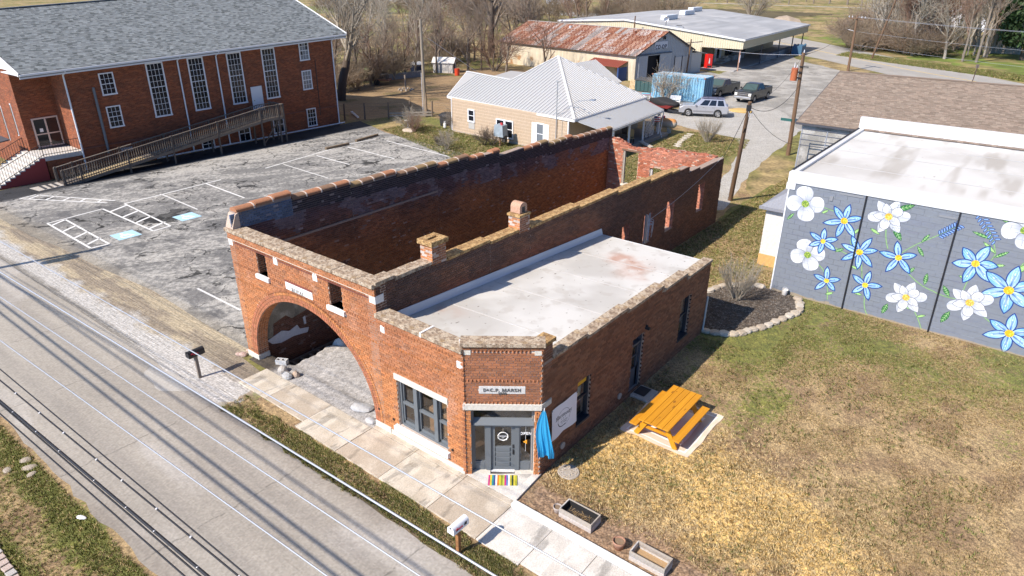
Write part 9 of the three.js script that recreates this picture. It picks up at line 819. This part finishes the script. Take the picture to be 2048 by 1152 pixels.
{ const f = thing('porch_flag', 'small striped flag hung from the house porch roof', 'flag', [-15.6, 1.75, -41.2], 0.9); for (let i = 0; i < 6; i++) part('stripe', bx(-0.25, 0.3, -0.3 + i * 0.08, -0.225 + i * 0.08, 0, 0.012), mat(...(i % 2 ? [0.65, 0.62, 0.6] : [0.42, 0.05, 0.06]), 0.8), f); part('canton', bx(-0.25, 0.02, 0.0, 0.18, 0.012, 0.02), mat(0.05, 0.06, 0.2, 0.8), f); const c = (label, x, z, t, col) => { const o = thing('porch_chair', label, 'chair', [x, 0.3, z], t); const m = mat(...col, 0.7); part('seat', rbx(-0.28, 0.28, 0.36, 0.42, -0.28, 0.28, 0.02), m, o); const b = rbx(-0.28, 0.28, 0.42, 1.0, -0.3, -0.24, 0.03); part('backrest', b, m, o); for (const [a, e] of [[-0.25, -0.25], [0.25, -0.25], [-0.25, 0.25], [0.25, 0.25]]) part('leg', rod(V(a, 0, e), V(a, 0.38, e), 0.02), blackMetal, o); }; c('tan cushioned chair on the house porch nearest the steps', -15.95, -37.6, 0.6, [0.4, 0.3, 0.15]); c('tan cushioned chair farther along the house porch', -16.0, -40.2, 0.4, [0.36, 0.27, 0.14]); c('dark chair in the shade of the house porch', -16.6, -35.2, 1.2, [0.06, 0.06, 0.07]); c('second dark chair deep in the porch shade', -17.0, -38.8, 1.2, [0.08, 0.06, 0.05]); }
{ const s = rock('sand_heap', 'low heap of orange sand on the lane beside the silver car', -14.9, -58.4, 2.6, 0.45, 2.0, grainy(0.5, 0.34, 0.13, 1, 2), 80, 0.05); s.userData.category = 'sand heap'; }
// yard behind the church
{ const d = thing('dog_house', 'small white plank dog house in the dirt yard', 'dog house', [-58.0, 0, -60.6], 0.5); const w = grainy(0.58, 0.56, 0.52, 0.9, 2); for (let i = 0; i < 9; i++) part('plank', bx(-1.4 + i * 0.31, -1.11 + i * 0.31, 0, 1.35, 0.9, 0.96), w, d); part('wall', [bx(-1.4, 1.4, 0, 1.35, -0.95, -0.9), bx(-1.4, -1.34, 0, 1.35, -0.9, 0.9), bx(1.34, 1.4, 0, 0.5, -0.9, 0.9), bx(1.34, 1.4, 0, 1.35, 0.5, 0.9), bx(1.34, 1.4, 0, 1.35, -0.9, -0.5)], w, d); part('roof', [slab([V(-1.6, 1.3, 1.1), V(1.6, 1.3, 1.1), V(1.6, 2.0, 0), V(-1.6, 2.0, 0)], 0.06), slab([V(-1.6, 2.0, 0), V(1.6, 2.0, 0), V(1.6, 1.3, -1.1), V(-1.6, 1.3, -1.1)], 0.06)], grainy(0.66, 0.64, 0.6, 0.85, 2), d); part('dark_inside', bx(1.2, 1.3, 0, 1.3, -0.5, 0.5), black, d); }
{ const d = thing('blue_barrel', 'dark blue covered tank beside the dog house', 'tank', [-60.0, 0, -57.3]); part('body', new THREE.CylinderGeometry(1.0, 0.95, 1.2, 20).translate(0, 0.6, 0), mat(0.012, 0.018, 0.04, 0.5), d); part('cover', new THREE.SphereGeometry(1.04, 18, 6, 0, 6.3, 0, 1.57).scale(1, 0.35, 1).translate(0, 1.2, 0), mat(0.42, 0.45, 0.5, 0.5), d); const b = thing('red_bucket', 'bright red drum near the house roof in the yard', 'drum', [-54.4, 0, -59.2]); part('drum', new THREE.CylinderGeometry(0.34, 0.32, 0.85, 14).translate(0, 0.42, 0), mat(0.62, 0.06, 0.02, 0.5), b); part('lid', new THREE.CylinderGeometry(0.35, 0.35, 0.06, 14).translate(0, 0.87, 0), mat(0.55, 0.08, 0.04, 0.5), b); const wb = thing('block_wall', 'low grey concrete block wall in the dirt yard', 'wall', [-57.8, 0, -51.6], 0); for (let i = 0; i < 12; i++) part('block', rbx(-3.0 + i * 0.62 - 0.3, -3.0 + i * 0.62 + 0.3, 0, 0.75, -0.14, 0.14, 0.02), grainy(0.3, 0.29, 0.27, 0.95, 1.5), wb); wb.rotation.y = 1.43; const g = thing('junk_trailer', 'rusty trailer heaped with junk and green bags in the yard', 'trailer', [-56.2, 0, -46.9], 0.6); part('bed', bx(-1.5, 1.5, 0.5, 0.7, -0.8, 0.8), grainy(0.25, 0.14, 0.09, 0.9, 2), g); part('load', [rbx(-1.2, -0.1, 0.7, 1.5, -0.6, 0.6, 0.1, 2), rbx(0.1, 1.2, 0.7, 1.3, -0.6, 0.5, 0.1, 2)], mat(0.1, 0.09, 0.08, 0.8), g); part('green_bag', new THREE.IcosahedronGeometry(0.5, 2).translate(-1.2, 1.6, 0.3), mat(0.1, 0.3, 0.08, 0.6), g); part('wheel', [new THREE.CylinderGeometry(0.35, 0.35, 0.2, 14).rotateX(Math.PI / 2).translate(0, 0.35, 0.9).toNonIndexed()], black, g); const sp = thing('tether_post', 'wooden post standing in the middle of the dirt yard', 'post', [-50.5, 0, -46.0]); part('shaft', rod(V(0, 0, 0), V(0, 1.7, 0), 0.12, 0.12, 8), grainy(0.25, 0.21, 0.17, 0.95, 2), sp); part('ring_stones', [...Array(9)].map((_, i) => new THREE.IcosahedronGeometry(0.16, 0).translate(0.8 * Math.cos(i * 0.7), 0.06, 0.8 * Math.sin(i * 0.7)).toNonIndexed()), grainy(0.35, 0.32, 0.28, 0.95, 2), sp); }
{ const f = thing('wire_fence', 'rusty wire fence on wooden posts between the yard and car park', 'fence'); const P = [[-41.8, -29.9], [-40.6, -31.3], [-39.2, -33], [-38.2, -34.8], [-36.6, -36.2], [-34.2, -36.8], [-31.9, -36.6]]; const pw = grainy(0.16, 0.125, 0.1, 0.95, 2), ww = mat(0.2, 0.16, 0.13, 0.6); P.forEach(([x, z]) => part('post', rod(V(x, -0.1, z), V(x + 0.05, 1.5, z), 0.08, 0.07, 7), pw, f)); for (let i = 0; i < P.length - 1; i++) { for (let k = 0; k < 6; k++) part('wire', rod(V(P[i][0], 0.2 + k * 0.24, P[i][1]), V(P[i + 1][0], 0.2 + k * 0.24, P[i + 1][1]), 0.009, 0.009, 4), ww, f); } part('rail_board', [bar(V(-39.2, 0.5, -33), V(-36.6, 0.45, -36.2), 0.04, 0.14), bar(V(-39.2, 0.25, -33), V(-36.6, 0.2, -36.2), 0.04, 0.14)], grainy(0.36, 0.31, 0.26, 0.95, 2), f);
  const g = thing('yard_fence', 'weathered picket fence line at the back of the dirt yard', 'fence'); const Q = [[-54, -40.5], [-56, -44.5], [-58, -48.5], [-60, -53], [-61, -57.5], [-61.5, -62], [-60, -66]]; const r = rng(4); for (let i = 0; i < Q.length - 1; i++) { const L = Math.hypot(Q[i + 1][0] - Q[i][0], Q[i + 1][1] - Q[i][1]); for (let k = 0; k < L / 0.4; k++) { const t = k / (L / 0.4), x = mix(Q[i][0], Q[i + 1][0], t), z = mix(Q[i][1], Q[i + 1][1], t); part('picket', rod(V(x, 0, z), V(x + (r() - 0.5) * 0.1, 1.1 + r() * 0.3, z), 0.035, 0.03, 5), pw, g); } } part('rail', Q.slice(0, -1).map((p, i) => bar(V(p[0], 0.8, p[1]), V(Q[i + 1][0], 0.8, Q[i + 1][1]), 0.05, 0.08)), pw, g); }
{ const g = thing('fallen_gutter', 'white gutter length lying in the church shadow', 'gutter', [-42.4, 0.15, -31.6], -0.5); part('channel', [bx(-1.6, 1.6, 0, 0.02, -0.08, 0.08), bx(-1.6, 1.6, 0, 0.1, -0.09, -0.07), bx(-1.6, 1.6, 0, 0.1, 0.07, 0.09)], whitePaint, g); part('bracket', bx(-1.4, -1.3, -0.1, 0.12, -0.1, 0.1), whitePaint, g); }
{ const s = thing('road_sign_post', 'slim dark sign post at the far road above the brown roof', 'post', [1.0, 0, -93.5]); part('post', rod(V(0, 0, 0), V(0.15, 2.6, 0), 0.06, 0.06, 6), mat(0.09, 0.06, 0.05), s); part('marker', bx(-0.05, 0.3, 2.3, 2.7, -0.02, 0.02), mat(0.12, 0.1, 0.09), s); const b = thing('tarp_stack', 'blue covered pile under the end of the store canopy', 'stack', [-27.6, 0, -117.5], 0.1); part('cover', (() => { const g = new THREE.BoxGeometry(1.6, 1.5, 3.4, 8, 6, 10), p = g.attributes.position; for (let i = 0; i < p.count; i++) { const n = fbm(p.getX(i) * 2, p.getZ(i) * 2 + p.getY(i), 3) - 0.5; p.setY(i, p.getY(i) + (p.getY(i) > 0 ? 0.9 * n : 0)); } g.computeVertexNormals(); g.translate(0, 0.8, 0); return g; })(), mat(0.05, 0.13, 0.22, 0.6), b); part('pallet', bx(-0.8, 0.8, 0, 0.12, -1.8, 1.8), grainy(0.4, 0.3, 0.2, 0.9, 2), b); }
{ const r = rng(15); for (const [x, z, s, l] of [[-212, -226, 1, 'dark parked car far beyond the bare trees'], [-203, -233, 2, 'dark pickup far beyond the bare trees']]) { const c = thing('far_car', l, 'car', [x, 0, z], 0.6); part('body', body([[-2.4, 0.4], [2.4, 0.4], [2.4, 1.0], [-2.4, 1.0]], 1.8), carPaint(0.02, 0.02, 0.025), c); const q = cabin(-1.0, 1.6, -0.5, 1.2, 1.0, 1.6, 0.85, 0.7); part('cabin', q.geo, carGlass, c); for (const [a, b] of [[-1.5, 0.8], [1.5, 0.8], [-1.5, -0.8], [1.5, -0.8]]) part('wheel', new THREE.CylinderGeometry(0.35, 0.35, 0.24, 12).rotateX(Math.PI / 2).translate(a, 0.35, b), black, c); } const h = rock('brush_heap', 'round heap of dry brush in the field beyond the store', -58, -204, 8, 3.6, 6, grainy(0.36, 0.29, 0.22, 1, 0.5), 90, 0); h.userData.category = 'brush heap'; rock('tyre_heap', 'white sheeted heap on the rough ground behind the dirt yard', -67, -53, 2.2, 0.9, 1.4, mat(0.68, 0.7, 0.74, 0.7), 91); rock('dirt_mound', 'red brown mound of dirt among the bare trees', -64.5, -60, 4, 1.6, 3, grainy(0.3, 0.17, 0.12, 1, 1), 92); rock('clay_mound', 'orange clay mound at the back of the dirt yard', -62.5, -52.5, 3.2, 0.7, 2, grainy(0.55, 0.36, 0.16, 1, 1), 93); }
renderer.render(scene, camera);
